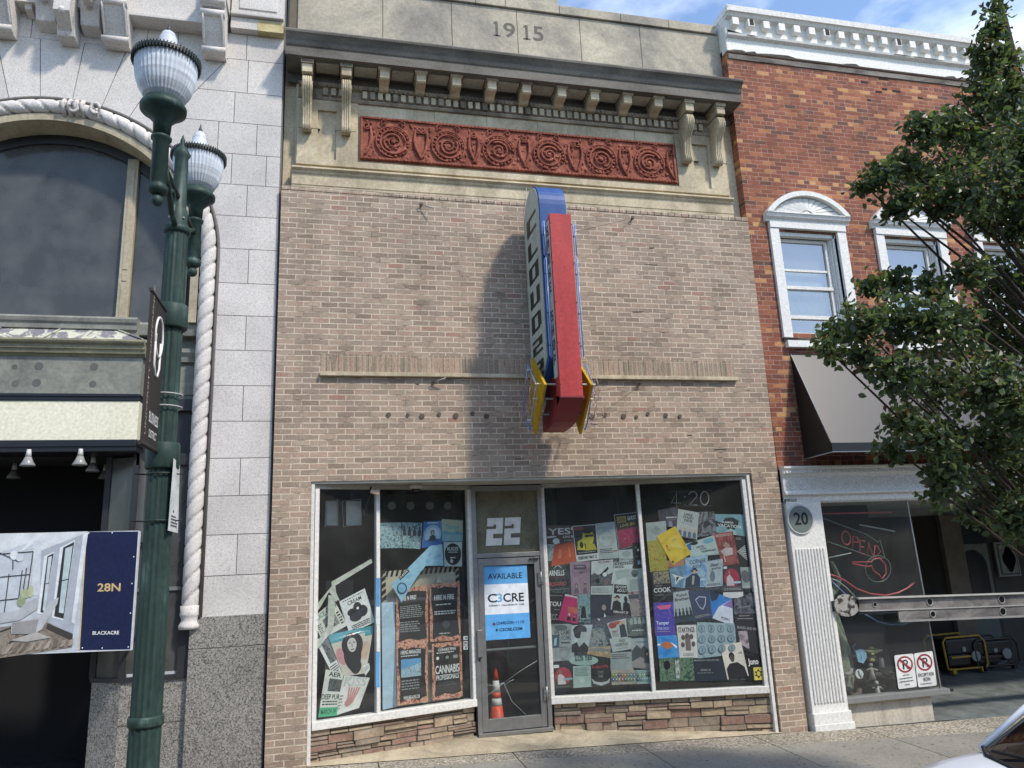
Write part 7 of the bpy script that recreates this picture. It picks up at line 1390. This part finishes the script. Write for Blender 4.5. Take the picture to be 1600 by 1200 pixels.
# parking notices
for i, (c, lab) in enumerate((([(1397, 1024), (1427, 1021), (1433, 1073), (1404, 1077)], 'no parking sign with four lines of small print inside the window corner'), ([(1428, 1021), (1457, 1017), (1464, 1071), (1435, 1074)], 'no parking sign reading EXCEPT FOR RON next to the window edge'))):
    y = .045; P4 = [at(x_, y_, y) for x_, y_ in c]; n_ = Vector((0, -1, 0)); t = thing('no_parking_sign', lab, 'sign', (P4[3]+P4[2])/2, 'no parking signs in the window corner')
    mb = MB(); sh = []
    for (u, v) in ((0, 0), (1, 0), (1, 1), (0, 1)):
        for k in range(5):
            a = {(0, 0): math.pi, (1, 0): 1.5*math.pi, (1, 1): 0, (0, 1): .5*math.pi}[(u, v)]+k*math.pi/8; r = .09
            uu = u+(r if u == 0 else -r)+r*math.cos(a); vv = v+(r*.55 if v == 0 else -r*.55)+r*.55*math.sin(a); sh.append(bil(P4, min(1, max(0, uu)), min(1, max(0, vv))))
    mb.face(sh, paper('d8dad6')); mb.build('plate', parent=t, recalc=False)
    mb = MB(); RD_ = paper('8c2430')
    draw(mb, P4, n_, [('e', .5, .3, .42, .25, RD_), ('e', .5, .3, .33, .195, paper('d8dad6')), ('r', .36, .17, .45, .44, K), ('e', .52, .24, .15, .08, K), ('e', .52, .24, .07, .035, paper('d8dad6')), ('p', [(.5, .3), (.58, .3), (.7, .44), (.6, .44)], K), ('p', [(.2, .16), (.27, .12), (.8, .43), (.73, .48)], RD_)]+([('l', .3, .6, .7, .64, 1, DG), ('l', .12, .69, .88, .74, 1, DG), ('l', .1, .78, .9, .83, 1, DG), ('l', .35, .88, .65, .92, 1, DG)] if i == 0 else [('t', 'EXCEPT FOR', .08, .6, .92, .7, DG), ('t', 'RON', .32, .73, .68, .84, DG), ('l', .12, .9, .88, .94, 1, DG)]), .0006); mb.build('printing', parent=t, recalc=False)
# statue of a draped woman behind the glass
t = thing('draped_statue', 'pale green statue of a draped woman standing behind the pilaster in the shop window', 'statue', (7.42, .42, .34))
M_stat = stained('verdigris_plaster', '8d9682', '6d7566', .7, 6, .2, .35, .6, (1, 1, .5)); sx, sy = 7.36, .42
mb = MB(); n = 40; rings = []
for k in range(30):
    z = .36+k*.036; f = k/29; rx = .2-.07*f+.03*math.sin(f*5.2); ry = .15-.04*f; rg = []
    for j in range(n):
        a = 2*math.pi*j/n; fold = 1+.09*math.sin(a*9+f*3+1.5*math.sin(a*2))*(1-.4*f)+.05*math.sin(a*17-f*8)
        rg.append(mb.b.verts.new((sx+rx*fold*math.cos(a)+.05*math.sin(f*3), sy+ry*fold*math.sin(a), z)))
    rings.append(rg)
for a_, b_ in zip(rings, rings[1:]):
    for j in range(n): fc = mb.b.faces.new([a_[j], a_[(j+1) % n], b_[(j+1) % n], b_[j]]); fc.smooth = True
mb.b.faces.new(rings[-1]); mb.b.faces.new(rings[0][::-1]); mb.build('drapery', M_stat, parent=t)
def skin_fig(name, joints, edges, radii, m, parent=None, sub=2):
    me = bpy.data.meshes.new(name); me.from_pydata(joints, edges, []); o = bpy.data.objects.new(name, me); COL.objects.link(o)
    md = o.modifiers.new('skin', 'SKIN'); md.use_smooth_shade = True
    for i, r in enumerate(radii): me.skin_vertices[0].data[i].radius = (r, r) if not isinstance(r, tuple) else r
    me.skin_vertices[0].data[0].use_root = True
    o.modifiers.new('s', 'SUBSURF').levels = sub; o.modifiers['s'].render_levels = sub
    bpy.context.view_layer.update(); m2 = bpy.data.meshes.new_from_object(o.evaluated_get(bpy.context.evaluated_depsgraph_get())); o.modifiers.clear(); o.data = m2; m2.materials.clear(); m2.materials.append(m)
    for p in m2.polygons: p.use_smooth = True
    if parent: o.parent = parent; o.matrix_parent_inverse = parent.matrix_world.inverted()
    return o
J = [(sx, sy, 1.3), (sx, sy, 1.5), (sx, sy, 1.66), (sx, sy-.01, 1.74), (sx, sy-.02, 1.83), (sx, sy-.02, 1.93), (sx-.15, sy, 1.62), (sx-.2, sy-.02, 1.4), (sx-.12, sy-.1, 1.22), (sx+.14, sy, 1.62), (sx+.2, sy-.06, 1.8), (sx+.1, sy-.12, 1.98), (sx+.07, sy-.12, 2.05)]
skin_fig('body', J, [(0, 1), (1, 2), (2, 3), (3, 4), (4, 5), (2, 6), (6, 7), (7, 8), (2, 9), (9, 10), (10, 11), (11, 12)], [(.12, .09), (.1, .08), (.11, .07), .045, .075, .06, .05, .04, .03, .05, .04, .03, .022], M_stat, t)
# curios piled on the window floor
CU = [('blue_mask', 'pale blue paper mask among the clutter on the window floor', 'mask', 1346, 1025, .08, '8fbad6'), ('white_disc_sticker', 'round white badge with a small grey figure on the window floor', 'badge', 1343, 1053, .06, 'd9dbda'),
      ('figurine', 'small cream figurine with arms out on the window floor', 'figurine', 1371, 1078, .09, 'b9b7ab'), ('seated_doll', 'pale seated doll in the middle of the window clutter', 'doll', 1362, 1050, .09, '9c978c'), ('white_boot', 'pale crumpled boot at the left of the window clutter', 'boot', 1325, 1052, .08, '8f8d84'),
      ('yellow_bundle', 'yellowish bundle on top of the window clutter', 'bundle', 1366, 1019, .1, 'a3a06a'), ('grey_cylinder', 'small grey cylinder right of the yellow bundle', 'tin', 1377, 1035, .06, '8b8d88'), ('dark_bag', 'dark lumpy bag at the right of the window clutter', 'bag', 1383, 1062, .13, '3b3a38'), ('brown_shoe', 'brown shoe at the front of the window clutter', 'shoe', 1338, 1085, .09, '5a4f44'), ('dark_heap', 'dark cloth heap filling the back of the window clutter', 'cloth heap', 1350, 1040, .2, '2a2a28')]
rr = random.Random(11)
for nm, lab, cat, px, py, s, col in CU:
    p = at(px, py, .22 if nm != 'dark_heap' else .5); mb = MB(); m = mat('curio_'+col, col, .7, var=.35, scale=30, bump=.3)
    if nm == 'blue_mask': mb.prism([p+Vector((x*s, 0, z*s)) for x, z in ((-1, .9), (0, 1.1), (1, .8), (1, -.3), (.2, -1.2), (-.7, -.9))], (0, .02, 0), m); mb.tube([p+Vector((-s, 0, s*.9)), p+Vector((-s*1.5, 0, s*1.6)), p+Vector((-s*.8, 0, s*2))], .004, 4, m); mb.box(p.x-s*.1, p.x+s*.1, p.y-.01, p.y+.03, p.z-s*.3, p.z+s*.3, m)
    elif nm == 'white_disc_sticker': mb.tube([p, p+Vector((0, .01, 0))], s, 24, m); mb.tube([p+Vector((-.01, -.003, .03)), p+Vector((.0, -.003, -.01)), p+Vector((.02, -.003, -.04))], .01, 6, GR); mb.ball(p+Vector((-.01, -.003, .035)), .014, GR)
    elif nm in ('figurine', 'seated_doll'): mb.ball(p+Vector((0, 0, s)), s*.32, m); mb.lathe([(s*.5, -s), (s*.35, -s*.2), (s*.25, s*.5), (s*.12, s*.75)], p, 14, m); mb.tube([p+Vector((-s*.9, -.01, s*.35)), p+Vector((0, 0, s*.5)), p+Vector((s, -.01, s*.2))], s*.13, 8, m)
    elif nm in ('brown_shoe', 'white_boot'): mb.tube([p+Vector((-s, 0, 0)), p+Vector((-s*.3, -.02, -.01)), p+Vector((s*.5, 0, s*.1)), p+Vector((s*.7, 0, s*.8))], [s*.28, s*.36, s*.4, s*.34], 12, m); mb.box(p.x-s*1.1, p.x+s*.8, p.y-.03, p.y+.03, p.z-s*.5, p.z-s*.35, m)
    elif nm == 'grey_cylinder': mb.lathe([(s*.5, -s), (s*.55, -s*.9), (s*.55, s*.8), (s*.5, s)], p, 18, m)
    else:
        for k in range(9 if nm != 'dark_heap' else 40): mb.ball(p+Vector((rr.uniform(-s, s), rr.uniform(-.05, .1), rr.uniform(-s, s*.6)*(1 if nm != 'dark_heap' else .8))), s*rr.uniform(.2, .5), m, (1.3, .8, .7), 8)
        if nm == 'yellow_bundle': mb.tube([p+Vector((-s*1.4, 0, .03)), p, p+Vector((s*1.3, 0, .02))], [.01, .03, .012], 8, m)
    tag(mb.build(nm), lab, cat)
mb = MB(); mb.box(7.16, 8.9, .1, 2.55, .268, .3, M_dgr)
for k in range(60):
    mb.ball((rr.uniform(7.25, 8.3), rr.uniform(.25, 1.2), .32+rr.uniform(0, .1)), rr.uniform(.04, .09), M_dgr, (1.4, .9, .7), 8)
tag(mb.build('window_floor_clutter'), 'low dark litter of small objects covering the shop window floor', 'clutter')['kind'] = 'stuff'
# generators
def generator(px, py, yel, lab):
    p = at(px, py, 2.75); p.z = .0; t = thing('generator', lab, 'generator', p, 'generators in the recess'); fm = paper('a8892a', .4) if yel else paper('2b2d2e', .4); body = mat('generator_black', '222324', .5, var=.3); x, y = p.x, p.y; w, h = (.42, .5) if yel else (.45, .42)
    for dy in (-.22, .22):
        mb = MB(); mb.tube([(x-w, y+dy, .09), (x-w-.02, y+dy, h+.03), (x-w+.05, y+dy, h+.1), (x+w-.1, y+dy, h+.1), (x+w, y+dy, h), (x+w, y+dy, .12), (x+w-.05, y+dy, .07), (x-w+.05, y+dy, .07)], .018, 8, fm, closed=True); mb.build('frame', parent=t)
    mb = MB(); mb.box(x-w+.06, x+w-.08, y-.2, y+.2, h*.62, h+.06, body, bev=.03); mb.build('fuel_tank', parent=t)
    mb = MB(); mb.box(x-w+.08, x+.1, y-.19, y+.18, .12, h*.6, body, bev=.02); mb.lathe([(.13, -.15), (.15, -.1), (.15, .12), (.1, .14)], (x+.22, y, .28), 18, body); mb.tube([(x+.2, y-.2, .26), (x+.2, y-.23, .26)], .09, 18, paper('85898a')); mb.build('engine', parent=t)
    mb = MB(); mb.box(x-w+.12, x+w-.16, y-.215, y-.2, h*.5, h*.56, fm if yel else paper('4a3530')); mb.box(x-.05, x+.02, y-.215, y-.2, h*.7, h*.85, paper('8f9391')); mb.build('control_panel', parent=t)
    for dx in (-w+.12, w-.12): mb = MB(); mb.box(x+dx-.04, x+dx+.04, y-.24, y-.16, 0, .09, fm); mb.build('foot', parent=t); mb = MB(); mb.tube([(x+dx, y+.2, .08), (x+dx, y+.26, .08)], .08, 16, body); mb.build('wheel', parent=t)
generator(1494, 1020, True, 'generator in a yellow tube frame at the left of the recess'); generator(1543, 1022, False, 'black framed generator with a round grey starter beside the yellow one')
# ================================================================== street tree
TX, TY = at(1556, 5, -4.3).x, -4.3; TG = gz(TX, TY)
TR_ = thing('street_tree', 'dark leaved pear tree with pointed crown at the kerb on the right', 'tree', (TX, TY, TG))
M_bark = mat('tree_bark', '3d342c', .95, var=.4, scale=14, bump=.8, bscale=50, stretch=(1, 1, .3))
ZT = at(1553, 0, TY).z
mb = MB(); rr = random.Random(21); tp = []
for i in range(26):
    f = i/25; tp.append(Vector((TX+.05*math.sin(f*7)*f, TY+.06*math.sin(f*5+1), TG-.05+(ZT-TG)*f)))
mb.tube(tp, [.13*(1-i/26)**.75+.012 for i in range(26)], 12, M_bark); mb.build('trunk', parent=TR_)
blobs = [(1554, 14, 9), (1550, 42, 15), (1546, 76, 25), (1556, 108, 36), (1540, 148, 40), (1585, 150, 42), (1482, 197, 36), (1442, 200, 28), (1530, 212, 55), (1590, 232, 60), (1412, 258, 28), (1380, 275, 24), (1352, 290, 13), (1450, 275, 48), (1520, 290, 58), (1590, 312, 55), (1420, 308, 24), (1470, 318, 26), (1540, 340, 30), (1592, 360, 28), (1397, 325, 12),
 (1400, 440, 22), (1455, 447, 28), (1362, 448, 18), (1516, 425, 28), (1572, 440, 45), (1342, 505, 38), (1306, 520, 24), (1292, 545, 13), (1400, 500, 50), (1470, 505, 58), (1540, 515, 58), (1600, 530, 55), (1345, 560, 28), (1402, 585, 44), (1470, 600, 56), (1540, 600, 58), (1600, 640, 55), (1412, 655, 34), (1462, 680, 48), (1530, 690, 55), (1600, 730, 52), (1478, 745, 36), (1545, 770, 42), (1590, 808, 36), (1462, 765, 16), (1392, 700, 13), (1520, 800, 22),
 (1640, 170, 55), (1660, 260, 75), (1700, 340, 90), (1680, 450, 90), (1720, 560, 100), (1690, 680, 90), (1660, 780, 60), (1780, 460, 80), (1790, 620, 80)]
LV = MB(); BR = MB()
def leafmat(n, c, c2, tr=.42):
    m, t, b = base_mat(n); b.inputs['Base Color'].default_value = (*srgb(c), 1); b.inputs['Roughness'].default_value = .38; b.inputs['Specular IOR Level'].default_value = .5
    o = [k for k in t.nodes if k.type == 'OUTPUT_MATERIAL'][0]; tl = t.nodes.new('ShaderNodeBsdfTranslucent'); tl.inputs[0].default_value = (*srgb(c2), 1); mx_ = t.nodes.new('ShaderNodeMixShader'); mx_.inputs[0].default_value = tr
    t.links.new(b.outputs[0], mx_.inputs[1]); t.links.new(tl.outputs[0], mx_.inputs[2]); t.links.new(mx_.outputs[0], o.inputs[0]); return m
LM = [leafmat('leaf_dark', '3a4a32', '5a6e3a'), leafmat('leaf_green', '495b3c', '6e8140'), leafmat('leaf_olive', '56643d', '76843f'), leafmat('leaf_rust', '64503a', '7e6038')]
lmi = [LV.mi(m) for m in LM]
def leaf(p, s):
    d = Vector((rr.gauss(0, 1), rr.gauss(0, 1), rr.gauss(-.6, .8))).normalized(); w = d.cross(Vector((rr.gauss(0, 1), rr.gauss(0, 1), rr.gauss(0, 1)))).normalized(); n_ = d.cross(w)
    L_ = s*rr.uniform(.8, 1.25); W_ = L_*.36; b0 = p; tip = p+d*L_-n_*L_*.15; mid = p+d*L_*.45+n_*L_*.0
    a = [LV.b.verts.new(q) for q in (b0, p+d*L_*.28+w*W_*.85+n_*W_*.35, p+d*L_*.62+w*W_*.8+n_*W_*.3, tip, p+d*L_*.62-w*W_*.8+n_*W_*.3, p+d*L_*.28-w*W_*.85+n_*W_*.35)]
    k = rr.choices((0, 1, 2, 3), (.45, .40, .13, .02))[0]
    for q in ((0, 1, 2, 3), (0, 3, 4, 5)):
        f = LV.b.faces.new([a[i] for i in q]); f.material_index = lmi[k]
for (bx_, by_, br) in blobs:
    dy = rr.uniform(-.55, .55)*(min(1, br/45)); c = at(bx_, by_, TY+dy); dist = (c-CAM).length; r = br*dist/F*.9
    # limb from the trunk
    zt_a = max(TG+1.9, c.z-max(.25, abs(c.x-TX)*.8)); i0 = min(25, max(0, int((zt_a-TG)/(ZT-TG)*25))); s_ = tp[i0]; m_ = (s_+c)/2+Vector((rr.uniform(-.08, .08), rr.uniform(-.08, .08), .02))
    th = .01+.012*min(1, (c-s_).length); BR.tube([s_, m_, c], [th, th*.6, .006], 6, M_bark, cap=False)
    ns = int(6+r*30)
    for k in range(ns):      # twigs with leaves
        v = Vector((rr.gauss(0, 1), rr.gauss(0, 1), rr.gauss(0, 1))).normalized()*r*rr.uniform(.35, 1.0); e = c+v; BR.tube([c+v*.1, c+v*.6+Vector((0, 0, .01)), e], [.006, .004, .0025], 4, M_bark, cap=False)
        nl = int(14+r*12)
        for q in range(nl):
            f = rr.uniform(.25, 1.06); leaf(c+v*f+Vector((rr.gauss(0, .05), rr.gauss(0, .05), rr.gauss(0, .05))), .058)
    for k in range(int(3200*r*r)+10):
        v = Vector((rr.gauss(0, 1), rr.gauss(0, 1), rr.gauss(0, 1))).normalized()*r*(rr.random()**.45); leaf(c+v, .058)
print('leaves', len(LV.b.faces)//2)
BR.build('branches', parent=TR_); LV.build('foliage', parent=TR_, recalc=False)
# ================================================================== parked car
CR = thing('parked_car', 'white car at the kerb, only its bonnet and windscreen corner in view', 'car', (5.3, -5.72, -.15))
M_car = mat('white_car_paint', 'dfe3e8', .18, var=.02, spec=.7); M_cg = glass('car_glass', (.10, .11, .12), 1.3, .01)
CY = -5.72; ZR = gz(5, -5)-.13
# stations: x, half width at sill, half width at shoulder, z bottom, z shoulder, z centre top
st = [(2.72, .55, .5, ZR+.32, ZR+.62, ZR+.66), (2.85, .74, .7, ZR+.24, ZR+.78, ZR+.84), (3.15, .86, .8, ZR+.22, ZR+.98, ZR+1.05), (3.6, .9, .85, ZR+.22, ZR+1.10, ZR+1.15), (4.1, .91, .87, ZR+.22, ZR+1.18, ZR+1.22), (4.35, .91, .87, ZR+.22, ZR+1.2, ZR+1.235), (5.2, .92, .88, ZR+.22, ZR+1.2, ZR+1.2), (6.2, .92, .88, ZR+.24, ZR+1.2, ZR+1.2), (6.9, .9, .85, ZR+.28, ZR+1.2, ZR+1.22), (7.25, .84, .78, ZR+.36, ZR+1.1, ZR+1.14), (7.35, .7, .66, ZR+.45, ZR+.8, ZR+.84)]
mb = MB(); rings = []
for x, w0, w1, zb, zs, zt in st:
    rg = []
    for (yy, zz) in ((-w0*.96, zb), (-w0, zb+.15), (-w0*1.0, (zb+zs)/2), (-w1*1.02, zs-.08), (-w1*.97, zs-.015), (-w1*.82, zs+(zt-zs)*.45), (-w1*.45, zt-.005), (0, zt), (w1*.45, zt-.005), (w1*.82, zs+(zt-zs)*.45), (w1*.97, zs-.015), (w1*1.02, zs-.08), (w0, (zb+zs)/2), (w0, zb+.15), (w0*.96, zb)): rg.append(mb.b.verts.new((x, CY+yy, zz)))
    rings.append(rg)
for a, b in zip(rings, rings[1:]):
    for j in range(14): f = mb.b.faces.new([a[j], a[j+1], b[j+1], b[j]]); f.smooth = True
    mb.b.faces.new([a[0], b[0], b[14], a[14]])
mb.b.faces.new(rings[0]); mb.b.faces.new(rings[-1][::-1])
cb_ = mb.build('body', M_car, parent=CR); 
def ypr(w): return [CY+s*w for s in (-1, 1)]
# cabin: roof, pillars, glass
rz = ZR+1.66
mb = MB(); rp = [(4.95, .6), (5.3, .66), (5.8, .68), (6.4, .64), (6.75, .55)]; rg = []
for x, w in rp:
    h = rz-.0+.03*math.sin((x-4.9)/1.9*math.pi)-(0.03 if x in (4.95, 6.75) else 0); rg.append([mb.b.verts.new((x, CY+w*t_, h-.05*t_*t_)) for t_ in (-1, -.6, 0, .6, 1)])
for a, b in zip(rg, rg[1:]):
    for j in range(4): f = mb.b.faces.new([a[j], a[j+1], b[j+1], b[j]]); f.smooth = True
mb.build('roof', M_car, parent=CR)
wsb = [(4.42, -.83), (4.28, -.66), (4.17, -.35), (4.14, 0), (4.17, .35), (4.28, .66), (4.42, .83)]; wst = [(4.96, -.6), (4.95, -.45), (4.93, -.2), (4.92, 0), (4.93, .2), (4.95, .45), (4.96, .6)]
mb = MB(); A = [mb.b.verts.new((x, CY+y, ZR+1.225-.02*abs(y))) for x, y in wsb]; Bv = [mb.b.verts.new((x, CY+y, rz-.03-.05*y*y)) for x, y in wst]
for j in range(6): f = mb.b.faces.new([A[j], A[j+1], Bv[j+1], Bv[j]]); f.smooth = True
mb.build('windscreen', M_cg, parent=CR)
mb = MB(); mb.tube([(x-.012, CY+y, ZR+1.228-.02*abs(y)) for x, y in wsb], .014, 6, K); 
mb.tube([(4.27, CY+.62, ZR+1.25), (4.25, CY+.3, ZR+1.27), (4.22, CY-.1, ZR+1.27)], .009, 6, K); mb.tube([(4.2, CY-.05, ZR+1.25), (4.22, CY-.7, ZR+1.28)], .009, 6, K); mb.build('wiper', parent=CR)
for s in (-1, 1):
    mb = MB(); mb.tube([(4.40, CY+s*.85, ZR+1.2), (4.68, CY+s*.74, ZR+1.43), (4.96, CY+s*.62, rz-.04), (5.3, CY+s*.67, rz-.01), (5.8, CY+s*.69, rz+.0), (6.4, CY+s*.65, rz-.015), (6.75, CY+s*.56, rz-.05), (7.05, CY+s*.72, ZR+1.2)], [.018, .02, .022, .025, .03, .03, .04, .05], 8, M_car); mb.tube([(5.75, CY+s*.86, ZR+1.2), (5.75, CY+s*.68, rz-.02)], .035, 6, K); mb.build('pillar', parent=CR)
    mb = MB(); mb.face([(4.5, CY+s*.86, ZR+1.21), (7.0, CY+s*.82, ZR+1.21), (6.7, CY+s*.6, rz-.06), (5.0, CY+s*.63, rz-.06)], M_cg); mb.build('side_window', parent=CR)
    mb = MB(); mb.ball((5.05, CY+s*1.02, ZR+1.2), .11, M_car, (.7, 1, .75)); mb.tube([(5.05, CY+s*.87, ZR+1.15), (5.05, CY+s*.98, ZR+1.18)], .025, 6, K); mb.build('wing_mirror', parent=CR)
    mb = MB(); mb.ball((2.93, CY+s*.62, ZR+.74), .15, paper('b9c4cc', .1), (.6, 1, .45)); mb.build('headlight', parent=CR)
    mb = MB(); mb.ball((7.27, CY+s*.62, ZR+.95), .12, paper('7d1a1c', .2), (.4, 1, .9)); mb.build('tail_light', parent=CR)
    for x in (3.55, 6.35):
        mb = MB(); mb.tube([(x, CY+s*.72, ZR+.33), (x, CY+s*.74, ZR+.33), (x, CY+s*.92, ZR+.33), (x, CY+s*.94, ZR+.33)], [.28, .33, .33, .28], 32, paper('1c1c1d', .8)); wh = mb.build('wheel', parent=CR)
        mb = MB(); mb.tube([(x, CY+s*.93, ZR+.33), (x, CY+s*.95, ZR+.33)], .2, 20, paper('9b9fa3', .3))
        for k in range(5): a = k*1.2566; mb.tube([(x, CY+s*.955, ZR+.33), (x+.2*math.cos(a), CY+s*.955, ZR+.33+.2*math.sin(a))], .03, 6, paper('b4b8bb', .3))
        mb.build('rim', parent=wh)
mb = MB(); mb.face([(7.02, CY-.7, ZR+1.22), (7.02, CY+.7, ZR+1.22), (6.76, CY+.5, rz-.07), (6.76, CY-.5, rz-.07)], M_cg); mb.build('rear_window', parent=CR)
mb = MB(); mb.box(4.45, 4.7, CY-.7, CY+.7, ZR+1.05, ZR+1.24, paper('202123')); mb.box(5.4, 5.6, CY-.65, CY-.15, ZR+.6, ZR+1.45, paper('2a2a2c')); mb.box(5.4, 5.6, CY+.15, CY+.65, ZR+.6, ZR+1.45, paper('2a2a2c')); mb.build('cabin_interior', parent=CR)
mb = MB(); mb.tube([(2.72, CY-.3, ZR+.56), (2.7, CY, ZR+.57), (2.72, CY+.3, ZR+.56)], .05, 8, K); mb.build('grille', parent=CR)

for o in CR.children_recursive:
    o.data = o.data.copy(); o.data.transform(Matrix.Translation((.18, 0, 0)))
# ================================================================== blocks added across the street to darken reflections (seen only mirrored in the glass)
for x0, x1, h, c, lab in ((-14, -3, 9.5, '6d5a50', 'brown brick block across the street, added to darken the left window reflections'), (-3, 7, 11, '77716a', 'grey stone block across the street, added to darken the middle window reflections'), (7, 20, 8.5, '5e4a42', 'dark red brick block across the street, added to darken the right window reflections'), (20, 36, 10.5, '6b6258', 'tan block far across the street, added to block sky glare in the number 20 window'), (36, 70, 9, '5a5048', 'long brown block farthest across the street, added to block sky glare at the right')):
    o = thing('added_opposite_building', lab, 'building', ((x0+x1)/2, -23, -.2)); m = mat('far_wall_'+c, c, .9, var=.2); mb = MB(); mb.box(x0+.02, x1-.02, -30, -23, -.4, h, m); mb.box(x0+.02, x1-.02, -23.01, -22.8, h-.5, h-.1, m); mb.build('wall', parent=o)
    n = int((x1-x0)/2.2)
    for i in range(n):
        xa = x0+.6+i*(x1-x0-.6)/n
        for za, zb in ((.7, 3.2), (4.6, 6.5)): mb = MB(); mb.box(xa, xa+1.2, -22.99, -22.93, za, zb, paper('2c3338', .2)); mb.build('window', parent=o)
